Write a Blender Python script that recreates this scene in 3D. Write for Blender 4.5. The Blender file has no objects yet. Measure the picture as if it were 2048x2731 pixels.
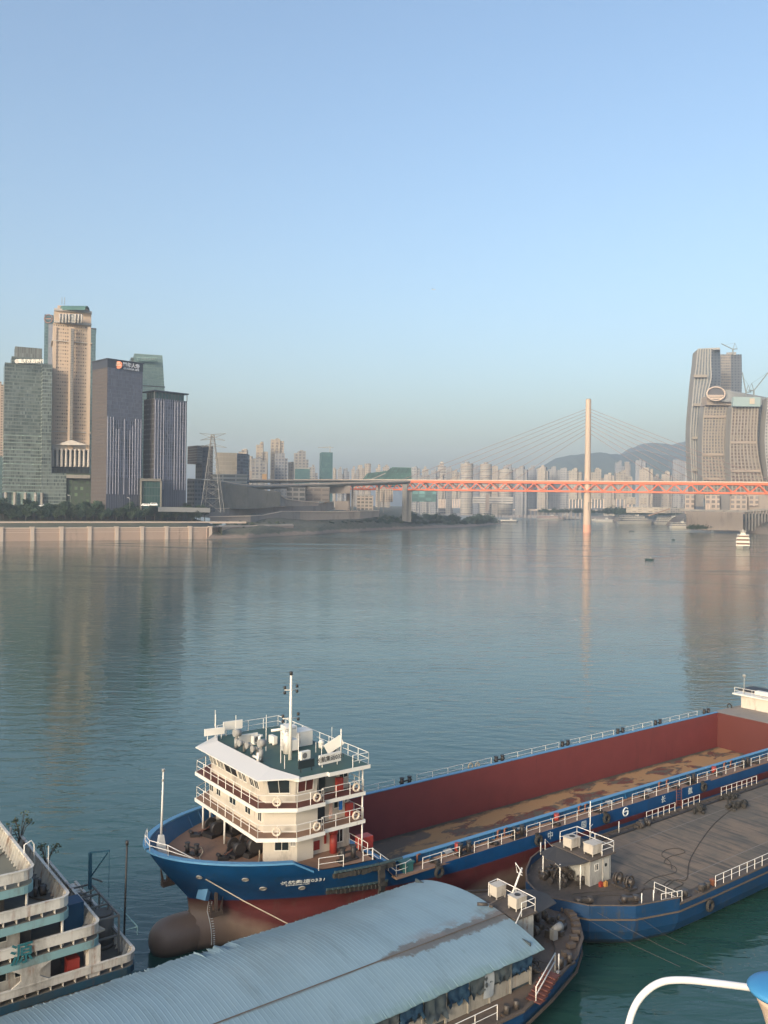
import bpy, bmesh, math, random
from mathutils import Vector, Matrix
R=math.radians
sc=bpy.context.scene
col=sc.collection
random.seed(7)
# ---------------- camera ----------------
F=2290.0; H=36.0; HY=1352.0; ROLL=R(.7)
cd=bpy.data.cameras.new('camera'); cam=bpy.data.objects.new('camera',cd); col.objects.link(cam)
cd.sensor_fit='VERTICAL'; cd.sensor_height=24; cd.lens=F/2731*24
cd.shift_y=(HY-1365.5)/2731
cd.clip_start=.1; cd.clip_end=40000
_c,_s=math.cos(ROLL),math.sin(ROLL)
cam.matrix_world=Matrix(((_c,-_s,0,0),(0,0,-1,0),(_s,_c,0,H),(0,0,0,1)))
sc.camera=cam
# ---------------- sky and sun ----------------
SUN_AZ=R(213.0)   # compass style: clockwise from +Y
SUN_EL=R(18)
w=bpy.data.worlds.new('World'); sc.world=w; w.use_nodes=True
nt=w.node_tree; nt.nodes.clear()
sky=nt.nodes.new('ShaderNodeTexSky'); sky.sky_type='NISHITA'; sky.sun_disc=False
sky.sun_elevation=SUN_EL; sky.sun_rotation=SUN_AZ
sky.altitude=250; sky.air_density=1.25; sky.dust_density=6.3; sky.ozone_density=2.3
bg=nt.nodes.new('ShaderNodeBackground'); bg.inputs[1].default_value=.15
wo=nt.nodes.new('ShaderNodeOutputWorld')
nt.links.new(sky.outputs[0],bg.inputs[0]); nt.links.new(bg.outputs[0],wo.inputs[0])
sd=bpy.data.lights.new('sun','SUN'); sd.energy=1.15; sd.angle=R(10); sd.color=(1.0,.88,.74)
so=bpy.data.objects.new('sun',sd); col.objects.link(so)
sdir=Vector((math.sin(SUN_AZ)*math.cos(SUN_EL),math.cos(SUN_AZ)*math.cos(SUN_EL),math.sin(SUN_EL)))
so.rotation_euler=sdir.to_track_quat('Z','Y').to_euler(); so.location=(0,0,300)
sc.view_settings.view_transform='Standard'; sc.view_settings.look='None'
sc.view_settings.exposure=0.98; sc.view_settings.gamma=1
sc.render.engine='CYCLES'
sc.cycles.volume_bounces=1; sc.cycles.max_bounces=8
sc.cycles.volume_max_steps=64
# ---------------- picture <-> place ----------------
def ray(px,py):
    x=px-1024; y=py-HY
    return (x*_c+y*_s, F, x*_s-y*_c)
def G(px,py,z=0):
    r=ray(px,py); t=(z-H)/r[2]; return (r[0]*t,r[1]*t,z)
def W(px,py,Y):
    r=ray(px,py); t=Y/F; return (r[0]*t,Y,H+r[2]*t)
DA=R(36.725); U=(math.cos(DA),math.sin(DA)); V=(-U[1],U[0])
OW=(U[0]*26+V[0]*65.9, U[1]*26+V[1]*65.9)
def dw(x,y,z=0): return (OW[0]+U[0]*x+V[0]*y, OW[1]+U[1]*x+V[1]*y, z)
def D(px,py,z):
    g=G(px,py,z); a,b=g[0]-OW[0],g[1]-OW[1]
    return (a*U[0]+b*U[1], a*V[0]+b*V[1], z)
# ---------------- mesh builder ----------------
class MB:
    def __init__(s): s.v=[];s.f=[];s.uv=[];s.sm=[]
    def face(s,idx,uv=None,sm=False): s.f.append(tuple(idx)); s.uv.append(uv); s.sm.append(sm)
    def poly(s,pts,uv=None):
        n=len(s.v); s.v+= [tuple(p) for p in pts]; s.face(range(n,n+len(pts)),uv)
    def box(s,x0,x1,y0,y1,z0,z1):
        return s.prism([(x0,y0),(x1,y0),(x1,y1),(x0,y1)],z0,z1)
    def cbox(s,c,d,rz=0,ry=0,rx=0):
        M=Matrix.Rotation(rz,3,'Z')@Matrix.Rotation(ry,3,'Y')@Matrix.Rotation(rx,3,'X')
        n=len(s.v)
        for sx,sy,sz in ((-1,-1,-1),(1,-1,-1),(1,1,-1),(-1,1,-1),(-1,-1,1),(1,-1,1),(1,1,1),(-1,1,1)):
            p=M@Vector((sx*d[0]/2,sy*d[1]/2,sz*d[2]/2)); s.v.append((c[0]+p.x,c[1]+p.y,c[2]+p.z))
        for q in ((3,2,1,0),(4,5,6,7),(0,1,5,4),(1,2,6,5),(2,3,7,6),(3,0,4,7)): s.face([n+i for i in q])
        return s
    def prism(s,poly,z0,z1,u0=0,top=None,uvm=True):
        a=sum(poly[i][0]*poly[(i+1)%len(poly)][1]-poly[(i+1)%len(poly)][0]*poly[i][1] for i in range(len(poly)))
        if a<0: poly=poly[::-1]; top=top[::-1] if top else None
        k=len(poly); n=len(s.v); tp=top or poly
        s.v+=[(p[0],p[1],z0) for p in poly]+[(p[0],p[1],z1) for p in tp]
        u=u0
        for i in range(k):
            j=(i+1)%k; L=math.dist(poly[i],poly[j])
            s.face((n+i,n+j,n+k+j,n+k+i),((u,z0),(u+L,z0),(u+L,z1),(u,z1))); u+=L
        s.face(range(n+k,n+2*k)); s.face(range(n+k-1,n-1,-1)); return s
    def bar(s,a,b,w,h=None):
        a=Vector(a);b=Vector(b);h=h or w; d=(b-a)
        if d.length<1e-6: return s
        d.normalize(); up=Vector((0,0,1)) if abs(d.z)<.95 else Vector((1,0,0))
        r=d.cross(up).normalized(); t=r.cross(d)
        n=len(s.v)
        for p in (a,b):
            for x,y in ((-1,-1),(1,-1),(1,1),(-1,1)): s.v.append(tuple(p+r*x*w/2+t*y*h/2))
        for q in ((0,1,2,3),(7,6,5,4),(0,4,5,1),(1,5,6,2),(2,6,7,3),(3,7,4,0)): s.face([n+i for i in q])
        return s
    def tube(s,pts,r,n=6,closed=False,rs=None):
        P=[Vector(p) for p in pts]; k=len(P); base=len(s.v); up=None
        for i,p in enumerate(P):
            if closed: d=P[(i+1)%k]-P[i-1]
            else: d=P[min(i+1,k-1)]-P[max(i-1,0)]
            d.normalize()
            if up is None: up=Vector((0,0,1)) if abs(d.z)<.9 else Vector((1,0,0))
            a=d.cross(up)
            if a.length<1e-4: a=d.orthogonal()
            a.normalize(); b=a.cross(d).normalized(); up=b
            rr=rs[i] if rs else r
            for j in range(n):
                t=2*math.pi*j/n; s.v.append(tuple(p+a*math.cos(t)*rr+b*math.sin(t)*rr))
        for i in range(k if closed else k-1):
            i2=(i+1)%k
            for j in range(n):
                j2=(j+1)%n; s.face((base+i*n+j,base+i*n+j2,base+i2*n+j2,base+i2*n+j),None,n>4)
        if not closed:
            s.face([base+j for j in range(n-1,-1,-1)]); s.face([base+(k-1)*n+j for j in range(n)])
        return s
    def lathe(s,prof,c,n=12,axis='z'):
        b=len(s.v)
        for (h,r) in prof:
            for j in range(n):
                t=2*math.pi*j/n; x,y=r*math.cos(t),r*math.sin(t)
                s.v.append((c[0]+x,c[1]+y,c[2]+h) if axis=='z' else (c[0]+h,c[1]+x,c[2]+y) if axis=='x' else (c[0]+y,c[1]+h,c[2]+x))
        for i in range(len(prof)-1):
            for j in range(n):
                j2=(j+1)%n; s.face((b+i*n+j,b+i*n+j2,b+(i+1)*n+j2,b+(i+1)*n+j),None,True)
        s.face([b+j for j in range(n-1,-1,-1)]); s.face([b+(len(prof)-1)*n+j for j in range(n)])
        return s
    def cyl(s,c,r,h,n=12,axis='z'): return s.lathe([(0,r),(h,r)],c,n,axis)
    def sph(s,c,r,n=10,sz=1):
        return s.lathe([(-r*math.cos(math.pi*i/8)*sz,max(.001,r*math.sin(math.pi*i/8))) for i in range(9)],c,n)
    def torus(s,c,R_,r,normal='y',n=16,m=6):
        pts=[]
        for i in range(n):
            t=2*math.pi*i/n; a,b=R_*math.cos(t),R_*math.sin(t)
            pts.append((c[0]+a,c[1],c[2]+b) if normal=='y' else (c[0],c[1]+a,c[2]+b) if normal=='x' else (c[0]+a,c[1]+b,c[2]))
        return s.tube(pts,r,m,True)
    def grid(s,rows,sm=True,closed=False,uv=None):
        b=len(s.v); k=len(rows[0])
        for r in rows: s.v+=[tuple(p) for p in r]
        for i in range(len(rows)-1):
            for j in range(k if closed else k-1):
                j2=(j+1)%k
                u=((uv[i][j],uv[i][j2],uv[i+1][j2],uv[i+1][j]) if uv else None)
                s.face((b+i*k+j,b+i*k+j2,b+(i+1)*k+j2,b+(i+1)*k+j),u,sm)
        return s
FR={}   # thing -> (frame, origin)
def _mesh(name,mb,mat,org):
    me=bpy.data.meshes.new(name)
    me.from_pydata([(v[0]-org[0],v[1]-org[1],v[2]-org[2]) for v in mb.v],[],mb.f)
    if any(u is not None for u in mb.uv):
        ul=me.uv_layers.new(name='UVMap'); i=0
        buf=[0.0]*(2*len(me.loops))
        for f,u in zip(mb.f,mb.uv):
            for k in range(len(f)):
                if u: buf[2*i],buf[2*i+1]=u[k]
                i+=1
        ul.data.foreach_set('uv',buf)
    me.polygons.foreach_set('use_smooth',mb.sm)
    if mat: me.materials.append(mat)
    me.update(); me.validate()
    return me
def tag(o,label=None,cat=None,group=None,kind=None):
    if label: o['label']=label
    if cat: o['category']=cat
    if group: o['group']=group
    if kind: o['kind']=kind
    return o
def place(o,org,fr):
    if fr=='D': o.location=dw(*org); o.rotation_euler=(0,0,DA)
    else: o.location=org
def thing(name,label,cat,org=(0,0,0),fr='D',group=None):
    o=bpy.data.objects.new(name,None); o.empty_display_size=.5; col.objects.link(o)
    place(o,org,fr); FR[o.name]=org; tag(o,label,cat,group); return o
def part(name,mb,mat,par,label=None):
    org=FR[par.name]; me=_mesh(name,mb,mat,org)
    o=bpy.data.objects.new(name,me); col.objects.link(o); o.parent=par; FR[o.name]=org
    if label: o['label']=label
    return o
def solo(name,mb,mat,label,cat,org=(0,0,0),fr='D',group=None,kind=None):
    me=_mesh(name,mb,mat,org); o=bpy.data.objects.new(name,me); col.objects.link(o)
    place(o,org,fr); FR[o.name]=org; tag(o,label,cat,group,kind); return o
def struct(name,mb,mat,fr='W'):
    me=_mesh(name,mb,mat,(0,0,0)); o=bpy.data.objects.new(name,me); col.objects.link(o)
    place(o,(0,0,0),fr); o['kind']='structure'; return o
def dup(o,parent=None,loc=None,rz=None,scale=None,label=None):
    ch=[c for c in KIDS.get(o.name,[])] if o.name in KIDS else [c for c in bpy.data.objects if c.parent==o]
    KIDS[o.name]=ch
    c=o.copy(); col.objects.link(c)
    if parent: c.parent=parent
    if loc is not None: c.location=loc
    if rz is not None: c.rotation_euler=(0,0,rz)
    if scale is not None: c.scale=(scale,)*3 if not isinstance(scale,tuple) else scale
    if label: c['label']=label
    for k in ch: dup(k,c)
    return c
KIDS={}
def rail(mb,pts,h=1.0,sp=1.4,n=3,r=.026,closed=False,posts=True):
    P=list(pts)+([pts[0]] if closed else [])
    for a,b in zip(P,P[1:]):
        for k in range(1,n+1):
            z=h*k/n; mb.tube([(a[0],a[1],a[2]+z),(b[0],b[1],b[2]+z)],r if k==n else r*.8,4)
        L=math.dist(a,b); m=max(1,round(L/sp))
        for i in range(m+1):
            t=i/m; p=[a[q]+(b[q]-a[q])*t for q in range(3)]
            if posts: mb.tube([p,(p[0],p[1],p[2]+h)],r*1.1,4)
    return mb
def lettering(body,size,mat,par,at,xdir,up=(0,0,1),name='lettering',depth=.01,bold=0,mirror=False):
    cu=bpy.data.curves.new(name,'FONT'); cu.body=body; cu.size=size; cu.extrude=depth; cu.offset=bold
    cu.align_x='CENTER'; cu.align_y='CENTER'; cu.resolution_u=3
    t=bpy.data.objects.new(name,cu); col.objects.link(t)
    dg=bpy.context.evaluated_depsgraph_get(); me=bpy.data.meshes.new_from_object(t.evaluated_get(dg))
    bpy.data.objects.remove(t); bpy.data.curves.remove(cu)
    x=Vector(xdir).normalized(); z=Vector(up).normalized(); n=x.cross(z).normalized(); z=n.cross(x)
    org=FR[par.name]
    M=Matrix(((x.x,z.x,n.x,at[0]-org[0]),(x.y,z.y,n.y,at[1]-org[1]),(x.z,z.z,n.z,at[2]-org[2]),(0,0,0,1)))
    me.transform(M); me.materials.clear(); me.materials.append(mat)
    o=bpy.data.objects.new(name,me); col.objects.link(o); o.parent=par; FR[o.name]=org
    return o
# ---------------- materials ----------------
def _new(name):
    m=bpy.data.materials.new(name); m.use_nodes=True; t=m.node_tree
    return m,t,t.nodes['Principled BSDF']
def N(t,k,**kw):
    n=t.nodes.new('ShaderNode'+k)
    for a,b in kw.items(): setattr(n,a,b)
    return n
def math_(t,op,a,b=None,c=None,clamp=False):
    n=N(t,'Math',operation=op,use_clamp=clamp)
    for i,x in enumerate((a,b,c)):
        if x is None: continue
        if isinstance(x,(int,float)): n.inputs[i].default_value=x
        else: t.links.new(x,n.inputs[i])
    return n.outputs[0]
def mixc(t,fac,a,b,mode='MIX'):
    n=N(t,'MixRGB',blend_type=mode)
    for i,x in ((0,fac),(1,a),(2,b)):
        if isinstance(x,(int,float)): n.inputs[i].default_value=x
        elif isinstance(x,(tuple,list)): n.inputs[i].default_value=tuple(x)+((1,) if len(x)==3 else ())
        else: t.links.new(x,n.inputs[i])
    return n.outputs[0]
def coords(t,scale=(1,1,1),kind='Object',rot=(0,0,0)):
    tc=N(t,'TexCoord'); mp=N(t,'Mapping'); mp.inputs['Scale'].default_value=scale; mp.inputs['Rotation'].default_value=rot
    t.links.new(tc.outputs[kind],mp.inputs[0]); return mp.outputs[0]
def noise(t,vec,sc_=1,det=4,rough=.6,dist=0):
    n=N(t,'TexNoise'); n.inputs['Scale'].default_value=sc_; n.inputs['Detail'].default_value=det
    n.inputs['Roughness'].default_value=rough; n.inputs['Distortion'].default_value=dist
    t.links.new(vec,n.inputs['Vector']); return n.outputs['Fac']
def ramp(t,fac,lo,hi,a=0.0,b=1.0):
    n=N(t,'MapRange'); n.inputs['From Min'].default_value=lo; n.inputs['From Max'].default_value=hi
    n.inputs['To Min'].default_value=a; n.inputs['To Max'].default_value=b
    t.links.new(fac,n.inputs['Value']); return n.outputs[0]
def bump(t,bs,h,st=.3,d=.05):
    b=N(t,'Bump'); b.inputs['Strength'].default_value=st; b.inputs['Distance'].default_value=d
    t.links.new(h,b.inputs['Height']); t.links.new(b.outputs[0],bs.inputs['Normal'])
def paint(name,c,c2=None,rough=.6,var=.5,sc_=1.5,rust=0,rustc=(.16,.055,.025),streak=True,metal=0,bm=.15,dirt=(.1,.09,.075),dirtamt=.0):
    """painted / weathered surface: colour drift, dirt blotches, downward rust streaks"""
    m,t,b=_new(name)
    v=coords(t); c2=c2 or tuple(x*.72 for x in c)
    f=noise(t,v,sc_,6,.65); colr=mixc(t,ramp(t,f,.5-.25/var if var else .4,.5+.25/var if var else .6),c,c2)
    if dirtamt:
        d=noise(t,coords(t,(1,1,.35)),sc_*.6,8,.75); colr=mixc(t,ramp(t,d,.62-dirtamt*.25,.8),colr,dirt)
    if rust:
        vs=coords(t,(1.6,1.6,.12)) if streak else v
        r=noise(t,vs,1.3*sc_,7,.7); r2=noise(t,v,sc_*3,5,.7)
        k=math_(t,'MULTIPLY',ramp(t,r,.625-rust*.06,.70),ramp(t,r2,.35,.6))
        k=math_(t,'MINIMUM',k,.92); colr=mixc(t,k,colr,rustc)
    t.links.new(colr,b.inputs['Base Color']); b.inputs['Roughness'].default_value=rough; b.inputs['Metallic'].default_value=metal
    if bm: bump(t,b,noise(t,v,sc_*9,4,.6),bm,.02)
    return m
def plain(name,c,rough=.6,metal=0): 
    m,t,b=_new(name); b.inputs['Base Color'].default_value=(*c,1); b.inputs['Roughness'].default_value=rough; b.inputs['Metallic'].default_value=metal; return m
def facade(name,wall,glass,bay=3.5,fl=3.2,wf=.6,hf=.55,glass2=None,metal=.0,gr=.25,var=.5,wall2=None,big=0,wr=.8,seed=0,refl_patch=0):
    m,t,b=_new(name)
    uv=N(t,'UVMap'); sp=N(t,'SeparateXYZ'); t.links.new(uv.outputs[0],sp.inputs[0])
    u=math_(t,'DIVIDE',sp.outputs[0],bay); v=math_(t,'DIVIDE',sp.outputs[1],fl)
    fu=math_(t,'ABSOLUTE',math_(t,'SUBTRACT',math_(t,'FRACT',u),.5)); fv=math_(t,'ABSOLUTE',math_(t,'SUBTRACT',math_(t,'FRACT',v),.5))
    k=math_(t,'MULTIPLY',math_(t,'LESS_THAN',fu,wf/2),math_(t,'LESS_THAN',fv,hf/2))
    cb=N(t,'CombineXYZ'); t.links.new(math_(t,'FLOOR',u),cb.inputs[0]); t.links.new(math_(t,'FLOOR',v),cb.inputs[1]); cb.inputs[2].default_value=seed
    wn=N(t,'TexWhiteNoise'); t.links.new(cb.outputs[0],wn.inputs['Vector'])
    g2=glass2 or tuple(min(1,x*2.2) for x in glass)
    gc=mixc(t,ramp(t,wn.outputs['Value'],1-var,1.0),glass,g2)
    if big:   # large soft blocks in the glass: blinds drawn, floors fitted out, painted reflections
        cc=N(t,'CombineXYZ'); t.links.new(math_(t,'FLOOR',math_(t,'DIVIDE',u,3.0)),cc.inputs[0]); t.links.new(math_(t,'FLOOR',v),cc.inputs[1]); cc.inputs[2].default_value=seed+5
        w2=N(t,'TexWhiteNoise'); t.links.new(cc.outputs[0],w2.inputs['Vector'])
        gc=mixc(t,math_(t,'MULTIPLY',w2.outputs['Value'],big),gc,g2)
    if refl_patch:  # large dark patches: uneven reflections painted into the glass colour
        pn=noise(t,coords(t,(.035,.035,.012)),1,6,.75,.5); gc=mixc(t,math_(t,'MULTIPLY',ramp(t,pn,.50,.58),refl_patch),gc,tuple(x*.45 for x in glass))
    wv=noise(t,coords(t,(.05,.05,.02)),1,5,.7)
    wc=mixc(t,ramp(t,wv,.35,.65),wall,wall2 or tuple(x*.82 for x in wall))
    t.links.new(mixc(t,k,wc,gc),b.inputs['Base Color'])
    t.links.new(ramp(t,k,0,1,wr,gr),b.inputs['Roughness'])
    if metal: t.links.new(math_(t,'MULTIPLY',k,metal),b.inputs['Metallic'])
    bb=N(t,'Bump'); bb.inputs['Strength'].default_value=.5; bb.inputs['Distance'].default_value=.3; bb.invert=True
    t.links.new(k,bb.inputs['Height']); t.links.new(bb.outputs[0],b.inputs['Normal'])
    return m
# ================= shared materials =================
M={}
def water_mat():
    m,t,b=_new('river_water')
    b.inputs['Base Color'].default_value=(.020,.066,.054,1); b.inputs['Roughness'].default_value=.06; b.inputs['IOR'].default_value=1.46
    geo=N(t,'NewGeometry')
    def mp(sx,sy,rot=0):
        q=N(t,'Mapping'); q.inputs['Scale'].default_value=(sx,sy,1); q.inputs['Rotation'].default_value=(0,0,rot); t.links.new(geo.outputs['Position'],q.inputs[0]); return q.outputs[0]
    a=noise(t,mp(.16,.42,R(-14)),1,3,.55,.4)      # wavelets a few metres long
    c=noise(t,mp(1.1,2.4,R(8)),1,2,.5,.2)       # small ripple
    g=noise(t,mp(.012,.02),1,3,.6)            # calm and ruffled patches
    gust=ramp(t,g,.38,.62,.62,1.0)
    h=math_(t,'MULTIPLY',math_(t,'ADD',math_(t,'MULTIPLY',a,1.0),math_(t,'MULTIPLY',c,.10)),gust)
    cur=noise(t,mp(.0022,.016,R(17)),1,4,.55,.6)          # long current lines and old wakes
    line=math_(t,'MULTIPLY',ramp(t,cur,.535,.55),ramp(t,cur,.585,.57)); far_=N(t,'SeparateXYZ'); t.links.new(geo.outputs['Position'],far_.inputs[0]); line=math_(t,'MULTIPLY',line,ramp(t,far_.outputs[1],260,700))
    bb=N(t,'Bump'); bb.inputs['Strength'].default_value=.7; bb.inputs['Distance'].default_value=.27
    t.links.new(h,bb.inputs['Height']); t.links.new(bb.outputs[0],b.inputs['Normal'])
    r=math_(t,'ADD',ramp(t,g,.4,.6,.05,.08),math_(t,'MULTIPLY',line,.16)); t.links.new(r,b.inputs['Roughness'])
    return m
wm=MB(); wm.poly([(-9000,-600,0),(9000,-600,0),(9000,9000,0),(-9000,9000,0)])
struct('water',wm,water_mat())
# ================= blue cargo ship =================
M['blue']=None
def hull_mat(name,zline,top=(.0,.042,.135),top2=(.001,.054,.165),red=(.105,.022,.023),mud=(.23,.16,.12),mudz=.9,soft=.05,mudx=None):
    m,t,b=_new(name)
    tc=N(t,'TexCoord'); v=tc.outputs['Object']
    geo=N(t,'NewGeometry'); sp=N(t,'SeparateXYZ'); t.links.new(geo.outputs['Position'],sp.inputs[0]); z=sp.outputs[2]
    so_=N(t,'SeparateXYZ'); t.links.new(v,so_.inputs[0])
    n1=noise(t,coords(t,(.5,.5,.9)),1,6,.65); n2=noise(t,coords(t,(1.5,1.5,.22)),1,7,.7); n3=noise(t,coords(t,(.25,.25,.5)),1,5,.6)
    blue=mixc(t,ramp(t,n1,.35,.65),top,top2)
    blue=mixc(t,math_(t,'MULTIPLY',ramp(t,n2,.54,.70),.6),blue,(.012,.035,.07))
    blue=mixc(t,math_(t,'MULTIPLY',ramp(t,noise(t,coords(t,(2.2,2.2,.3)),1,6,.75),.66,.74),.7),blue,(.10,.05,.03))
    rd=mixc(t,ramp(t,n1,.3,.7),red,tuple(x*.62 for x in red)); rd=mixc(t,math_(t,'MULTIPLY',ramp(t,n2,.55,.68),.55),rd,(.075,.05,.04))
    zz=math_(t,'ADD',z,math_(t,'MULTIPLY',math_(t,'SUBTRACT',n3,.5),1.6))
    lim=mudz
    if mudx:   # scum reaches higher at the bow
        zz=math_(t,'SUBTRACT',zz,math_(t,'ADD',ramp(t,so_.outputs[0],mudx[0],mudx[1],mudx[2],0),ramp(t,so_.outputs[0],20,30,0,1.3)))
    rd=mixc(t,ramp(t,zz,lim+.5,lim-.5),rd,mixc(t,n2,mud,tuple(x*.75 for x in mud)))
    rd=mixc(t,math_(t,'MULTIPLY',ramp(t,z,.5,.1),.8),rd,(.03,.035,.028))
    k=ramp(t,math_(t,'ADD',z,math_(t,'MULTIPLY',n2,.12)),zline-soft+.06,zline+soft+.06)
    t.links.new(mixc(t,k,rd,blue),b.inputs['Base Color']); b.inputs['Roughness'].default_value=.5
    bump(t,b,math_(t,'ADD',noise(t,coords(t,(.35,.35,.35)),1,3,.5),math_(t,'MULTIPLY',noise(t,v,7,4,.6),.05)),.35,.12)
    return m
HB=9.2
def stemx(z): 
    pts=[(-2,3.9),(0,3.75),(2.6,3.7),(3.8,3.55),(5,2.6),(6,1.75),(7,.95),(8.5,0)]
    for (a,b),(c,d) in zip(pts,pts[1:]):
        if z<=c: return b+(d-b)*(z-a)/(c-a)
    return 0
def lerpt(tab,x):
    if x<=tab[0][0]: return tab[0][1]
    for (a,b),(c,d) in zip(tab,tab[1:]):
        if x<=c: return b+(d-b)*(x-a)/(c-a)
    return tab[-1][1]
def halfb(x,z):
    xs=stemx(z); L=lerpt([(0,30),(3.2,27),(5,22),(7,17),(8.5,15.5)],z); q=lerpt([(0,1.0),(3.2,1.15),(5,1.35),(7,1.6),(8.5,1.7)],z)
    t=max(0,min(1,(x-xs)/L)); h=.12+(HB-.12)*(1-(1-t)**2)**(1/q)
    rb=lerpt([(0,1.55),(4,1.7),(7,2.2),(11,3.0),(16,3.6),(22,2.0),(26,0)],x); w_=rb*rb*(1-((z-.6)/lerpt([(3,1.9),(10,2.6)],x))**2)
    if w_>0 and z<3: h=(h**2.4+w_**1.2)**(1/2.4)
    return h
def topz(x): return lerpt([(0,8.5),(4,8.3),(8.8,8.05),(10.6,7.0),(15.9,7.0),(18.1,5.0),(200,5.0)],x)
XT=[0,.08,.25,.5,.9,1.4,2,2.8,3.7,4.8,6,7.4,8.8,10.6,12.2,14,15.9,17,18.1,20,23,26,30,60,94,104]
def stern(x,z): return 1 if x<90 else max(.55,1-((x-90)/14)**2*.35)
def hull_rows(side):
    rows=[]
    for xt in XT:
        tz=topz(xt); zs=[-1.2,-.4,.4,1.2,2.0,2.6,3.2,3.8]+[3.8+(tz-3.8)*k/5 for k in (1,2,3,4,5)]
        r=[]
        for z in zs:
            xs=stemx(z); x=xs+xt*(30-xs)/30 if xt<30 else xt
            r.append((x,side*halfb(x,z)*stern(x,z),z))
        rows.append(r)
    return rows
BLUEHULL=hull_mat('blue_hull_paint',3.75,mudx=(4.5,10,2.4))
BLUE=paint('deck_blue_paint',(.012,.10,.24),(.008,.07,.17),.5,rust=.35,sc_=.8)
LBLUE=paint('pale_blue_rim_paint',(.10,.27,.44),(.07,.2,.36),.5,rust=.2,sc_=.8)
CREAM=paint('cream_paint',(.56,.515,.445),(.49,.45,.385),.55,rust=.22,sc_=.7,dirtamt=.3)
WHITE=paint('white_paint',(.74,.72,.67),(.66,.63,.57),.5,rust=.12,sc_=.8)
RAILW=plain('white_rail_paint',(.66,.64,.6),.5)
BROWN=paint('brown_deck_paint',(.25,.15,.10),(.19,.115,.08),.75,rust=.3,rustc=(.07,.04,.03),streak=False,sc_=.5,dirtamt=.25)
REDDK=paint('red_deck_paint',(.13,.04,.032),(.09,.035,.028),.75,rust=.2,streak=False,sc_=.6)
HOLDRED=paint('hold_red_paint',(.19,.042,.042),(.15,.034,.035),.62,rust=.5,sc_=.5,rustc=(.10,.03,.03),var=.9)
GREEND=paint('green_roof_paint',(.025,.068,.06),(.038,.09,.078),.6,rust=.3,streak=False,sc_=.45,rustc=(.09,.075,.06),dirtamt=.3)
DARK=paint('black_machinery',(.018,.018,.02),(.035,.03,.028),.55,rust=.25,streak=False,sc_=2)
GLASS=plain('dark_window_glass',(.02,.028,.032),.08)
GREYM=paint('grey_galvanised_steel',(.3,.3,.29),(.22,.22,.21),.5,rust=.2,sc_=2)
REDP=paint('red_equipment_paint',(.30,.035,.025),(.22,.03,.025),.5,rust=.2,sc_=2)
ROPE=paint('pale_rope',(.42,.36,.27),(.3,.26,.2),.9,sc_=6)
DROPE=plain('dark_rope',(.055,.047,.042),.9)
RUBBER=paint('tyre_rubber',(.02,.02,.02),(.035,.033,.03),.85,sc_=4)
DKTEAL=plain('dark_teal_lettering',(.02,.12,.14),.6)
LETW=plain('white_lettering',(.62,.66,.66),.6)
BLKL=plain('black_lettering',(.03,.03,.035),.6)
def floor_mat():
    m,t,b=_new('hold_floor_rust_and_sand')
    v=coords(t,(.22,.42,.4)); n=noise(t,v,1,7,.62,.6); n2=noise(t,coords(t,(.5,.9,.5)),1,6,.7)
    c=mixc(t,n2,(.30,.19,.10),(.36,.20,.085))
    c=mixc(t,ramp(t,n,.50,.55),c,mixc(t,ramp(t,n2,.45,.55),(.10,.085,.065),(.13,.035,.025)))
    tc=N(t,'TexCoord'); s=N(t,'SeparateXYZ'); t.links.new(tc.outputs['Object'],s.inputs[0])
    # scraped, dirtier towards the near end of the hold and along the far wall
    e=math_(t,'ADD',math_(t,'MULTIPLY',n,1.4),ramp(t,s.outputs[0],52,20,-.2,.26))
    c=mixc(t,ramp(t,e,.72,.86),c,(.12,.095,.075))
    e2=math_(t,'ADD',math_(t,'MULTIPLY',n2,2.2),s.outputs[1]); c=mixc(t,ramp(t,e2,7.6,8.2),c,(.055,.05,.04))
    t.links.new(c,b.inputs['Base Color']); b.inputs['Roughness'].default_value=.9; bump(t,b,n2,.4,.05); return m
ship=thing('cargo_ship','large blue bulk cargo ship with open red hold and cream wheelhouse at its bow','ship',(0,0,0))
mb=MB()
rn,rf=hull_rows(-1),hull_rows(1)
mb.grid(rf); mb.grid([r[::-1] for r in rn])
mb.poly([p for p in rn[-1]]+[p for p in rf[-1][::-1]])
mb.grid([rn[0],rf[0]])
hull=part('hull',mb,BLUEHULL,ship)
# bulb
mb=MB(); mb.lathe([(.35,.02),(.42,.5),(.62,.95),(1.0,1.35),(1.6,1.62),(2.6,1.72),(3.6,1.7),(5,1.55),(6.5,1.1),(8,.5)],(0,0,.82),20,'x')
part('bulbous_bow',mb,BLUEHULL,ship)
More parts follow.
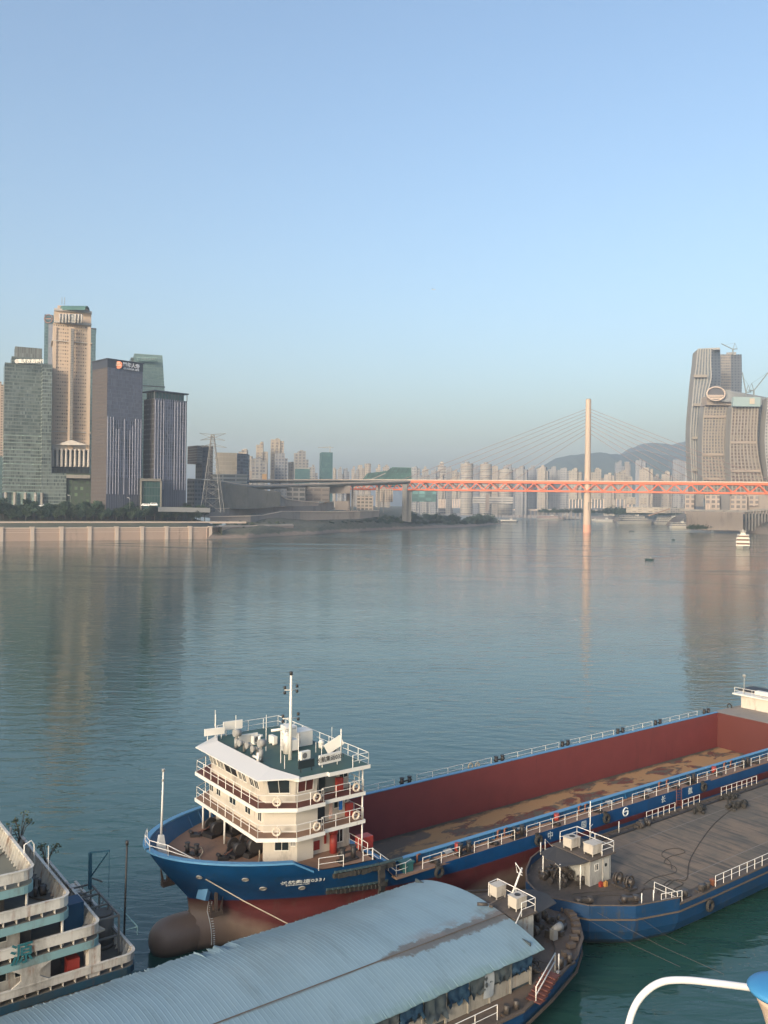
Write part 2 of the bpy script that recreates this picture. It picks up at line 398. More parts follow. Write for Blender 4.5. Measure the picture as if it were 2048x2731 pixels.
# bulwark rim + inner faces
xs_=[x for x in XT if x<=10.7]
def rimpt(xt,side,off,z=None):
    tz=topz(xt); x=xt; b=halfb(x,tz)
    # inward normal in plan
    e=.05; bx=(halfb(x+e,tz)-halfb(max(0,x-e),tz))/(2*e if x>e else e+x)
    nrm=Vector((bx,-1)); nrm.normalize()
    return (x+nrm.x*off, side*max(0.0,b+nrm.y*off), z if z is not None else tz)
for side in (-1,1):
    mb=MB(); o_=[rimpt(x,side,-.06) for x in xs_]; i_=[rimpt(x,side,.42) for x in xs_]
    def up(l,dz): return [(p[0],p[1],p[2]+dz) for p in l]
    rows=[up(o_,-.12),up(o_,.03),up(i_,.03),up(i_,-.12)]
    mb.grid(rows if side<0 else rows[::-1],sm=False)
    part('bulwark_rim',mb,LBLUE,ship)
    mb=MB(); lo=[(stemx(7)+x*(30-stemx(7))/30+.3,side*max(0,halfb(stemx(7)+x*(30-stemx(7))/30,7)-.2),6.98) for x in xs_]
    mb.grid([up(i_,-.1),lo],sm=False)
    for x in (1.5,2.6,3.8,5,6.2,7.5,8.8,9.8):
        a=rimpt(x,side,.3); c=rimpt(x,side,1.0,7.0); b_=rimpt(x,side,.3,7.0)
        mb.tube([a,c],.05,4)
    part('bulwark_inner_face',mb,BLUE,ship)
# decks
mb=MB()
pts=[(x,-max(0,halfb(x,7)-.14),7.0) for x in [.95+.0,1.2,1.6,2.2,3,4,5.2,6.6,8,10,12,14,15.9]]
mb.poly(pts+[(x,-y,z) for x,y,z in pts[::-1]])
part('foredeck',mb,BROWN,ship)
mb=MB(); 
mb.poly([(15.9,-9.15,6.995),(18.1,-9.15,4.995),(18.1,9.15,4.995),(15.9,9.15,6.995)])
part('sloping_break_of_deck',mb,BROWN,ship)
mb=MB()
for s in (-1,1): mb.box(18.1,92,min(s*7.55,s*9.17),max(s*7.55,s*9.17),4.8,4.985)
part('side_deck',mb,paint('side_deck_paint',(.24,.155,.11),(.19,.12,.09),.8,rust=.3,streak=False,sc_=.5,dirtamt=.4),ship)
mb=MB(); mb.box(92,104,-8.2,8.2,4.8,5.68); part('aft_deck',mb,paint('grey_brown_deck',(.27,.235,.20),(.22,.19,.165),.8,sc_=.3,dirtamt=.2),ship)
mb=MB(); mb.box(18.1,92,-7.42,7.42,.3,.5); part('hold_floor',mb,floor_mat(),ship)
mb=MB(); mb.box(18.3,92,7.42,7.52,.3,5.66); mb.box(18.3,92,-7.52,-7.42,.3,5.66); mb.box(18.2,18.3,-7.52,7.52,.3,5.66)
part('hold_side_wall',mb,HOLDRED,ship)
mb=MB(); mb.box(91.8,91.95,-7.41,7.41,.5,5.66); part('hold_end_wall',mb,paint('hold_end_red',(.10,.024,.021),(.088,.022,.019),.6,sc_=.3,rust=.1),ship)  # hold red darkened in colour to offset sunlight on this wall
for s in (-1,1):
    mb=MB(); y=s*7.62
    mb.box(18.2,92,min(y,y+s*.04),max(y,y+s*.04),4.99,5.62)
    for i in range(38):
        x=19+i*1.95; mb.prism([(x,y),(x+.06,y),(x+.06,y+s*.28),(x,y+s*.28)],4.99,5.6,top=[(x,y),(x+.06,y),(x+.06,y+s*.1),(x,y+s*.1)])
    cm=part('hatch_coaming',mb,BLUE,ship)
    mb=MB(); mb.box(18.1,92,min(s*7.38,s*7.85),max(s*7.38,s*7.85),5.665,5.74); part('coaming_top_rail',mb,LBLUE,cm)
mb=MB(); mb.box(18.0,18.5,-7.85,7.85,5.66,5.745); part('coaming_front_rail',mb,LBLUE,ship)
mb=MB(); mb.box(17.3,17.4,-7.4,7.4,4.9,5.6); mb.box(13.4,13.5,-5.2,6.2,7.0,9.55); part('bulkhead',mb,BLUE,ship)
# waterside rails
def railp(name,pts,h=.95,sp=1.9,n=2,par=ship,mat=None,r=.03):
    m_=MB(); rail(m_,pts,h,sp,n,r); return part(name,m_,mat or RAILW,par)
YN=-9.08
for a,b in ((21,25.2),(27.0,32.1),(33.7,48.0),(49.6,60.0),(61.4,71),(72.6,90)): railp('railing',[(a,YN,5),(b,YN,5)])
for a,b in ((18.6,31.8),(35,46.5),(48.5,58.5),(60.2,69.5),(71.5,78),(80,89)): railp('railing',[(a,9.05,5),(b,9.05,5)],sp=2.4)
railp('railing',[(15.7,-9.0,7),(18.2,-9.0,5),(19.2,-9.0,5),(20.0,-8.7,5)],sp=1.0)
railp('railing',[(16.0,-7.9,7),(16.0,-3.9,7)],sp=1.2)
railp('railing',[(11.0,-8.2,7),(13.0,-8.75,7)],sp=1.5); railp('railing',[(14.9,-8.8,7),(15.75,-9.0,7)],sp=1.0)
railp('railing',[(16.0,3.5,7),(16.0,8.8,7)],sp=1.2)
# little rail on the stem and flagstaff
mb=MB(); tops=[(.9,2.1,8.5),(.15,.6,8.6),(.0,-.7,8.6),(.9,-2.2,8.5),(2.2,-3.6,8.3)]
for k in (.45,.85): mb.tube([(p[0]-.05,p[1],p[2]+k) for p in tops[:-1]]+[(tops[-1][0]+.3,tops[-1][1],tops[-1][2]+.05)],.035,5)
for p in tops[:-1]: mb.tube([p,(p[0]-.05,p[1],p[2]+.85)],.035,5)
part('bow_rail',mb,RAILW,ship)
mb=MB(); fx,fy=1.7,1.2
mb.prism([(fx-.45,fy-.35),(fx+.45,fy-.35),(fx+.45,fy+.35),(fx-.45,fy+.35)],7.0,8.9,top=[(fx-.18,fy-.18),(fx+.18,fy-.18),(fx+.18,fy+.18),(fx-.18,fy+.18)])
mb.tube([(fx,fy,8.9),(fx+.12,fy,14.2)],.085,6,rs=[.1,.06]); fs=part('flagstaff',mb,RAILW,ship)
mb=MB(); mb.cyl((fx+.12,fy,14.1),.14,.22,8); part('lamp',mb,GREYM,fs)
mb=MB(); mb.cyl((fx+.1,fy,13.3),.1,.18,8); part('lamp',mb,GREYM,fs)
# ---- superstructure ----
def sym(poly): return poly+[(x,-y) for x,y in poly[::-1]]
slab1=[(6.7,-5.8),(9.35,-7.55),(12.0,-7.55),(12.0,-7.25),(16.2,-7.25)]
def slab(poly,z,name,dm):
    m_=MB(); m_.prism(sym(poly),z-.3,z); s_=part(name,m_,WHITE,ship)
    m_=MB(); q=[(x+(.06 if x<16 else -.06),y+.08) for x,y in poly]; m_.poly([(x,y,z+.006) for x,y in sym(q)]); part('deck_surface',m_,dm,s_); return s_
slab(slab1,9.7,'lower_gallery',BROWN)
slab(slab1,12.05,'upper_gallery',REDDK)
ROOFP=[(7.9,-5.0),(9.5,-7.5),(12.2,-7.5),(12.2,-7.75),(16.3,-7.75)]
slab(ROOFP,14.42,'roof',GREEND)
# level 0 blocks (near and far), open between
w0=MB()
for s in (-1,1):
    P=[(8.1,-4.3),(10.4,-5.85),(11.95,-5.85),(11.95,-5.35),(15.85,-5.35),(15.85,-2.6),(10.2,-2.6)]
    w0.prism([(x,y*-s) for x,y in P],7.0,9.4)
low=part('lower_house',w0,CREAM,ship)
mb=MB()
for (x,y) in ((7.3,5.3),(7.3,1.0),(8.6,6.6),(11,3.0)): mb.cyl((x,y,7),.09,2.4,8)
for (x,y,z0,z1) in ((16.05,-7.0,5.2,9.4),(16.05,-7.0,9.7,11.75),(16.05,-7.0,12.05,14.1),(16.05,7.0,5.2,14.1)): mb.cyl((x,y,z0 if z0>7 else 6.9),.07,z1-max(z0,6.9),8)
part('post',mb,WHITE,ship)
def house(z0,z1,name,fx=7.75,fy=5.0,cx=9.9,cy=6.45,ax=15.6):
    P=[(fx,-fy),(cx,-cy),(11.95,-cy),(11.95,-cy+.75),(ax,-cy+.75)]
    m_=MB(); m_.prism(sym(P),z0,z1); return part(name,m_,CREAM,ship),P
mid,_=house(9.7,11.75,'middle_house')
up_,_=house(12.05,12.75,'wheelhouse',7.9,5.0,9.9,6.3)
# wheelhouse upper part: pillars + head, slanted windows between
mb=MB(); 
Pw=[(7.9,-5.0),(9.9,-6.3),(11.95,-6.3),(11.95,-5.55),(15.6,-5.55)]
Pt=[(7.5,-5.15),(9.75,-6.6),(11.95,-6.55),(11.95,-5.55),(15.6,-5.55)]
mb.prism(sym(Pw),12.75,14.12,top=sym(Pt)); uw=part('window_wall',mb,CREAM,up_)
def win(p0,p1,za,zb,tb=(0,0),tt=None,par=None,frame=True,mat=None,ins=.02,name='window'):
    """window on a wall running p0->p1 (plan), normal to the right of the run; tt = top points"""
    a=Vector((p0[0],p0[1],za)); b=Vector((p1[0],p1[1],za))
    q0=tt[0] if tt else p0; q1=tt[1] if tt else p1
    c=Vector((q1[0],q1[1],zb)); d=Vector((q0[0],q0[1],zb))
    n=(b-a).cross(d-a).normalized()
    m_=MB(); F_=[p+n*ins for p in (a,b,c,d)]
    th=.03
    for i in range(4): m_.bar(F_[i],F_[(i+1)%4],th,.07)
    m_.bar((F_[0]+F_[1])/2,(F_[2]+F_[3])/2,.022,.05)
    w_=part(name,m_,WHITE,par); m_=MB(); m_.poly([p-n*.0+n*.008 for p in (a,b,c,d)]); part('pane',m_,mat or GLASS,w_); return w_
# front wheelhouse windows: y grows away from the camera; wall runs from far (+y) to near (-y) so its normal faces the bow
def front(y0,y1,za,zb,par,slant=True,mat=None):
    fb=lambda y,z: 7.9-(.4*(z-12.75)/1.37 if slant else 0)
    win((fb(y0,za),y0),(fb(y1,za),y1),za,zb,tt=((fb(y0,zb),y0),(fb(y1,zb),y1)),par=par,mat=mat)
for y0,y1 in ((4.85,4.3),(4.2,3.65),(3.4,2.85),(2.75,2.2),(2.0,-.35),(-.65,-1.2),(-1.35,-1.95),(-2.6,-3.3),(-3.45,-4.15)): front(y0,y1,12.88,14.0,uw)
def onseg(A,B,t): return (A[0]+(B[0]-A[0])*t,A[1]+(B[1]-A[1])*t)
def segwin(Ab,Bb,At,Bt,t0,t1,za,zb,z0,z1,par,mat=None):
    k0=(za-z0)/(z1-z0);k1=(zb-z0)/(z1-z0)
    A0=onseg(Ab,At,k0);B0=onseg(Bb,Bt,k0);A1=onseg(Ab,At,k1);B1=onseg(Bb,Bt,k1)
    win(onseg(A0,B0,t0),onseg(A0,B0,t1),za,zb,tt=(onseg(A1,B1,t0),onseg(A1,B1,t1)),par=par,mat=mat)
segwin(Pw[0],Pw[1],Pt[0],Pt[1],.12,.82,12.85,14.04,12.75,14.12,uw)
segwin(Pw[1],Pw[2],Pt[1],Pt[2],.1,.8,12.85,14.04,12.75,14.12,uw,plain('red_brown_curtain',(.10,.03,.025),.5))
mb=MB(); mb.box(12.6,13.2,-5.6,-5.56,12.1,14.05); mb.box(11.96,12.5,-5.59,-5.56,12.1,14.05); part('door',mb,plain('dark_doorway',(.03,.045,.05),.5),up_)
mb=MB(); mb.box(13.25,14.3,-5.62,-5.57,12.1,14.0); part('door',mb,plain('grey_green_door',(.17,.2,.2),.5),up_)
win((14.6,-5.57),(15.5,-5.57),13.0,13.8,par=up_,mat=GLASS)
# middle deck windows
for y,w_ in ((4.5,.7),(3.1,.8),(.4,1.2),(-2.35,.95),(-4.4,.6)):
    win((7.75,y+w_/2),(7.75,y-w_/2),10.45,11.35,par=mid)
mb=MB(); mb.box(12.3,13.1,-5.76,-5.71,9.75,11.65); part('door',mb,plain('dark_doorway_2',(.025,.035,.045),.5),mid)
win((14.0,-5.72),(14.9,-5.72),10.6,11.4,par=mid); win((15.1,-5.72),(15.4,-5.72),10.9,11.4,par=mid)
# lower house windows
A_,B_=(8.1,-4.3),(10.4,-5.85)
win(onseg(A_,B_,.34),onseg(A_,B_,.76),7.95,8.85,par=low); win(onseg(A_,B_,.8),onseg(A_,B_,.95),8.3,8.85,par=low,mat=GREYM)
win((12.2,-5.37),(13.1,-5.37),8.55,9.2,par=low); win((14.5,-5.37),(15.2,-5.37),7.5,9.2,par=low,name='glazed_door')
mb=MB(); mb.box(12.25,12.85,-5.42,-5.36,7.35,8.1); part('fire_locker',mb,REDP,low)
mb=MB(); mb.cyl((13.9,-5.9,7),.32,1.6,12); mb.cyl((13.9,-5.9,8.6),.4,.5,12); mb.box(13.3,13.5,-5.45,-5.36,7.7,9.1); part('vent_pipe',mb,REDP,low)
# ladders / galleries rails
g1=[(15.95,7.35),(12,7.35),(9.3,7.35),(6.85,5.7),(6.85,-5.7),(9.4,-7.42),(11.9,-7.42),(11.9,-7.15),(16.05,-7.15),(16.05,-3)]
for z,nm in ((9.7,'lower_gallery_railing'),(12.05,'upper_gallery_railing')):
    mb=MB(); rail(mb,[(x,y,z) for x,y in g1],1.0,1.35,2,.032); part(nm,mb,RAILW,ship)
mb=MB(); rail(mb,[(14.6,-7.6,14.42),(16.2,-7.6,14.42),(16.2,7.6,14.42),(9.6,7.4,14.42)],1.0,1.5,2,.032); part('roof_railing',mb,RAILW,ship)
# visor
mb=MB()
outer=[(9.45,7.5,14.45),(6.7,5.75,14.28),(6.7,-5.75,14.28),(9.45,-7.6,14.45)]
inner=[(9.6,7.35,14.52),(8.5,5.0,14.72),(8.5,-4.75,14.72),(9.6,-7.4,14.52)]
lo_=[(p[0],p[1],p[2]-.09) for p in outer]; li_=[(p[0],p[1],p[2]-.25) for p in inner]
mb.grid([inner,outer,lo_,li_,inner],sm=False)
vis=part('visor',mb,plain('bright_white_visor_paint',(.60,.585,.56),.5),ship)
# roof gear
r0=14.42
def sign(cx,cy,L,h,z,par,ang=0,mat=WHITE,txt=None,tm=None):
    m_=MB(); m_.cbox((cx,cy,z+h/2),(L,.16,h),ang)
    for k in (-.35,.35): m_.tube([(cx+k*L*math.cos(ang),cy+k*L*math.sin(ang),r0),(cx+k*L*math.cos(ang),cy+k*L*math.sin(ang),z+.1)],.04,5)
    s_=part('name_board',m_,mat,par)
    if txt: lettering(txt,h*.62,tm or BLKL,s_,(cx+.1*math.sin(ang),cy-.1*math.cos(ang),z+h/2),(math.cos(ang),math.sin(ang),0),name='ship_name')
    return s_
sign(13.25,-6.2,2.2,.78,r0+.28,ship,R(3),txt='长航集运0331')
sign(10.9,-6.3,1.5,.65,r0+.3,ship,R(2),mat=plain('black_board',(.02,.03,.035),.5))
sign(11.0,7.0,1.9,.8,r0+.55,ship,R(-4)); sign(8.9,6.5,1.9,.62,r0+.45,ship,R(-6)); sign(10.7,3.4,1.9,.75,r0+.2,ship,R(-2))
mx,my=11.45,-2.8
mb=MB(); mb.tube([(mx,my,r0),(mx,my,r0+7.3)],.15,8,rs=[.17,.10])
mst=part('mast',mb,WHITE,ship)
mb=MB()
for z,dx in ((r0+3.6,.75),(r0+6.0,.6)):
    mb.tube([(mx-dx,my,z),(mx+dx,my,z-.12)],.05,5)
part('crossarm',mb,WHITE,mst)
for z,dx in ((r0+3.6,.75),(r0+6.0,.6)):
    for sx in (-1,1):
        for q_ in (-.35,.08): mb=MB(); mb.cyl((mx+sx*dx,my,z+q_),.12,.24,8); part('navigation_lamp',mb,DARK,mst)
mb=MB(); mb.cyl((mx,my,r0+7.2),.14,.3,8); part('masthead_lamp',mb,DARK,mst)
mb=MB(); mb.prism([(12.9,.2),(13.9,.2),(13.9,1.4),(12.9,1.4)],r0,r0+1.9); mb.prism([(13.9,.1),(15.5,.1),(15.5,1.6),(13.9,1.6)],r0,r0+1.3); mb.cyl((12.2,-1.0,r0),.35,1.6,12); mb.tube([(11.9,-1.0,r0+1.7),(12.6,-1.0,r0+1.7)],.14,8)
mb.box(11.9,13.2,-1.2,-.4,r0+.2,r0+1.1)
part('deck_locker',mb,WHITE,ship)
mb=MB(); mb.tube([(11.0,-.3,r0+2.0),(13.1,-.9,r0+2.1)],.12,6); mb.cyl((12.1,-.6,r0+1.6),.2,.4,8); part('radar_scanner',mb,WHITE,ship)
def acu(x,y,ang=0,par=ship,z=r0,w_=.95):
    m_=MB(); m_.cbox((x,y,z+.12+.33),(w_,.36,.66),ang)
    for k in (-.3,.3): m_.cbox((x+k*math.cos(ang),y+k*math.sin(ang),z+.06),(.08,.4,.12),ang)
    a=part('air_conditioner',m_,WHITE,par)
    m_=MB(); n_=(math.sin(ang),-math.cos(ang)); 
    pts=[(x-.12*math.cos(ang)+.25*math.cos(q)*math.cos(ang)+n_[0]*.19, y-.12*math.sin(ang)+.25*math.cos(q)*math.sin(ang)+n_[1]*.19, z+.45+.25*math.sin(q)) for q in [2*math.pi*i/12 for i in range(12)]]
    m_.poly(pts); part('fan_grille',m_,plain('fan_grille_grey',(.15,.15,.15),.6) if 'fan_grille_grey' not in bpy.data.materials else bpy.data.materials['fan_grille_grey'],a)
acu(12.4,-3.6,R(5)); acu(15.5,-3.4,R(8)); acu(16.0+-.4,1.7-.4,R(5)); acu(12.6,2.2,R(90)); acu(11.4,3.0+.2,R(20))
mb=MB(); mb.cyl((15.6,-1.2,r0),.25,.3,10); mb.sph((15.6,-1.2,r0+.45),.28,12); part('satellite_dome',mb,WHITE,ship)
mb=MB(); mb.tube([(15.9,-3.9,r0),(15.9,-3.9,r0+2.2)],.06,5); mb.bar((14.6,-3.5,r0+.5),(16.0,-3.9,r0+1.3),.06,.9); mb.tube([(15.4,-3.2,r0),(15.4,-3.2,r0+2.3)],.02,4); part('antenna_frame',mb,WHITE,ship)
for (x,y,h,lean) in ((9.3,2.9,1.35,0),(9.25,-1.7,1.5,0)):
    mb=MB(); mb.cyl((x,y,r0),.2,h*.65,10); mb.cyl((x-.25,y,r0+h),.34,.6,12,'x'); mb.cyl((x,y,r0+h*.6),.12,h*.3,8); part('searchlight',mb,GREYM,ship)
for (x,y) in ((9.4,1.6),(9.6,.6),(9.5,-.6)):
    mb=MB(); mb.tube([(x,y,r0),(x,y,r0+.7),(x-.2,y,r0+.85)],.14,8,rs=[.14,.14,.14]); mb.lathe([(-.55,.3),(-.3,.2),(-.1,.1)],(x,y,r0+.8),10,'x'); part('horn',mb,GREYM,ship)
for q_ in ([(9.9,-.2,r0),(9.9,-.2,r0+1.6),(10.2,-.2,r0+1.7)],[(8.7,-2.2,r0),(8.7,-2.2,r0+.9)],[(8.9,-1.0,r0+.3),(8.9,-2.2,r0+.35)]): mb=MB(); mb.tube(q_,.12,8); part('vent_pipe',mb,WHITE,ship)
for (x,y,h) in ((9.0,6.6,2.7),(9.2,6.9,2.2),(10.6,5.6,2.2),(10.3,-3.2,1.6),(11.0,.6,3.2),(11.3,-4.4,2.6),(13.2,-5.0,1.4),(9.8,-4.7,1.1),(14.4,-2.2,.9)):
    mb=MB(); mb.tube([(x,y,r0),(x,y,r0+h)],.03,4); part('antenna',mb,RAILW,ship)
mb=MB()
for i in range(9): 
    z=12.2+i*.26; mb.tube([(15.75,-6.9,z),(16.0,-6.6,z)],.025,4)
for q in ((15.75,-6.9),(16.0,-6.6)): mb.tube([(q[0],q[1],12.05),(q[0],q[1],14.5)],.03,4)
part('ladder',mb,RAILW,ship)
# deck gear
def bollard(x,y,z,par=ship,s=1,ang=0):
    m_=MB(); c,s_=math.cos(ang),math.sin(ang)
    m_.cbox((x,y,z+.06*s),(1.7*s,.6*s,.12*s),ang)
    for k in (-.5,.5):
        m_.cyl((x+k*c*s,y+k*s_*s,z+.1*s),.2*s,.85*s,10); m_.cyl((x+k*c*s,y+k*s_*s,z+.95*s),.26*s,.07*s,10)
    m_.bar((x-.85*c*s,y-.85*s_*s,z+.62*s),(x+.85*c*s,y+.85*s_*s,z+.62*s),.13*s)
    return part('bollard',m_,DARK,par)
bollard(6.2,6.7,7,s=.95,ang=R(35)); bollard(4.1,.5,7,s=.9,ang=R(-60)); bollard(14.0,-7.9,7,s=1.1)
for x in (26.1,32.9,60.6,71.9): bollard(x,-8.75,5,s=1.0)
for x in (33.2,47.6,59.4,70.6,79,91): bollard(x,8.8,5,s=1.05)
def windlass(x,y,z,s=1,par=ship,seed=0):
    rr=random.Random(seed); m_=MB()
    m_.cbox((x,y,z+.15*s),(2.0*s,1.2*s,.3*s),R(20))
    m_.cyl((x-.2*s,y-.9*s,z+.75*s),.5*s,.5*s,14,'y'); m_.cyl((x-.2*s,y-.4*s,z+.75*s),.25*s,.8*s,10,'y'); m_.cyl((x-.2*s,y+.4*s,z+.75*s),.55*s,.16*s,14,'y')
    m_.cbox((x+.6*s,y+.1*s,z+.6*s),(.7*s,.6*s,.8*s),R(20)); m_.cyl((x+.5*s,y-.5*s,z+.5*s),.2*s,.6*s,10)
    m_.prism([(x-.9*s,y+.5*s),(x+.4*s,y+.5*s),(x+.4*s,y+.62*s),(x-.9*s,y+.62*s)],z,z+1.1*s,top=[(x-.4*s,y+.5*s),(x+.1*s,y+.5*s),(x+.1*s,y+.62*s),(x-.4*s,y+.62*s)])
    return part('windlass',m_,DARK,par)
windlass(7.6,3.4,7,1.05); windlass(9.0,2.6,7,.9); windlass(7.2,-1.7,7,1.0); windlass(8.4,-2.0,7,1.25)
for (x,y) in ((6.0,4.0),(5.8,-1.9)):
    mb=MB(); mb.cbox((x,y,7.12),(.9,.7,.24),R(-30)); mb.cyl((x-.3,y,7.3),.16,.5,8,'y'); part('chain_stopper',mb,DARK,ship)
for (x,y) in ((8.0,-5.9),(9.2,-6.6)):
    mb=MB(); mb.cyl((x,y,7),.2,.4,10); part('mooring_post',mb,DARK,ship)
mb=MB(); mb.tube([(6.2,4,7.3),(6.8,3.7,7.5),(7.2,3.5,7.8)],.06,5); mb.tube([(5.9,-1.9,7.3),(6.5,-1.8,7.5),(7.0,-1.75,7.8)],.06,5); part('chain',mb,paint('rusty_chain',(.12,.045,.03),(.06,.03,.025),.8,sc_=8),ship)
for i,(x,y) in enumerate(((3.4,-1.0),(4.2,-3.2))):
    mb=MB(); mb.torus((x,y,7.08),.22,.09,'z',12,5); part('mooring_ring',mb,REDDK,ship)
def solotube(name,pts,r,mat,label,cat,group=None,n=5):
    m_=MB(); m_.tube(pts,r,n); return solo(name,m_,mat,label,cat,pts[0],'D',group)
def smooth(pts,k=5):
    P=[Vector(p) for p in pts]; out=[]
    for i in range(len(P)-1):
        p0=P[max(i-1,0)];p1=P[i];p2=P[i+1];p3=P[min(i+2,len(P)-1)]
        for j in range(k):
            t=j/k; out.append(tuple(.5*((2*p1)+(p2-p0)*t+(2*p0-5*p1+4*p2-p3)*t*t+(3*p1-p0-3*p2+p3)*t**3)))
    out.append(tuple(P[-1])); return out
solotube('mooring_rope',smooth([(3.5,-1.0,7.1),(4.0,-1.3,7.06),(4.3,-.6,7.06),(4.8,-.1,7.3),(4.7,.2,7.6)]),.05,ROPE,'pale rope looped round the bollard nearest the bow tip on the cargo ship foredeck','rope')
solotube('mooring_rope',smooth([(4.2,-3.1,7.1),(5.2,-3.6,7.06),(6.2,-4.6,7.06),(5.3,-4.3,7.06),(6.6,-5.0,7.06),(7.6,-4.4,7.1),(8.3,-3.4,7.3),(8.7,-2.4,8.2),(8.9,-2.0,8.9)]),.06,ROPE,'long white rope running along the bulwark up to the windlass on the cargo ship foredeck','rope')
# anchors
def anchor(x,y,z,s,label,sy):
    m_=MB(); m_.bar((x,y,z+1.3*s),(x,y,z-.2*s),.2*s,.2*s)
    m_.cbox((x,y,z-.3*s),(.9*s,.4*s,.35*s),0)
    for k in (-1,1): m_.prism([(x+k*.35*s-.1*s,y-.1*s),(x+k*.35*s+.1*s,y-.1*s),(x+k*.35*s+.1*s,y+.12*s),(x+k*.35*s-.1*s,y+.12*s)],z-.3*s,z+.85*s,top=[(x+k*.5*s-.02,y+.1*s*sy),(x+k*.5*s+.02,y+.1*s*sy),(x+k*.5*s+.02,y+.15*s*sy),(x+k*.5*s-.02,y+.15*s*sy)])
    return solo('anchor',m_,paint('rusty_anchor_iron',(.12,.085,.065),(.06,.045,.04),.8,sc_=3) if 'rusty_anchor_iron' not in bpy.data.materials else bpy.data.materials['rusty_anchor_iron'],label,'anchor',(x,y,z),'D')
ax_=D(446,2350,4.6)
anchor(3.0,2.75,4.5,1.25,'rusty anchor hanging clear of the far side of the blue bow',1)
anchor(4.9,-2.45,3.35,1.1,'dark anchor tucked against the near side of the bow above the red paint',-1)
mb=MB(); mb.cbox((4.05,-2.0,4.75),(.9,.5,1.05),R(-62),0,R(-25)); part('hawse_box',mb,LBLUE,ship)
# ports on the hull
def hullpt(x,z,out=.03,side=-1):
    xs=x; y=side*halfb(xs,z); e=.1
    dx=(halfb(xs+e,z)-halfb(xs-e,z))/(2*e); n_=Vector((-dx,side*1.0,0)); n_.normalize()
    dz=(halfb(xs,z+e)-halfb(xs,z-e))/(2*e)
    nn=Vector((-dx,side*1.0,-dz)).normalized()
    tx=Vector((1,side*dx,0)).normalized() if True else None
    return Vector((xs,y,z))+nn*out,nn,tx
def hring(x,z,r,name='porthole'):
    p,n_,tx=hullpt(x,z,.02); tz=n_.cross(tx)*-1
    m_=MB(); pts=[p+tx*r*math.cos(q)+tz*r*math.sin(q) for q in [2*math.pi*i/14 for i in range(14)]]
    m_.tube(pts,r*.22,5,True); o=part(name,m_,GREYM,ship); m_=MB(); m_.poly([q_+n_*.02 for q_ in pts]); part('opening',m_,paint('pale_opening',(.28,.27,.25),(.2,.19,.18)) if 'pale_opening' not in bpy.data.materials else bpy.data.materials['pale_opening'],o)
hring(3.0,6.75,.22,'fairlead'); hring(5.9,6.6,.24,'fairlead'); hring(7.7,5.3,.26); hring(10.6,5.05,.25)
p,n_,tx=hullpt(10.25,5.95,.06); lettering('长航集运0331',.62,LETW,ship,p,tx,n_.cross(tx)*-1 if (n_.cross(tx)*-1).z>0 else n_.cross(tx),name='ship_name')
p,n_,tx=hullpt(10.0,5.6,.06); lettering('CHANGHANG JI YUN',.2,LETW,ship,p,tx,n_.cross(tx)*-1 if (n_.cross(tx)*-1).z>0 else n_.cross(tx),name='ship_name')
for ch,x in (('中',36.8),('国',41.7),('长',54.8),('航',59.8)):
    lettering(ch,.8,plain('faded_lettering',(.42,.47,.49),.6) if 'faded_lettering' not in bpy.data.materials else bpy.data.materials['faded_lettering'],ship,(x,-9.25,4.42),(1,0,0),name='side_character',bold=.01)
mb=MB()   # company emblem: open ring with a wave, read between the characters
cx,cz=48.3,4.42
arc=[(cx+.42*math.cos(q),-9.24,cz+.42*math.sin(q)) for q in [R(40+i*24) for i in range(13)]]
mb.tube(arc,.07,4); mb.tube([(cx-.25,-9.24,cz),(cx+.35,-9.24,cz+.05),(cx+.35,-9.24,cz-.25)],.06,4); part('emblem',mb,LETW,ship)
# draft scale
mb=MB()
for i in range(20):
    z=.35+i*.17; x=4.9
    p,n_,tx=hullpt(x,max(z,.1),.03); mb.bar(p,p+tx*.18,.09,.02)
p0,_,_=hullpt(4.82,.3,.03)
ds=[]
for i in range(12):
    z=.3+i*.3; p,_,_=hullpt(4.8,z,.03); ds.append(p)
mb.tube(ds,.035,4)
part('draught_scale',mb,LETW,ship)
# mid-body pipes and rubbish on near side deck
FRM=paint('weathered_teal_rubbing_strip',(.05,.10,.12),(.03,.045,.05),.8,sc_=3)
FRA=MB()
for i in range(14): FRA.cbox((12.6+i*.45,-halfb(12.6+i*.45,6.6)-.02,6.56),(.44,.16,.16))
part('rubbing_strip',FRA,FRM,ship)
FRA=MB()
for i in range(12): FRA.cbox((12.9+i*.43,-halfb(12.9+i*.43,4.5)-.06,4.55),(.44,.2,.16))
part('rubbing_strip',FRA,FRM,ship)
mb=MB()
for i in range(16):
    x=12.6+i*.34; mb.cbox((x,-halfb(x,6.2)-.12,6.22+random.uniform(-.05,.05)),(.38,.3,.34+random.random()*.1),random.uniform(-.2,.2))
solo('rubber_fender',mb,RUBBER,'upper row of black rubber fenders on the near side of the bow','fender',(14,-9.2,6.2),'D','rubber fenders on the bow'); mb=MB()
for i in range(14):
    x=13.0+i*.36; mb.cbox((x,-halfb(x,4.2)-.1,4.2+random.uniform(-.05,.05)),(.38,.3,.36),random.uniform(-.2,.2))
solo('rubber_fender',mb,RUBBER,'lower row of black rubber fenders just above the red paint','fender',(14,-9.2,4.2),'D','rubber fenders on the bow'); mb=MB()
for i in range(9):
    mb.cbox((16.5+random.uniform(-.08,.08),-9.3,6.3-i*.33),(.55,.25,.36),random.uniform(-.3,.3))
solo('rubber_fender',mb,RUBBER,'upright black rubber fender at the step between foredeck and side deck','fender',(16.5,-9.3,5),'D','rubber fenders on the bow')
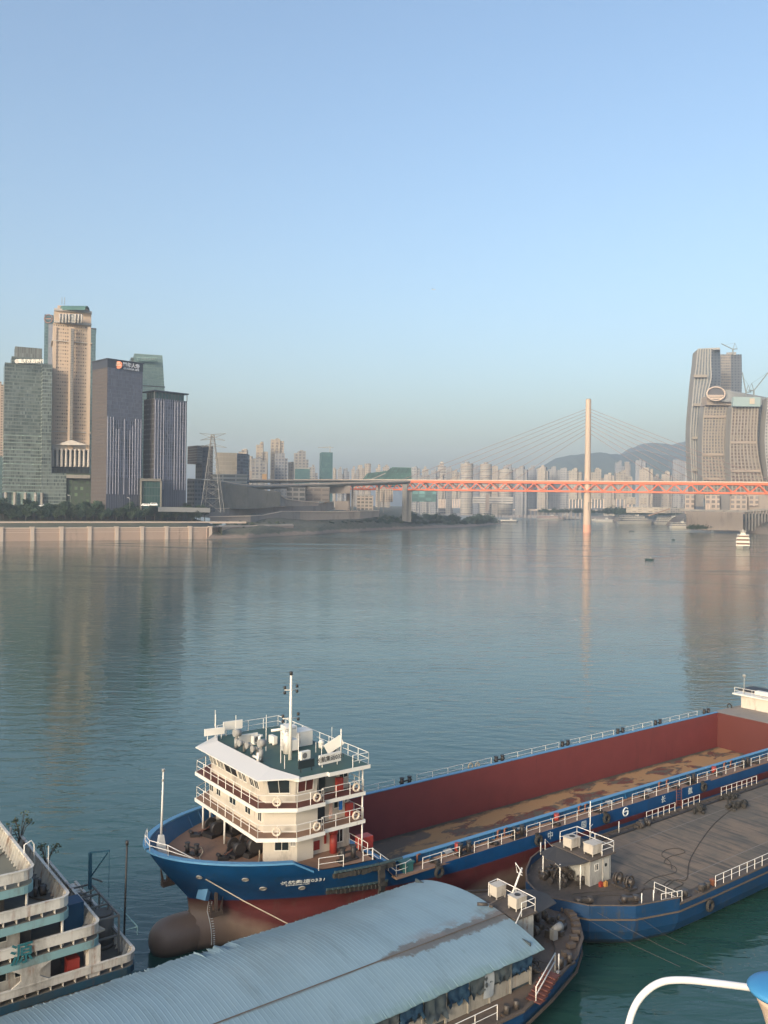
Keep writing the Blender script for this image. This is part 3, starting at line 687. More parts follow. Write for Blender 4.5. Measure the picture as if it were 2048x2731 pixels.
for i,(x,lab) in enumerate(((22.6,'round black tyre fender hung on the cargo ship side nearest its wheelhouse'),(35.0,'round black tyre fender on the cargo ship side left of the first big character'),(45.0,'black tyre fender on the cargo ship side between the second character and the emblem'),(62.2,'black tyre fender on the cargo ship side beyond the last big character'))):
    mb=MB(); mb.torus((x,-9.42,4.45),.38,.17,'y',16,7); mb.cbox((x-.1,-9.3,4.98),(.35,.2,.3)); solo('tyre_fender',mb,RUBBER,lab,'tyre',(x,-9.42,4.45),'D','tyres hung on the cargo ship side')
# small deck fittings along near side deck
for k,x in enumerate((22.5,29.6,38,44.3,52,57.5,66,74,82)):
    mb=MB(); mb.cyl((x,-8.5,5.0),.2,.32,10,'z'); mb.cyl((x,-8.95,5.15),.2,.4,8,'x'); part('fairlead_roller',mb,DARK,ship)
ORG=paint('orange_brown_fitting',(.24,.09,.045),(.16,.06,.035),.6,sc_=3,rust=.3)
for k,x in enumerate((21.3,31.0,31.9,42.4,43.4,55.8,57.2,68.6,70.0,80)):
    mb=MB(); mb.tube([(x,-7.95,5),(x,-7.95,5.75),(x+.35,-7.95,5.75)],.09,6); part('air_pipe',mb,ORG,ship)
for x,la in ((25.9,'red steel drum standing by the coaming on the side deck nearest the wheelhouse'),(42.0-3,'red steel drum standing by the coaming midway along the side deck'),(66.3,'red steel drum standing by the coaming far along the side deck')):
    mb=MB(); mb.cyl((x,-8.05,4.99),.27,.8,12); solo('drum',mb,REDP,la,'drum',(x,-8.05,4.99),'D','red drums on the side deck')
for x in (24.2,33.5,46.5,53.2): 
    mb=MB(); mb.poly([(x,-7.95,5.5),(x+.9,-7.95,5.5),(x+.9,-8.45,5.3),(x,-8.45,5.3)]); mb.tube([(x,-8.45,5.0),(x,-8.45,5.3)],.03,4); mb.tube([(x+.9,-8.45,5.0),(x+.9,-8.45,5.3)],.03,4); part('sloping_tray',mb,GREYM,ship)
# lengthwise pipes on the side deck
mb=MB(); mb.tube([(19,-8.15,5.12),(90,-8.15,5.12)],.05,5); mb.tube([(19,-8.3,5.12),(90,-8.3,5.12)],.035,5); part('deck_pipe',mb,BROWN,ship)
mb=MB(); mb.box(19.15,20.1,-8.9,-8.2,5.0,5.75); mb.box(19.05,20.2,-9.0,-8.1,5.75,5.85); part('green_deck_box',mb,paint('green_box_paint',(.02,.12,.12),(.03,.1,.1)),ship)
solo('crate',MB().box(16.05,17.3,-6.9,-6.0,7.0,8.0),REDP,'red-brown steel box standing aft of the wheelhouse beside the sloping rail','box',(16.6,-6.4,7))
# ladder lying along the far rail
mb=MB(); mb.bar((20,8.6,5.5),(27,8.6,5.9),.06); mb.bar((20,8.2,5.5),(27,8.2,5.9),.06)
for i in range(14): mb.bar((20+i*.5,8.6,5.53+i*.0286),(20+i*.5,8.2,5.53+i*.0286),.05)
solo('ladder',mb,GREYM,'grey ladder lying along the far side of the cargo hold next to the wheelhouse','ladder',(20,8.4,5.5))
mb=MB(); mb.torus((43.0,8.9,5.55),.35,.08,'y'); mb.torus((44.1,8.9,5.5),.3,.07,'y'); solo('hose_reel',mb,ROPE,'pale hose reel beside the far rail of the cargo hold','hose reel',(43.5,8.9,5.2))
# aft house
aft=MB(); aft.prism([(98,7.3),(98,-7.3),(104,-7.3),(104,7.3)],5.68,7.55); ah=part('aft_house',aft,CREAM,ship)
mb=MB(); mb.box(97.6,104.2,-8.2,8.6,7.56,7.75); part('aft_house_roof',mb,WHITE,ship)
mb=MB(); rail(mb,[(97.8,8.3,7.75),(97.8,-6,7.75)],.9,1.4,2,.035); part('aft_railing',mb,RAILW,ship)
mb=MB(); mb.tube([(98.6,7.2,7.7),(98.6,7.2,10.3)],.07,6); mb.sph((98.6,7.2,10.5),.28,10); part('floodlight',mb,GREYM,ship)
q=D(2052,1845,9)
mb=MB(); mb.prism([(96.9,.9),(98.0,.9),(98.0,-.6),(96.9,-.6)],7.75,12.6); part('funnel',mb,paint('funnel_blue',(.015,.13,.33),(.012,.1,.27)),ship)
for (x,y,sx,sy) in ((99.5,4.5,2.4,1.0),(99.2,2.0,1.4,.8)):
    mb=MB(); mb.cbox((x,y,8.1),(sx,sy,.55),R(90)); part('deck_locker',mb,WHITE,ship)
mb=MB(); mb.prism([(100,9.0),(104,9.0),(104,3),(100,3)],7.8,8.0); part('aft_canopy',mb,DARK,ship)
mb=MB(); mb.torus((96.3,8.2,5.9),.35,.1,'x'); solo('tyre_fender',mb,RUBBER,'small black tyre lying at the far corner of the aft deck','tyre',(96.3,8.2,5.7),'D','tyres hung on the cargo ship side')
# lifebuoys
def ringmat():
    m,t,b=_new('lifebuoy_paint'); v=coords(t,(1,1,1)); n=noise(t,v,6,4,.6); t.links.new(mixc(t,ramp(t,n,.5,.7),(.62,.55,.45),(.42,.25,.16)),b.inputs['Base Color']); return m
LB=ringmat()
ringpos=[((8.0,-6.65,12.6),R(-34),'lifebuoy on the front corner of the upper gallery rail'),((11.2,-7.55,12.6),0,'lifebuoy in the middle of the upper gallery side rail'),((15.2,-7.3,12.6),0,'lifebuoy at the aft end of the upper gallery side rail beside red lockers'),
 ((8.0,-6.65,10.25),R(-34),'lifebuoy on the front corner of the lower gallery rail'),((11.2,-7.55,10.25),0,'lifebuoy in the middle of the lower gallery side rail'),((15.2,-7.3,10.25),0,'lifebuoy at the aft end of the lower gallery side rail')]
for p,a,la in ringpos:
    mb=MB(); mb.torus(p,.30,.085,'y',18,7)
    for q in range(4): mb.cbox((p[0]+.3*math.cos(q*math.pi/2+.7),p[1],p[2]+.3*math.sin(q*math.pi/2+.7)),(.1,.19,.1),0,q)
    o=solo('lifebuoy',mb,LB,'pale round '+la,'lifebuoy',p,'D','lifebuoys on the gallery rails'); o.rotation_euler=(0,0,DA+a)
# things on the galleries
for p,la in (((14.3,-6.1,12.05),'red fire locker under the window on the upper gallery'),((15.4,-6.0,9.7),'red fire locker at the aft end of the lower gallery')):
    mb=MB(); mb.box(p[0]-.3,p[0]+.3,p[1]-.15,p[1]+.2,p[2]+.1,p[2]+1.2); solo('fire_locker',mb,REDP,la,'locker',p)
mb=MB(); mb.prism([(13.2,-6.3),(13.5,-6.3),(13.5,-6.25),(13.2,-6.25)],10.1,11.6); solo('laundry',mb,plain('pale_pink_cloth',(.5,.33,.27),.9),'pale pink cloth hung to dry in front of the lower gallery door','laundry',(13.3,-6.3,10.1))
mb=MB(); mb.prism([(14.2,-6.3),(14.5,-6.3),(14.5,-6.22),(14.2,-6.22)],10.6,11.5); solo('laundry',mb,plain('blue_cloth',(.01,.12,.4),.9),'blue shirt hung to dry on the lower gallery by the window','laundry',(14.3,-6.3,10.6))
# mooring line to the shed
solotube('mooring_line',[(3.0,-2.3,6.75),tuple(Vector((3.0,-2.3,6.75)).lerp(Vector(D(800,2480,4.9)),.5)-Vector((0,0,.12))),D(805,2483,4.9)],.045,ROPE,'taut pale mooring line from the bow fairlead down to the sheet metal roof','mooring line')
# ================= low barges and landing stage =================
def offset_poly(P,d):
    n=len(P); out=[]
    for i in range(n):
        a=Vector(P[i-1]);b=Vector(P[i]);c=Vector(P[(i+1)%n])
        e1=(b-a).normalized(); e2=(c-b).normalized()
        n1=Vector((-e1.y,e1.x)); n2=Vector((-e2.y,e2.x)); m=(n1+n2)
        if m.length<1e-4: m=n1
        m.normalize(); k=d/max(.35,m.dot(n1)); out.append((b.x+m.x*k,b.y+m.y*k))
    return out
def ccw(P):
    a=sum(P[i][0]*P[(i+1)%len(P)][1]-P[(i+1)%len(P)][0]*P[i][1] for i in range(len(P))); return P if a>0 else P[::-1]
def barge_hull(P,levels,z_of=None):
    P=ccw(P); m_=MB(); rows=[]
    for z,ins in levels:
        q=offset_poly(P,ins); rows.append([(x,y,z if z<2.9 or not z_of else z_of(P[i])) for i,(x,y) in enumerate(q)])
    m_.grid(rows[::-1],closed=True,sm=False); return m_
def barge_mat(name,a,b_):
    m,t,b=_new(name); n1=noise(t,coords(t,(.35,.35,.6)),1,6,.7); n2=noise(t,coords(t,(1.2,1.2,.25)),1,7,.72)
    geo=N(t,'NewGeometry'); sp=N(t,'SeparateXYZ'); t.links.new(geo.outputs['Position'],sp.inputs[0])
    c=mixc(t,ramp(t,n1,.35,.65),a,b_); c=mixc(t,math_(t,'MULTIPLY',ramp(t,n2,.56,.70),.8),c,(.055,.05,.04))
    c=mixc(t,ramp(t,math_(t,'ADD',sp.outputs[2],math_(t,'MULTIPLY',n2,.8)),.95,.45),c,(.03,.035,.03))
    t.links.new(c,b.inputs['Base Color']); b.inputs['Roughness'].default_value=.55; bump(t,b,n1,.3,.1); return m
BBLUE=barge_mat('barge_blue_paint',(.002,.042,.125),(.004,.032,.085))
STEELW=plain('dull_wire',(.09,.08,.075),.6)
# ---- flat deck barge ----
def plankmat():
    m,t,b=_new('weathered_deck_planks'); tc=N(t,'TexCoord'); sp=N(t,'SeparateXYZ'); t.links.new(tc.outputs['Object'],sp.inputs[0])
    st=noise(t,coords(t,(1.6,.16,1)),1,6,.7); bl=noise(t,coords(t,(.12,.2,1)),1,5,.65); fine=noise(t,coords(t,(7,.5,1)),1,3,.6)
    pl=math_(t,'FLOOR',math_(t,'MULTIPLY',sp.outputs[0],3.2)); wn=N(t,'TexWhiteNoise',noise_dimensions='1D'); t.links.new(pl,wn.inputs['W'])
    c=mixc(t,ramp(t,bl,.42,.58),(.21,.155,.11),(.12,.105,.085)); c=mixc(t,ramp(t,wn.outputs['Value'],.0,1,.0,.28),c,(.07,.06,.055))
    c=mixc(t,ramp(t,st,.50,.60,0,.85),c,(.065,.062,.055)); c=mixc(t,ramp(t,fine,.5,.75,0,.35),c,(.19,.145,.12))
    s=noise(t,coords(t,(.9,.35,1)),1,5,.75); c=mixc(t,ramp(t,s,.70,.74,0,.7),c,(.035,.033,.032))
    gap=math_(t,'LESS_THAN',math_(t,'FRACT',math_(t,'MULTIPLY',sp.outputs[0],3.2)),.09); c=mixc(t,math_(t,'MULTIPLY',gap,.5),c,(.05,.045,.04))
    t.links.new(c,b.inputs['Base Color']); b.inputs['Roughness'].default_value=.9; bump(t,b,math_(t,'ADD',st,fine),.3,.03); return m
DIRTY=paint('grimy_brown_deck',(.13,.10,.08),(.085,.07,.06),.85,sc_=.8,dirtamt=.9,dirt=(.03,.028,.026),streak=False)
RIM=paint('grimy_deck_edge',(.075,.06,.05),(.12,.09,.07),.85,sc_=1.5,rust=.4,streak=False)
GREYWALL=paint('grimy_white_wall',(.48,.47,.43),(.36,.36,.34),.7,sc_=.8,rust=.5,dirtamt=.6)
B=thing('deck_barge','long flat blue barge with bare wooden deck moored beside the cargo ship','barge',(30,-17,0))
PB=[(96,-9.95),(96,-23.7),(42,-23.7),(36.7,-23.6),(32.5,-22.4),(29.4,-20.2),(28.0,-17.6),(27.8,-15.9),(28.6,-14.0),(30.2,-12.4),(32.5,-10.8),(35,-9.95)]
zB=lambda p: 3.2 if p[0]>36 else 3.75
part('hull',barge_hull(PB,[(3.3,0),(2.7,.0),(2.65,.06),(1.6,.22),(.8,.6),(0,1.55),(-1.2,2.6)],lambda p:zB(p)+.02),BBLUE,B)
mb=MB(); Q=offset_poly(ccw(PB),.04); mb.poly([(x,y,3.2) for x,y in Q]); part('deck_edge',mb,DIRTY,B)
mb=MB(); mb.poly([(36.8,-10.9,3.207),(37.6,-22.4,3.207),(95.5,-22.4,3.207),(95.5,-11.2,3.207)]); part('plank_deck',mb,plankmat(),B)
mb=MB()
for p,q in zip(PB[3:11],PB[4:12]): mb.bar((p[0],p[1],3.84),(q[0],q[1],3.84),.14,.07)
for i in range(12):
    p,q=PB[i],PB[(i+1)%12]; mb.bar((p[0],p[1],2.68),(q[0],q[1],2.68),.16,.12)
mb.bar((36.7,-23.55,3.27),(96,-23.65,3.27),.25,.12); mb.bar((35,-10.0,3.27),(96,-10.0,3.27),.25,.12)
part('rubbing_strip',mb,RIM,B)
mb=MB()
for p,q in zip(PB[3:11],PB[4:12]): mb.bar((p[0],p[1],3.5),(q[0],q[1],3.5),.10,.68)
part('bow_bulwark',mb,BBLUE,B)
mb=MB(); mb.poly([(39,-20.7,3.214),(95,-20.35,3.214),(95,-20.27,3.214),(39,-20.6,3.214)]); mb.poly([(38.5,-13.1,3.214),(95,-12.5,3.214),(95,-12.43,3.214),(38.5,-13.0,3.214)]); part('painted_line',mb,paint('faded_white_line',(.22,.2,.18),(.14,.12,.1),.9,sc_=3),B)
mb=MB()
mb.box(36.5,95,-11.0,-10.75,3.205,3.3)
for i in range(40): mb.box(37+i*1.45,37.1+i*1.45,-10.75,-10.2,3.205,3.26)
part('gutter_bar',mb,DARK,B)
for a,b in ((50.6,55.6),(57.0,60.2),(64.5,72),(75,88)): railp('railing',[(a,-10.15,3.25),(b,-10.15,3.25)],.95,1.1,2,B)
railp('railing',[(42.1,-23.5,3.3),(66,-23.5,3.3)],.95,1.25,2,B); railp('railing',[(68,-23.5,3.3),(90,-23.5,3.3)],.95,1.25,2,B)
railp('railing',[(34.8,-22.5,4.3),(36.7,-23.4,3.3)],.0001+.9,1.0,2,B); railp('railing',[(35.2,-22.9,3.3),(37.2,-23.5,3.3)],.95,1.1,2,B)
for x,y,z in ((33.4,-22.3,3.4),(45.6,-10.5,3.2),(34.0,-10.6,3.7),(34.7,-22.5,3.4)):
    mb=MB(); mb.tube([(x,y,z),(x,y,z+1.15)],.05,5); part('stanchion',mb,RAILW,B)
mb=MB(); mb.tube([(34.6,-10.6,3.7),(34.6,-10.6,5.0),(35.9,-10.4,3.9),(34.6,-10.6,4.0)],.045,5); part('bow_bracket',mb,RAILW,B)
# deckhouse
h0=[(33.3,-17.0),(36.1,-17.0),(36.1,-13.0),(33.3,-13.0)]
mb=MB(); mb.prism(h0,3.2,5.5); dhs=part('deckhouse',mb,GREYWALL,B)
mb=MB(); mb.prism([(33.0,-17.3),(36.4,-17.3),(36.4,-12.8),(33.0,-12.8)],5.5,5.62); part('roof',mb,DIRTY,dhs)
mb=MB(); mb.box(35.0,35.75,-17.06,-17.0,3.3,5.2); mb.box(34.98,35.02,-17.08,-17.0,3.3,5.25); mb.box(35.74,35.78,-17.08,-17.0,3.3,5.25); mb.box(34.98,35.78,-17.08,-17.0,5.2,5.25)
dr=part('door',mb,GREYWALL,dhs); mb=MB(); mb.cyl((35.35,-17.085,4.65),.16,.02,12,'y'); part('porthole',mb,GLASS,dr)
win((33.95,-17.0),(34.45,-17.0),4.4,5.0,par=dhs); 
mb=MB(); mb.prism([(33.25,-14.3),(33.25,-13.6),(33.29,-13.6),(33.29,-14.3)],4.5,5.1); part('window',mb,GLASS,dhs)
cano=[(31.2,-13.2,5.45),(33.3,-13.2,5.6),(33.4,-17.2,5.58),(32.0,-17.0,5.5),(30.35,-16.25,5.4),(30.9,-15.2,5.3),(30.6,-14.4,5.42)]
mb=MB(); mb.poly(cano); mb.poly([(x,y,z-.05) for x,y,z in cano[::-1]]); 
for i in range(7): a=cano[i];b=cano[(i+1)%7]; mb.bar((a[0],a[1],a[2]-.03),(b[0],b[1],b[2]-.03),.06)
part('canopy',mb,paint('black_tarpaulin',(.035,.035,.038),(.055,.05,.048),.8,sc_=1.2,streak=False),B)
mb=MB()
for x,y in ((31.3,-13.4),(30.7,-15.9),(32.3,-16.8)): mb.tube([(x,y,3.2),(x,y,5.4)],.06,6)
part('canopy_post',mb,WHITE,B)
def rusttank(x,y,z,s,par,lab=None):
    m_=MB(); m_.prism([(x-s,y-s*.8),(x+s,y-s*.8),(x+s,y+s*.8),(x-s,y+s*.8)],z+.2,z+.95)
    m_.prism([(x-s*1.06,y-s*.86),(x+s*1.06,y-s*.86),(x+s*1.06,y+s*.86),(x-s*1.06,y+s*.86)],z+.95,z+1.02)
    for a in (-1,1):
        for b_ in (-1,1): m_.bar((x+a*s*.9,y+b_*s*.7,z),(x+a*s*.9,y+b_*s*.7,z+.2),.07)
    return m_
TANK=paint('rusty_white_tank',(.52,.48,.42),(.40,.36,.31),.65,sc_=1.5,rust=.7,dirtamt=.4)
m_=rusttank(33.9,-14.4,5.62,.6,B); t1=part('water_tank',m_,TANK,dhs); mb=MB(); mb.cyl((33.95,-14.4,6.645),.26,.03,12)
solo('tank_hatch',mb,DARK,'dark round hole in the top of the rear roof tank on the deckhouse','hatch',(33.95,-14.4,6.645))
solo('water_tank',rusttank(34.4,-16.4,5.62,.65,B),TANK,'square white tank nearest the railing on the flat barge deckhouse roof','tank',(34.4,-16.4,5.62))
mb=MB(); rail(mb,[(34.7,-17.15,5.62),(36.3,-17.15,5.62),(36.3,-12.95,5.62),(34.0,-12.95,5.62)],.95,2.1,2,.04); part('roof_railing',mb,RAILW,dhs)
mb=MB(); mb.tube([(36.4,-14.4,5.6),(36.4,-14.4,9.3)],.05,5); mb.tube([(36.1,-14.6,7.0),(37.0,-14.2,7.0)],.03,4); mb.tube([(36.2,-14.6,6.3),(37.2,-14.1,6.3)],.03,4); part('mast',mb,RAILW,dhs)
def junk(name,cx,cy,z,rx,ry,h,n,seed,mat,lab,cat,grp=None):
    rr=random.Random(seed); m_=MB()
    for i in range(n):
        a=rr.uniform(0,6.28); q=math.sqrt(rr.random()); x=cx+math.cos(a)*rx*q; y=cy+math.sin(a)*ry*q; zz=z+rr.random()*h*(1.1-q)
        k=rr.random()
        if k<.35: m_.cyl((x-.2,y,zz+.25),rr.uniform(.16,.36),rr.uniform(.2,.6),12,rr.choice('xy'))
        elif k<.6: m_.cbox((x,y,zz+.15),(rr.uniform(.3,.8),rr.uniform(.15,.5),rr.uniform(.2,.6)),rr.uniform(0,3))
        elif k<.8: m_.torus((x,y,zz+.25),rr.uniform(.2,.36),.07,rr.choice('xyz'),12,5)
        else: m_.cyl((x,y,zz),rr.uniform(.1,.2),rr.uniform(.3,.9),8)
    return solo(name,m_,mat,lab,cat,(cx,cy,z),'D',grp)
junk('mooring_winch',32.9,-14.6,3.2,1.9,1.9,1.0,52,3,paint('oily_machinery',(.03,.03,.03),(.075,.06,.05),.5,sc_=2.5,rust=.4,streak=False),'dark greasy winch machinery heaped under the canopy of the flat barge','winch')
bpy.data.materials['oily_machinery']; OIL=bpy.data.materials['oily_machinery']
mb=MB()
for x,y in ((35.6,-18.3),(35.8,-19.3)):
    mb.torus((x,y,3.85),.5,.09,'y',16,6); mb.cyl((x,y-.35,3.85),.25,.7,10,'y'); mb.torus((x,y+.3,3.85),.42,.06,'y',16,5)
mb.cbox((35.7,-18.8,3.3),(1.1,1.9,.16)); mb.bar((35.7,-19.5,3.3),(35.7,-19.5,3.9),.1); mb.bar((35.7,-18,3.3),(35.7,-18,3.9),.1)
solo('cable_reel',mb,OIL,'black double cable reel standing on the flat barge foredeck','cable reel',(35.7,-18.8,3.2))
for x,y,m__,la in ((34.1,-17.55,REDP,'red plastic jerrycan standing by the deckhouse door'),(34.5,-17.75,paint('yellow_plastic',(.42,.22,.06),(.35,.17,.05)),'yellow plastic jerrycan standing by the deckhouse door')):
    mb=MB(); mb.prism([(x-.16,y-.12),(x+.16,y-.12),(x+.16,y+.12),(x-.16,y+.12)],3.21,3.6); mb.cyl((x,y,3.6),.06,.1,8); solo('jerrycan',mb,m__,la,'jerrycan',(x,y,3.21))
mb=MB(); mb.box(42.3,42.75,-23.2,-22.8,3.2,3.7); solo('fuel_can',mb,ORG,'small orange box at the start of the flat barge near rail','box',(42.5,-23,3.2))
for i,(x,y,la) in enumerate(((30.2,-19.0,'black double bollard at the very bow of the flat barge'),(33.6,-21.0,'black double bollard beside the lone white post on the flat barge bow'),(37.9,-23.0,'black bollard just aft of the small white gate on the flat barge'),(40.9,-23.2,'low black bollard before the orange box on the flat barge'),(49.5,-10.6,'black bollard at the far edge of the flat barge by the ladder'))):
    mb=MB(); mb.cbox((x,y,3.28),(1.7,.8,.16),R(-35 if i<2 else 5))
    for k in (-.45,.45): mb.cyl((x+k,y-k*.5*(i<2),3.3),.25,.55,10)
    mb.cbox((x,y,3.6),(1.5,.3,.3),R(-35 if i<2 else 5)); part('bollard',mb,OIL,B,la)
junk('rubbish_heap',62.5,-13.4,3.2,1.6,.8,.3,16,8,RUBBER,'heap of old black tyres lying on the planks near the far rail','tyres')
junk('rubbish_heap',57.5,-11.9,3.2,1.3,.5,.3,12,9,RUBBER,'heap of black tyres at the plank edge beside the cargo ship ladder','tyres')
junk('rubbish_heap',64.5,-11.3,3.2,1.6,.6,.25,12,12,RUBBER,'dark tangle of tyres and rope farthest along the flat barge','tyres')
junk('rubbish_heap',49.0,-10.9,3.2,.9,.45,.3,8,10,OIL,'dark gear heaped at the near end of the far barge rail','deck gear')
mb=MB(); mb.bar((56.3,-9.9,3.2),(57.0,-9.35,5.4),.06); mb.bar((56.9,-10.1,3.2),(57.6,-9.55,5.4),.06)
for i in range(8): t_=i/8; mb.bar((56.3+.7*t_,-9.9+.55*t_,3.3+2.1*t_),(56.9+.7*t_,-10.1+.55*t_,3.3+2.1*t_),.05)
solo('boarding_ladder',mb,REDDK,'red-brown ladder leaning from the flat barge up to the cargo ship rail','ladder',(56.5,-10,3.2))
solotube('hose',smooth([(37.5,-19.5,3.25),(39.5,-19.2,3.24),(41.9,-19.6,3.24),(43.0,-18.8,3.24),(43.0,-17.7,3.24),(44.6,-17.2,3.24),(46.7,-17.4,3.24),(46.9,-16.4,3.24),(45.5,-16.0,3.24),(44.2,-16.6,3.24),(43.6,-17.9,3.24),(42.3,-19.0,3.24)]),.028,DROPE,'dark hose looping across the middle of the plank deck','hose')
solotube('hose',smooth([(36.5,-20.0,3.25),(38.3,-20.6,3.24),(40.2,-20.3,3.24),(40.5,-21.4,3.24),(38.8,-21.6,3.24),(37.6,-21.9,3.24),(37.0,-21.2,3.25),(38.6,-20.9,3.24),(40.6,-20.6,3.26),(41.6,-21.0,3.24),(46,-18.5,3.24),(55,-15.0,3.24),(62,-13.2,3.25)]),.035,DROPE,'dark rope coiled near the barge bow and trailing back along the planks','rope')
solotube('rope',smooth([(29.8,-18.8,3.8),(31,-17.9,3.25),(33,-18.9,3.25),(35.5,-20.3,3.25),(37,-19.9,3.25)]),.035,DROPE,'dark rope from the bow bollard across the flat barge foredeck','rope')
solotube('rope',smooth([(29.9,-18.0,3.8),(32,-17.6,3.25),(35,-19.2,3.4),(35.6,-19,3.9)]),.03,DROPE,'dark rope from the barge bow to the double cable reel','rope')
for i,(x0,y0,z0,px,py,la) in enumerate(((29.4,-19.9,3.6,1980,2620,'long mooring wire slanting from the barge bow, upper one of two'),(28.6,-18.9,3.2,1860,2600,'long mooring wire slanting from the barge bow, lower one of two'),(32.6,-22.4,3.0,1850,2530,'thin mooring wire slanting down from the near shoulder of the barge'))):
    e=D(px,py,-.4); solotube('mooring_wire',[(x0,y0,z0),tuple((Vector((x0,y0,z0))+Vector(e))/2-Vector((0,0,.25))),e],.013,STEELW,la,'mooring wire',None,4)
mb=MB(); mb.torus((40.7,-23.9,2.2),.4,.16,'y',14,6); solo('tyre_fender',mb,RUBBER,'dark tyre fender on the near side of the flat barge','tyre',(40.7,-23.9,2.2))
mb=MB(); mb.torus((27.6,-17.0,2.0),.4,.18,'x',14,6); solo('tyre_fender',mb,RUBBER,'tyre squeezed between the two barge bows','tyre',(27.6,-17,2.0))
# ---- shed barge ----
C_=thing('shed_barge','blue barge under a long pale arched sheet metal roof in the foreground','barge',(20,-18,0))
PC=[(-26,-9.8),(-26,-26.4),(15.5,-26.3),(19.5,-25.2),(23.8,-23.7),(26.2,-22.2),(27.9,-20.4),(29.1,-18.4),(29.0,-16.2),(27.9,-14.0),(26,-12.0),(23,-10.4),(20,-9.8)]
part('hull',barge_hull(PC,[(2.9,0),(2.2,.0),(2.1,.1),(1.4,.35),(.7,.7),(0,1.3),(-1.2,2.4)],lambda p:2.9),BBLUE,C_)
mb=MB(); mb.poly([(x,y,2.82) for x,y in offset_poly(ccw(PC),.05)]); part('deck',mb,paint('worn_brown_barge_deck',(.16,.115,.085),(.10,.08,.065),.8,sc_=.6,rust=.3,streak=False,dirtamt=.6,dirt=(.035,.03,.03)),C_)
mb=MB()
for i in range(len(PC)):
    p,q=PC[i],PC[(i+1)%len(PC)]; mb.bar((p[0],p[1],2.93),(q[0],q[1],2.93),.22,.14); mb.bar((p[0],p[1],1.75),(q[0],q[1],1.75),.14,.14)
part('rubbing_strip',mb,RIM,C_)
def roofmat():
    m,t,b=_new('pale_sheet_metal'); tc=N(t,'TexCoord'); sp=N(t,'SeparateXYZ'); t.links.new(tc.outputs['Object'],sp.inputs[0])
    x,y=sp.outputs[0],sp.outputs[1]
    n=noise(t,coords(t,(.25,.25,.3)),1,6,.6); fine=noise(t,coords(t,(3.5,.6,1)),1,4,.7); sp_=noise(t,coords(t,(1.2,1.2,1)),1,8,.8)
    sheet=N(t,'TexWhiteNoise',noise_dimensions='2D'); cb=N(t,'CombineXYZ'); t.links.new(math_(t,'FLOOR',math_(t,'MULTIPLY',x,1.1)),cb.inputs[0]); t.links.new(math_(t,'GREATER_THAN',y,-2.7),cb.inputs[1]); t.links.new(cb.outputs[0],sheet.inputs['Vector'])
    c=mixc(t,ramp(t,n,.35,.65),(.195,.285,.335),(.22,.315,.365)); c=mixc(t,ramp(t,sheet.outputs['Value'],0,1,0,.16),c,(.15,.22,.24))
    c=mixc(t,ramp(t,fine,.62,.8,0,.5),c,(.14,.19,.165)); c=mixc(t,ramp(t,sp_,.66,.72,0,.6),c,(.09,.10,.07)); c=mixc(t,ramp(t,noise(t,coords(t,(.7,.12,1)),1,5,.7),.52,.7,0,.4),c,(.125,.175,.185))
    # green algae along the lower eave
    e=math_(t,'ADD',math_(t,'MULTIPLY',noise(t,coords(t,(.5,.5,1)),1,5,.7),3.0),y); c=mixc(t,ramp(t,e,-4.4,-5.4,0,.5),c,(.12,.20,.15))
    # dirt gathered along the lap joint
    d=math_(t,'ABSOLUTE',math_(t,'ADD',y,2.72))
    wob=noise(t,coords(t,(1.3,1.3,1)),1,6,.75); wide=ramp(t,x,-12.5,-10.0,.08,1.5)
    dd=math_(t,'SUBTRACT',d,math_(t,'MULTIPLY',wide,math_(t,'SUBTRACT',wob,.12)))
    c=mixc(t,ramp(t,dd,.10,-.10,0,.9),c,mixc(t,wob,(.16,.14,.12),(.06,.06,.055)))
    pool=math_(t,'MULTIPLY',math_(t,'MULTIPLY',ramp(t,y,-2.7,-2.5),ramp(t,y,-1.1,-2.0)),ramp(t,noise(t,coords(t,(.55,.8,1)),1,6,.7),.47,.56))
    pool=math_(t,'MULTIPLY',pool,ramp(t,x,-10,-7.5)); c=mixc(t,math_(t,'MULTIPLY',pool,.6),c,(.17,.14,.12))
    t.links.new(c,b.inputs['Base Color']); b.inputs['Roughness'].default_value=.45; b.inputs['Metallic'].default_value=.1; return m
def arch(y): 
    t=(y+17.9)/6.75; return 6.3-1.1*abs(t)**2.1
rr=random.Random(5)
ys=[-24.7+i*(13.6/20) for i in range(21)]
rows=[]; x=-25.0; k=0
sag={}
while x<19.45:
    ph=k%4; dz=(0,.008,.008,0)[ph]; e0=rr.uniform(-.05,.05); e1=rr.uniform(-.08,.08)
    if -4.8<x<-3.6 or -1.0<x<1.8: e1+=rr.uniform(-.35,.1)
    rows.append([(x+.03*math.sin(y),y+(e0 if j==0 else e1 if j==20 else 0),arch(y)+dz+.04*math.sin(x*.35+y*.4)+(.10 if (j>17 and -1.0<x<1.8) else 0)*math.sin(x*4)) for j,y in enumerate(ys)])
    x+=(.03,.04,.03,.22)[ph]; k+=1
mb=MB(); mb.grid(rows,sm=False); mb.grid([[(a,b,c-.04) for a,b,c in r][::-1] for r in rows[::4]],sm=False)

rf=part('roof',mb,roofmat(),C_)
mb=MB()
mb.bar((-24.5,-20.72,arch(-20.72)+.05),(19.3,-20.72,arch(-20.72)+.05),.05,.04)
part('lap_joint',mb,RIM,rf)
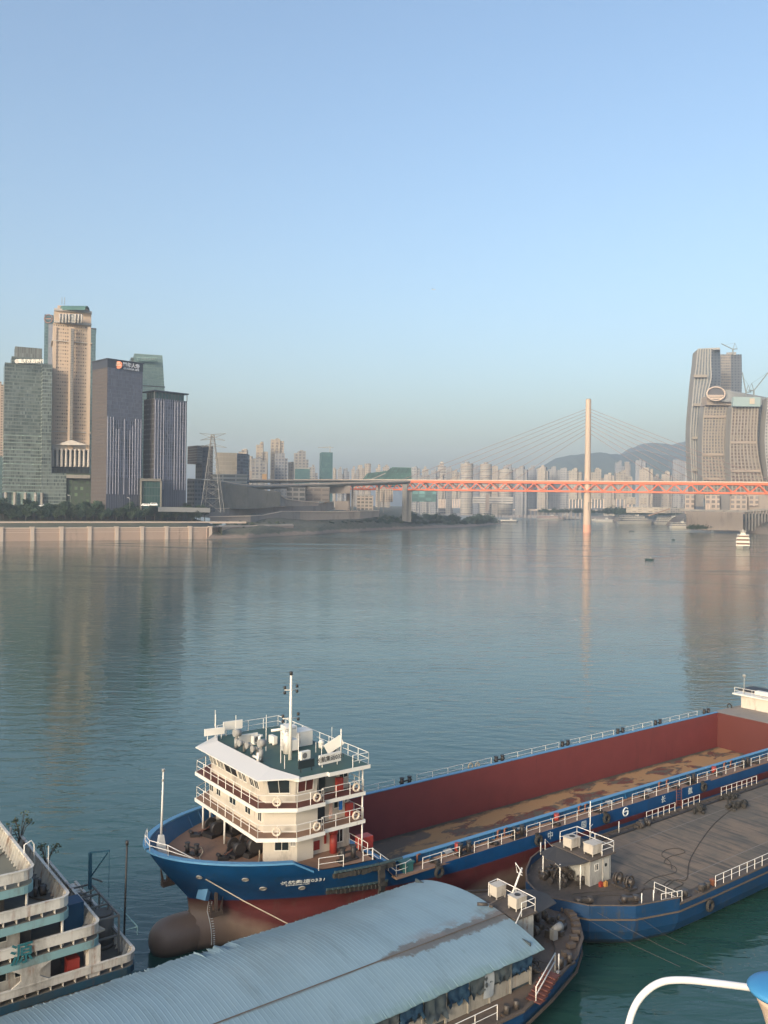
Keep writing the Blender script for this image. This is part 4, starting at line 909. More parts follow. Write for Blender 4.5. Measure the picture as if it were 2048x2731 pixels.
# under the eave: posts, low boards, tarpaulins
WOODW=paint('flaking_cream_board',(.36,.34,.29),(.24,.225,.195),.8,sc_=1.4,rust=.5,dirtamt=.6)
TARP=paint('dark_blue_grey_tarpaulin',(.035,.05,.06),(.055,.075,.085),.8,sc_=.9,streak=False,dirtamt=.4)
TARPB=paint('blue_tarpaulin',(.008,.035,.075),(.012,.045,.085),.7,sc_=.9,streak=False)
for i in range(22):
    x=18.3-i*1.95
    mb=MB(); mb.box(x-.07,x+.07,-24.32,-24.2,2.85,5.05); part('post',mb,WOODW,C_)
    if i<21:
        mb=MB(); mb.box(x-1.86,x-.09,-24.25,-24.2,2.85+ (0 if i%4 else .25),3.85+rr.uniform(-.05,.08)); part('low_board',mb,WOODW,C_)
        tm=(TARPB,TARP,TARP,TARPB,TARP)[i%5]; rows=[]
        low_z=rr.choice((3.9,3.8,4.1,3.5))
        for a in range(7):
            zz=5.1-(5.1-low_z)*a/6; rows.append([(x-.05-1.85*b_/8,-24.38-.07*math.sin(b_*1.9+a*.5+i)-(.04*a if rr.random()<.3 else 0),zz+(.22*math.sin(b_*2.1+i)*(a/6)**2)) for b_ in range(9)])
        mb=MB(); mb.grid(rows); mb.grid([[(p[0],p[1]+.02,p[2]) for p in r][::-1] for r in rows]); part('tarpaulin',mb,tm,C_)
mb=MB(); mb.box(-25,18.5,-24.1,-24.0,2.83,5.2); mb.box(18.4,18.5,-24.1,-11.3,2.83,5.6); mb.box(-25,18.5,-11.3,-11.2,2.83,5.15); part('shed_wall',mb,TARP,C_)
mb=MB(); 
for r_ in ([(x_,-24.5,3.9) for x_ in (13.3,13.0,13.35)],): pass
mb.grid([[(14.6-.3*a,-24.45-.05*math.sin(a*2+b_),5.0-.32*b_) for a in range(4)] for b_ in range(6)]); mb.grid([[(14.6-.3*a,-24.43-.05*math.sin(a*2+b_),5.0-.32*b_) for a in range(4)][::-1] for b_ in range(6)]); solo('plastic_sheet',mb,plain('torn_grey_plastic',(.3,.33,.35),.6),'torn pale plastic sheet hanging from the shed roof eave','plastic sheet',(14.2,-24.45,3.4))
# house, canopy and gear at the end of the shed
mb=MB(); mb.box(19.6,21.6,-21.4,-17.6,2.83,5.85); ch=part('cabin',mb,GREYWALL,C_)
mb=MB(); mb.box(19.5,21.8,-21.6,-17.4,5.85,5.97); part('roof',mb,DIRTY,ch)
mb=MB(); rail(mb,[(21.65,-17.5,5.97),(21.65,-21.5,5.97),(20.2,-21.5,5.97)],1.0,2.0,2,.04); mb.tube([(20.6,-17.6,5.97),(20.6,-17.6,6.97),(21.65,-17.5,6.97)],.04,4); mb.tube([(20.2,-21.5,6.4),(19.2,-21.9,5.9)],.04,4); part('roof_railing',mb,RAILW,ch)
def t2(x,y,la,w_=.5): solo('water_tank',rusttank(x,y,5.97,w_,None),TANK,la,'tank',(x,y,5.97))
t2(21.0,-18.2,'rusty white tank at the back of the shed barge cabin roof',.5); t2(20.9,-20.4,'rusty white tank with a dark hole nearest the camera on the cabin roof',.55)
mb=MB(); mb.cyl((20.9,-20.4,6.992),.24,.03,12); solo('tank_hatch',mb,DARK,'dark round hole in the top of the cabin roof tank beside the shed','hatch',(20.9,-20.4,6.992))
mb=MB(); mb.tube([(21.3,-19.2,5.97),(22.6,-19.2,8.2)],.08,6); mb.tube([(22.1,-19.7,7.9),(22.7,-18.6,7.6),(22.5,-18.6,8.4),(22.1,-19.7,8.1)],.04,4); part('davit',mb,RAILW,ch)
mb=MB(); mb.tube([(18.2,-18.9,6.45),(18.8,-19.4,6.45)],.13,8); mb.tube([(18.8,-19.4,6.4),(19.9,-20.0,7.0)],.03,4); mb.cbox((19.0,-19.6,6.4),(.4,.3,.15),.5); solo('tool',mb,OIL,'dark cylindrical tool lying on the end of the pale roof','tool',(18.8,-19.4,6.4))
cano=[(21.6,-17.5,5.7),(23.5,-17.5,5.65),(24.8,-18.3,5.6),(25.2,-19.5,5.6),(24.6,-20.9,5.6),(22.8,-21.3,5.68),(21.6,-21.4,5.7)]
mb=MB(); mb.poly(cano); mb.poly([(x,y,z-.05) for x,y,z in cano[::-1]])
for i in range(7): a=cano[i];b=cano[(i+1)%7]; mb.bar((a[0],a[1],a[2]-.03),(b[0],b[1],b[2]-.03),.06)
part('canopy',mb,bpy.data.materials['black_tarpaulin'],C_)
junk('mooring_winch',24.6,-19.2,2.85,2.2,1.8,1.1,48,21,OIL,'dark winch machinery under the black canopy of the shed barge','winch')
mb=MB(); mb.lathe([(0,.18),(.5,.28),(.9,.33)],(24.2,-21.0,3.7),12,'x'); mb.cbox((24.3,-21,3.3),(.5,.4,.8)); solo('mooring_winch',mb,GREYM,'pale barrel shaped winch head below the canopy edge of the shed barge','winch',(24.2,-21,2.85))
mb=MB(); rr2=random.Random(3)
for i in range(9):
    a=i/8; x=28.6-5.2*a*a-.2*a; y=-18.2-5.0*a; mb=MB(); mb.cbox((x,y,3.05),(.6,.45,.35),rr2.uniform(-.6,0)); part('edge_chock',mb,RIM,C_)
mb=MB()
for i in range(7): t_=i/6; mb.cbox((19.2-.35*i,-25.3-.1*i,3.4-.12*i+.3),(.7,1.1,.08),R(12))
stp=part('stairs',mb,REDDK,C_)
mb=MB()
for k in (0,.55):
    mb.tube([(16.9,-26.1,2.9),(16.9,-26.1,3.95-k),(20.1,-24.9,4.75-k),(20.1,-24.9,2.9)],.045,5)
part('stair_rail',mb,RAILW,stp)
for x,y in ((21.05,-24.4),):
    mb=MB(); mb.tube([(x,y,2.9),(x,y,4.2)],.05,6); mb.cyl((x,y,2.83),.18,.1,8); part('stanchion',mb,RAILW,C_)
railp('railing',[(9.5,-26.0,2.9),(13.4,-26.0,2.9)],1.0,1.9,2,C_)
for x,y,la in ((14.8,-25.9,'black bollard at the edge of the shed barge below the torn tarpaulins'),(22.2,-24.0,'black bollard beside the lone post on the shed barge bow')):
    mb=MB(); mb.cbox((x,y,2.92),(1.6,.55,.16))
    for k in (-.45,.45): mb.cyl((x+k,y,2.95),.2,.6,10)
    part('bollard',mb,OIL,C_,la)
junk('rubbish_heap',19.6,-23.3,2.85,.5,.7,.8,12,31,OIL,'dark coils hanging under the near corner of the pale roof','deck gear')
solotube('rope',smooth([(20.0,-23.0,3.6),(21.3,-23.2,2.95),(23.3,-22.0,2.9),(24.5,-20.6,2.9),(26.8,-19.0,3.0),(28.4,-18.2,3.1)]),.035,DROPE,'dark rope crossing the shed barge foredeck to its bow','rope')
mb=MB(); mb.poly([(22.5,-21.5,2.83),(22.9,-21.7,2.83),(26.0,-20.0,2.83),(28.2,-17.2,2.83),(27.9,-16.9,2.83),(25.8,-19.6,2.83)]); part('dark_deck_stripe',mb,RIM,C_)
# ---- old landing stage on the left ----
CR2=paint('rust_streaked_cream_paint',(.60,.58,.52),(.48,.46,.42),.6,sc_=.7,rust=1.5,rustc=(.20,.07,.025),dirtamt=.6)
def rusty(m,amount=.8,seed=3.7):
    t=m.node_tree; b=t.nodes['Principled BSDF']; src=b.inputs['Base Color'].links[0].from_socket
    q=N(t,'Mapping'); tc=N(t,'TexCoord'); t.links.new(tc.outputs['Object'],q.inputs[0]); q.inputs['Scale'].default_value=(.75,.75,.10); q.inputs['Location'].default_value=(seed,seed,0)
    a=noise(t,q.outputs[0],1,3,.5); c=noise(t,coords(t,(4,4,.5)),1,4,.7); k=math_(t,'MULTIPLY',ramp(t,a,.60,.68),ramp(t,c,.38,.55)); k=math_(t,'MULTIPLY',k,amount)
    t.links.new(mixc(t,k,src,(.22,.085,.035)),b.inputs['Base Color']); return m
rusty(CR2)
TEAL2=paint('faded_teal_paint',(.16,.29,.31),(.20,.33,.34),.6,sc_=.7,rust=.6,dirtamt=.4)
BLU2=paint('stained_blue_band',(.010,.05,.095),(.016,.07,.11),.65,sc_=.7,rust=.4,dirtamt=.7,dirt=(.04,.05,.05))
DKD=paint('stained_grey_deck',(.10,.10,.095),(.075,.07,.065),.85,sc_=.5,streak=False,dirtamt=.7,dirt=(.16,.14,.10))
DKA=paint('mossy_top_deck',(.18,.17,.13),(.12,.13,.11),.85,sc_=.35,streak=False,dirtamt=.5,dirt=(.09,.1,.09))
S=thing('landing_stage','old cream and teal four-deck landing stage with rust streaks','landing stage',(-12,-1,0))
def rnd(x1,y0,y1,r=.7,n=4,x0=-34):
    P=[(x0,y0)]
    for i in range(n+1): a=-math.pi/2+i*math.pi/2/n; P.append((x1-r+r*math.cos(a),y0+r+r*math.sin(a)))
    P+=[(x1,y1),(x0,y1)]; return P
tiers=[('top',12.15,11.15,-10.5,-7.5,5.6,DKA),('second',9.75,8.75,-8.2,-7.5,5.6,DKD),('third',7.35,6.35,-6.15,-7.5,5.6,DKD),('main',4.6,3.75,-3.6,-7.5,6.4,DKD)]
for nm,zt,zd,x1,y0,y1,dm in tiers:
    P=rnd(x1,y0,y1)
    mb=MB(); mb.prism(offset_poly(P,.02),zd-.55,zd); dk=part('deck',mb,dm,S)
    mb=MB(); po=P[:-1]; 
    for a,b in zip(po,po[1:]): mb.bar((a[0],a[1],(zt+zd)/2+.16),(b[0],b[1],(zt+zd)/2+.16),.08,zt-zd-.35)
    part('bulwark',mb,CR2,dk)
    mb=MB()
    for a,b in zip(po,po[1:]): mb.bar((a[0],a[1],zt),(b[0],b[1],zt),.2,.07)
    part('bulwark_cap',mb,CR2,dk)
    mb=MB()
    for a,b in zip(po,po[1:]): mb.bar((a[0],a[1],zd-.28),(b[0],b[1],zd-.28),.12,.5)
    part('fascia_band',mb,TEAL2 if nm!='main' else BLU2,dk)
    mb=MB()
    n_=int((y1-y0)/.62)
    for i in range(n_):
        y=y0+1+i*.62
        if y<y1: mb.prism([(x1-.05,y),(x1-.05,y+.05),(x1-.5,y+.05),(x1-.5,y)],zd,zt-.05,top=[(x1-.05,y),(x1-.05,y+.05),(x1-.15,y+.05),(x1-.15,y)])
    part('bulwark_stay',mb,CR2,dk); mb=MB()
    for i in range(30): 
        x=x1-1.0-i*.8; mb.prism([(x,y0+.05),(x+.05,y0+.05),(x+.05,y0+.5),(x,y0+.5)],zd,zt-.05,top=[(x,y0+.05),(x+.05,y0+.05),(x+.05,y0+.15),(x,y0+.15)])
    part('bulwark_stay',mb,CR2,dk)
# rooms, posts
for x1,z0,z1 in ((-11.9,8.75,10.6),(-10.2,6.35,8.2),(-8.2,3.75,5.8)):
    mb=MB(); mb.box(-34,x1-(.9 if z0<8 else 2.5),-6.3,4.6,z0,z1); rm=part('cabin_wall',mb,CR2,S)
    for k in range(3):
        x=x1-1.5-k*2.0-(0 if z0<8 else 1.4); win((x-1.7,-6.3),(x-.2,-6.3),z0+.95,z0+1.6,par=rm)
    mb=MB(); mb.box(x1-.88 if z0<8 else x1-2.4,x1-.1,-5.9,4.4,z0,z1); part('dark_recess',mb,paint('dark_recess_wall_%d'%z0,(.05,.05,.055),(.08,.07,.06),.8),S)  # solid near-black block filling the gap at the cabin end
for (x,y,z0,z1,mt) in ((-10.9,-7.1,8.75,10.6,CR2),(-8.6,-7.1,6.35,8.2,CR2),(-9.0,5.2,8.75,10.6,CR2)):
    mb=MB(); mb.cyl((x,y,z0),.09,z1-z0,8); part('post',mb,mt,S)
mb=MB(); mb.prism([(-6.9,-7.4),(-6.1,-7.4),(-6.1,-6.3),(-6.9,-6.3)],3.75,5.8); part('corner_pillar',mb,CR2,S)
# shaped frames between main bulwark and the band above
mb=MB()
for cx in (-10.6,-16.0,-21.4):
    mb.prism([(cx-1.5,-7.56),(cx+1.3,-7.56),(cx+1.3,-7.4),(cx-1.5,-7.4)],4.5,5.0,top=[(cx-.7,-7.56),(cx+.5,-7.56),(cx+.5,-7.4),(cx-.7,-7.4)])
    mb.prism([(cx-.7,-7.56),(cx+.5,-7.56),(cx+.5,-7.4),(cx-.7,-7.4)],5.0,5.45); mb.prism([(cx-.7,-7.56),(cx+.5,-7.56),(cx+.5,-7.4),(cx-.7,-7.4)],5.45,5.85,top=[(cx-1.3,-7.56),(cx+1.3,-7.56),(cx+1.3,-7.4),(cx-1.3,-7.4)]); part('window_frame_panel',mb,CR2,S); mb=MB()
for ch_,x in (('源',-11.3),('航',-14.6),):
    lettering(ch_,1.45,DKTEAL,S,(x,-7.62,6.75),(1,0,0),name='painted_character',bold=.02)
mb=MB(); mb.box(-34,-4.4,-7.2,6.2,-.8,3.2); part('hull',mb,barge_mat('stained_pontoon_paint',(.42,.37,.31),(.3,.27,.23)),S)
mb=MB(); mb.cyl((-3.7,-6.6,-.5),.07,3.6,6); mb.cyl((-3.7,-1.6,-.5),.07,3.6,6); part('fender_pile',mb,DARK,S)
mb=MB(); mb.box(-8.15,-7.35,-6.9,-6.2,3.76,5.1); solo('bin',mb,REDP,'red metal bin behind the lowest bulwark of the landing stage','bin',(-7.75,-6.5,3.76))
mb=MB(); mb.box(-7.9,-6.6,-5.3,-3.9,6.36,8.1); part('blue_cabin',mb,paint('dark_blue_cabin',(.005,.05,.12),(.004,.04,.09)),S)
mb=MB(); mb.cyl((-4.7,-3.6,3.76),.8,2.3,18); mb.cyl((-4.7,-3.6,6.06),.7,.15,18); mb.cyl((-4.7,-3.6,3.76),.85,.3,18); solo('storage_tank',mb,paint('dark_stained_tank',(.07,.07,.065),(.13,.12,.11),.7,sc_=1.5,rust=.5),'tall dark cylindrical tank at the end of the landing stage','tank',(-4.7,-3.6,3.76))
STEELD=paint('dark_scaffold_steel',(.09,.10,.10),(.15,.14,.13),.6,sc_=3,rust=.4)
mb=MB()
rr=random.Random(11)
for x in (-5.7,-4.2): 
    for y in (-5.6,-3.4,-1.4,.6): mb.bar((x,y,3.76),(x,y,6.6),.12)
for z in (5.2,6.6):
    for x in (-5.7,-4.2): mb.bar((x,-5.6,z),(x,.6,z),.12)
    for y in (-5.6,-3.4,-1.4,.6): mb.bar((-5.7,y,z),(-4.2,y,z),.12)
for i in range(16):
    a=(rr.uniform(-6.2,-3.9),rr.uniform(-2.8,1.2),rr.uniform(5.6,7.0)); b=(a[0]+rr.uniform(-1.5,1.5),a[1]+rr.uniform(-1.5,1.5),a[2]+rr.uniform(-.5,.6)); mb.bar(a,b,.09)
gr=solo('steel_framework',mb,STEELD,'rusty steel framework of posts and beams at the end of the landing stage','framework',(-5,-2.5,3.76))
mb=MB(); mb.bar((-4.4,.2,6.4),(-4.4,.2,9.2),.22); mb.bar((-4.4,.2,9.2),(-3.7,-2.0,9.9),.12); mb.bar((-4.35,.1,7.4),(-3.75,-1.8,9.7),.08); mb.tube([(-3.7,-2.0,9.9),(-3.7,-2.0,6.4)],.02,4); solo('davit_crane',mb,paint('davit_blue',(.015,.07,.12),(.03,.1,.14),.5),'small dark blue davit crane above the steel framework','davit',(-4.4,.2,6.4))
mb=MB(); mb.tube([(-3.45,-4.6,3.9),(-3.3,-4.6,11.2)],.07,6); mb.cyl((-3.3,-4.6,11.1),.12,.3,8); solo('flagpole',mb,DARK,'tall thin dark pole at the right end of the landing stage','pole',(-3.4,-4.6,3.8))
mb=MB(); mb.bar((-3.6,-4.0,6.4),(-2.9,-5.8,5.5),.06); mb.bar((-3.6,-5.4,5.3),(-2.9,-5.8,5.5),.06); mb.bar((-2.9,-5.8,5.5),(-2.9,-5.8,4.9),.05); part('side_bracket',mb,TEAL2,S)
mb=MB(); mb.box(-4.9,-3.6,4.4,6.3,3.76,4.5); mb.box(-4.7,-3.8,4.6,6.1,4.5,4.55); part('end_box',mb,CR2,S)
mb=MB(); mb.bar((-9.3,-6.2,11.3),(-9.3,-6.2,12.9),.05); mb.tube([(-10.45,-4.6,11.2),(-10.45,-4.6,12.7),(-10.0,-4.6,12.9),(-9.8,-4.6,12.6),(-9.8,-4.6,11.2)],.05,6); part('ladder_hoop',mb,RAILW,S)
mb=MB(); mb.bar((-6.4,-5.0,6.4),(-5.9,-6.8,6.4),.7,.12)
for i in range(6): mb.bar((-7.1,-3.0-.45*i,6.9-.0*i),(-6.4,-3.0-.45*i,6.9),.05)
solo('ladder',mb,WOODW,'short wooden ladder lying on the third deck of the landing stage','ladder',(-6.5,-5,6.4))
solotube('hose',smooth([(-13,-1.8,11.2),(-12,-2.0,11.2),(-11.2,-1.6,11.25),(-10.7,-1.2,11.3)]),.04,DROPE,'black cable lying across the top deck of the landing stage','cable')
solotube('hose',smooth([(-10.3,-3,8.82),(-9.6,-4.6,8.82),(-8.8,-5.4,8.82)]),.05,DROPE,'black cable lying on the second deck of the landing stage','cable')
def leafy(mb,c,r,n,s,rr,sz=.8):
    for i in range(n):
        a=rr.uniform(0,6.283); u_=rr.uniform(-1,1); q=r*rr.random()**.5; v_=math.sqrt(1-u_*u_)
        p=Vector((c[0]+q*v_*math.cos(a),c[1]+q*v_*math.sin(a),c[2]+q*u_*sz))
        d1=Vector((rr.uniform(-1,1),rr.uniform(-1,1),rr.uniform(-1,1))).normalized(); d2=d1.orthogonal().normalized()
        k=s*rr.uniform(.6,1.3); mb.poly([p-d1*k,p+d2*k*.6,p+d1*k,p-d2*k*.6])
def leafmat(name,a,b_,sc_=.3):
    m,t,b=_new(name); oi=N(t,'ObjectInfo'); geo=N(t,'NewGeometry')
    n=noise(t,geo.outputs['Position'],sc_,4,.6); c=mixc(t,ramp(t,n,.35,.65),a,b_); c=mixc(t,math_(t,'MULTIPLY',oi.outputs['Random'],.4),c,tuple(x*.55 for x in a))
    t.links.new(c,b.inputs['Base Color']); b.inputs['Roughness'].default_value=.8; return m
LEAFP=leafmat('sparse_shrub_leaves',(.06,.085,.04),(.10,.10,.05),2)
TWIG=plain('dry_twig',(.08,.06,.045),.9)
for i,(x,y,z,h,n,la) in enumerate(((-8.3,5.2,8.8,2.6,130,'small leafy shrub growing at the far end of the second deck'),(-6.3,5.1,6.4,2.2,90,'straggly half-dead plant on the far end of the third deck'))):
    t_=thing('potted_shrub',la,'plant',(x,y,z)); rr=random.Random(40+i)
    mb=MB(); mb.lathe([(0,.28),(.45,.36)],(x,y,z),10); part('pot',mb,RIM,t_)
    mb=MB(); lf=MB()
    for k in range(9):
        a=rr.uniform(0,6.28); e=Vector((x+math.cos(a)*rr.uniform(.3,1.0),y+math.sin(a)*rr.uniform(.3,1.0),z+h*rr.uniform(.6,1)))
        mb.tube([(x,y,z+.4),tuple((Vector((x,y,z+.6))+e)/2+Vector((0,0,.3))),tuple(e)],.03,4); leafy(lf,e,.35,n//9,.11,rr)
    part('stems',mb,TWIG,t_); part('leaves',lf,LEAFP,t_)
mb=MB(); rail(mb,[(-8.9,4.6,8.75),(-8.9,5.5,8.75),(-8.3,5.5,8.75)],1.1,.5,4,.03); part('railing',mb,DARK,S)
junk('rubbish_heap',-9.3,-3.2,8.76,.6,1.0,.2,8,51,OIL,'dark gear lying on the second deck of the landing stage','deck gear')
# ---- hand rail of the viewing place, close to the camera ----
vr=thing('balcony_handrail','thick white bent pipe handrail at the bottom right corner','handrail',W(1700,2720,5.2),'W')
pp=[W(*q,5.2) for q in ((1655,3000),(1660,2860),(1671,2760),(1690,2690),(1722,2645),(1768,2618),(1830,2614),(1900,2621),(1980,2631),(2060,2643),(2200,2662),(2320,2700))]
mb=MB(); mb.tube(smooth(pp,5),.0205,16); part('pipe',mb,plain('glossy_white_pipe_paint',(.72,.71,.70),.35),vr)
vb=thing('sun_shade','blue rounded sun shade top with beige lining at the right edge','sun shade',W(2060,2640,5.0),'W')
c=W(2082,2643,4.9); mb=MB()
mb.lathe([(-.03,.01),(-.025,.10),(-.01,.17),(.008,.18),(.025,.165),(.042,.12),(.05,.05),(.052,.005)],c,32); part('cover',mb,plain('blue_plastic_cover',(.05,.24,.48),.5),vb)
c=W(2098,2662,4.93); mb=MB(); mb.lathe([(-.5,.05),(-.3,.08),(-.13,.13),(-.06,.16),(-.015,.185)],(c[0],c[1],c[2]+.035),24); part('lining',mb,plain('beige_lining',(.55,.42,.33),.7),vb)
# ================= city, banks, bridge =================
BLDS={}
def kx(px,py=1300):
    r=ray(px,py); return r[0]/r[1]
def zat(px,py,Y): return W(px,py,Y)[2]
def foot(pl,pc,pr,Y,a,bk=None,py=1300,deep=None):
    """plan of a block from its three upright edges in the view: left, near corner, right"""
    C=Vector(W(pc,py,Y)[:2]); dr=Vector((math.cos(a),math.sin(a))); dl=Vector((-math.sin(a),math.cos(a)))
    def ln(d,p): 
        k=kx(p,py); return (k*C.y-C.x)/(d.x-k*d.y)
    Lr=ln(dr,pr) if pr>pc else (deep or 20); Ll=ln(dl,pl) if pl<pc else (deep or 20)
    Lr=max(2,min(Lr,160)); Ll=max(2,min(Ll,160))
    if deep and pl>=pc: Ll=deep
    if deep and pr<=pc: Lr=deep
    return [tuple(C),tuple(C+dr*Lr),tuple(C+dr*Lr+dl*Ll),tuple(C+dl*Ll)]
def block(par,name,P,z0,z1,mat,top=None):
    m_=MB(); m_.prism(P,z0,z1,top=top); return part(name,m_,mat,par)
def inset(P,d): return offset_poly(ccw(P),d)
ROOFC=plain('pale_concrete_roof',(.34,.33,.31),.8)
CONC=paint('concrete',(.30,.28,.25),(.23,.215,.195),.85,sc_=.12,rust=.2,rustc=(.12,.10,.08),dirtamt=.3)
CONCD=paint('dark_weathered_concrete',(.22,.205,.18),(.13,.125,.11),.9,sc_=.08,rust=.5,rustc=(.05,.05,.045),dirtamt=.6,dirt=(.06,.065,.05))
# ---- left bank ground ----
g0=Vector(G(0,1444)); g1=Vector(G(560,1437)); e_=(g1-g0).normalized(); nn_=Vector((-e_.y,e_.x,0))
Lw=(Vector(G(612,1433))-g0).length
def bank(s,d,z): p=g0+e_*s+nn_*d; return (p.x,p.y,z)
def earth(name,a,b_,sc_=.05,c3=None,r=.9):
    m,t,b=_new(name); n=noise(t,coords(t,(1,1,1)),sc_,7,.65); n2=noise(t,coords(t,(1,1,1)),sc_*6,5,.7)
    c=mixc(t,ramp(t,n,.38,.62),a,b_); c=mixc(t,ramp(t,n2,.45,.7,0,.6),c,c3 or tuple(x*.6 for x in a)); t.links.new(c,b.inputs['Base Color']); b.inputs['Roughness'].default_value=r; return m
Lw_=(Vector(G(560,1437))-g0).length
prof=[(.6,12.3),(12,12.6),(38,16.5),(42,17),(70,19.5),(92,28),(108,30),(140,30.5),(700,34),(2600,45)]
rows=[]
for s in [-1200,-700,-400,-200,-100,0,60,120,180,Lw_+14]:
    rows.append([bank(s,d,z) for d,z in prof])
rows.append([bank(Lw_+14.5,d,-1) for d,z in prof])
mb=MB(); mb.grid([r[::-1] for r in rows]); struct('left_bank_ground',mb,earth('bank_soil_and_scrub',(.09,.09,.06),(.06,.075,.045),.03,(.14,.12,.09)))
# river wall
PINK=paint('pinkish_river_wall',(.47,.34,.265),(.41,.295,.23),.8,sc_=.07,rust=.3,rustc=(.16,.12,.10),dirtamt=.3)
PINKL=paint('pale_river_wall_trim',(.66,.53,.43),(.56,.45,.37),.7,sc_=.1)
rw=thing('river_wall','long pinkish river wall with pale pilasters on the left bank','wall',tuple(g0),'W')
mb=MB()
def slabw(s0,s1,d0,d1,z0,z1): 
    P=[bank(s0,d0,0)[:2],bank(s1,d0,0)[:2],bank(s1,d1,0)[:2],bank(s0,d1,0)[:2]]; mb.prism(P,z0,z1)
Lend=(Vector(G(560,1437))-g0).length
slabw(-900,Lend-4,0,1.2,-1,11.6); part('wall_face',mb,PINK,rw)
mb=MB(); slabw(-900,Lend-4,-.4,1.5,11.6,12.7); part('wall_cap',mb,PINKL,rw)
mb=MB(); slabw(-900,Lend-12,-.06,0,7.9,8.3); slabw(-900,Lend-10,-.06,0,9.9,10.1); part('string_course',mb,PINKL,rw)
Z_=[bank(Lend-4,0,0),W(612,1403,948),W(682,1402,995),W(782,1400,1060)]
for a_,b_ in zip(Z_,Z_[1:]):
    mb=MB(); mb.bar((a_[0],a_[1],5.3),(b_[0],b_[1],5.3),1.2,12.6); part('wall_face',mb,PINK,rw)
    mb=MB(); mb.bar((a_[0],a_[1],12.15),(b_[0],b_[1],12.15),1.9,1.1); part('wall_cap',mb,PINKL,rw)
for px in (-160,-75,4,87,165,240,312,380,445,508,562):
    k=kx(px); s=(k*g0.y-g0.x)/(e_.x-k*e_.y)
    mb=MB(); slabw(s-1.7,s+1.7,-1.1,-.45,-1,12.6); slabw(s-2.2,s+2.2,-1.3,1.6,12.71,13.4); part('pilaster',mb,PINKL,rw)
mb=MB(); slabw(-900,Lend+60,36,37.2,15.5,17.6); solo('promenade_curb',mb,PINKL,'pale low curb wall running above the river wall terrace','wall',tuple(g0),'W')
# ---- glass and stone of the left towers ----
GREENG=facade('green_curtain_wall',(.10,.125,.118),(.055,.08,.077),1.6,3.9,.86,.70,(.18,.22,.22),.2,.2,.35,(.13,.155,.15),.5,refl_patch=.6)
GREENG2=facade('green_curtain_wall_lower',(.135,.16,.15),(.035,.052,.054),1.8,3.9,.86,.72,(.16,.20,.19),.15,.2,.6,(.19,.225,.215),.75,seed=3,refl_patch=.5)
TEALG=facade('blue_green_glass',(.10,.16,.17),(.09,.15,.165),2.0,3.8,.88,.80,(.15,.24,.26),.3,.12,.4,None,.2,seed=4)
BEIGEW=(.54,.42,.32)
BEIGE=facade('beige_stone_windows',BEIGEW,(.09,.078,.07),2.4,3.95,.62,.40,(.42,.33,.255),.0,.3,.95,(.49,.385,.29),.25,seed=5)
STONE=paint('beige_stone',(.54,.42,.32),(.47,.365,.28),.8,sc_=.06)
STONEL=paint('pale_stone_column',(.48,.44,.40),(.42,.385,.35),.8,sc_=.1)
STRIPG=facade('tower_centre_glass',(.30,.27,.24),(.12,.13,.13),1.5,1.97,.7,.7,(.22,.22,.21),.1,.2,.5,seed=6)
DARKG=facade('slate_blue_curtain_wall',(.13,.135,.17),(.065,.075,.11),1.35,3.9,.62,.88,(.12,.135,.19),.12,.3,.45,(.16,.165,.20),.5,seed=7,refl_patch=.35)
DARKG2=facade('finned_slate_glass',(.22,.225,.28),(.03,.037,.055),2.7,3.9,.70,.93,(.085,.095,.14),.12,.3,.7,(.18,.185,.24),.85,seed=8,refl_patch=.9)
BROWNW=facade('brown_grey_side_wall',(.085,.07,.066),(.055,.05,.048),1.2,3.9,.5,.5,(.10,.085,.08),.0,.5,.4,(.095,.08,.075),seed=9)
DKPAR=plain('dark_parapet',(.035,.042,.06),.5)
PALEG=facade('pale_green_glass',(.16,.235,.225),(.18,.27,.26),2.2,3.9,.9,.62,(.24,.33,.31),.2,.2,.5,(.2,.28,.26),.2,seed=10)
def bandlines(par,P,z0,z1,step,mat,name='floor_band',out=.25,h=.5,maxn=90):
    """a projecting course at each storey"""
    n=0; z=z0
    while z<z1 and n<maxn:
        m_=MB(); m_.prism(inset(P,-out),z,z+h); part(name,m_,mat,par); z+=step; n+=1
# L1 bank tower with green glass
Y=935
t=thing('green_glass_tower','green glass office tower with stepped crown at the far left','office tower',W(60,1338,Y),'W')
P=foot(12,111,137,Y,R(-2),py=1150,deep=32); 
# near corner is at px 111; front face faces the river to its left
def foot2(pl,pc,pr,Y,a,py=1200):
    """front face runs left from the near corner, side face recedes to the right"""
    C=Vector(W(pc,py,Y)[:2]); dl=Vector((-math.cos(a),math.sin(a))); dr=Vector((math.sin(a),math.cos(a)))
    def ln(d,p): k=kx(p,py); return (k*C.y-C.x)/(d.x-k*d.y)
    Ll=ln(dl,pl); Lr=ln(dr,pr); Lr=max(4,min(abs(Lr),90))
    return [tuple(C),tuple(C+dr*Lr),tuple(C+dr*Lr+dl*Ll),tuple(C+dl*Ll)]
def oblong(pl,pr,Y,deep,py=1200,a=0):
    a=a-math.atan(kx((pl+pr)/2,py))
    A=Vector(W(pl,py,Y)[:2]); d=Vector((math.cos(a),math.sin(a))); k=kx(pr,py); L=(k*A.y-A.x)/(d.x-k*d.y); n_=Vector((-d.y,d.x))
    return [tuple(A),tuple(A+d*L),tuple(A+d*L+n_*deep),tuple(A+n_*deep)]
P=oblong(10,111,Y,34,a=R(3)); Ps=oblong(111.4,137,Y+4,30,a=R(6))
zb=30
zt=zat(60,967,Y); zm=zat(60,1160,Y)
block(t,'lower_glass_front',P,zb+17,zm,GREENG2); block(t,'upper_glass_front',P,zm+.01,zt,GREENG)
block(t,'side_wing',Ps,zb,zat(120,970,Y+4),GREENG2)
block(t,'step',oblong(28,111,Y+2,30,a=R(3)),zt,zat(60,949,Y),GREENG)
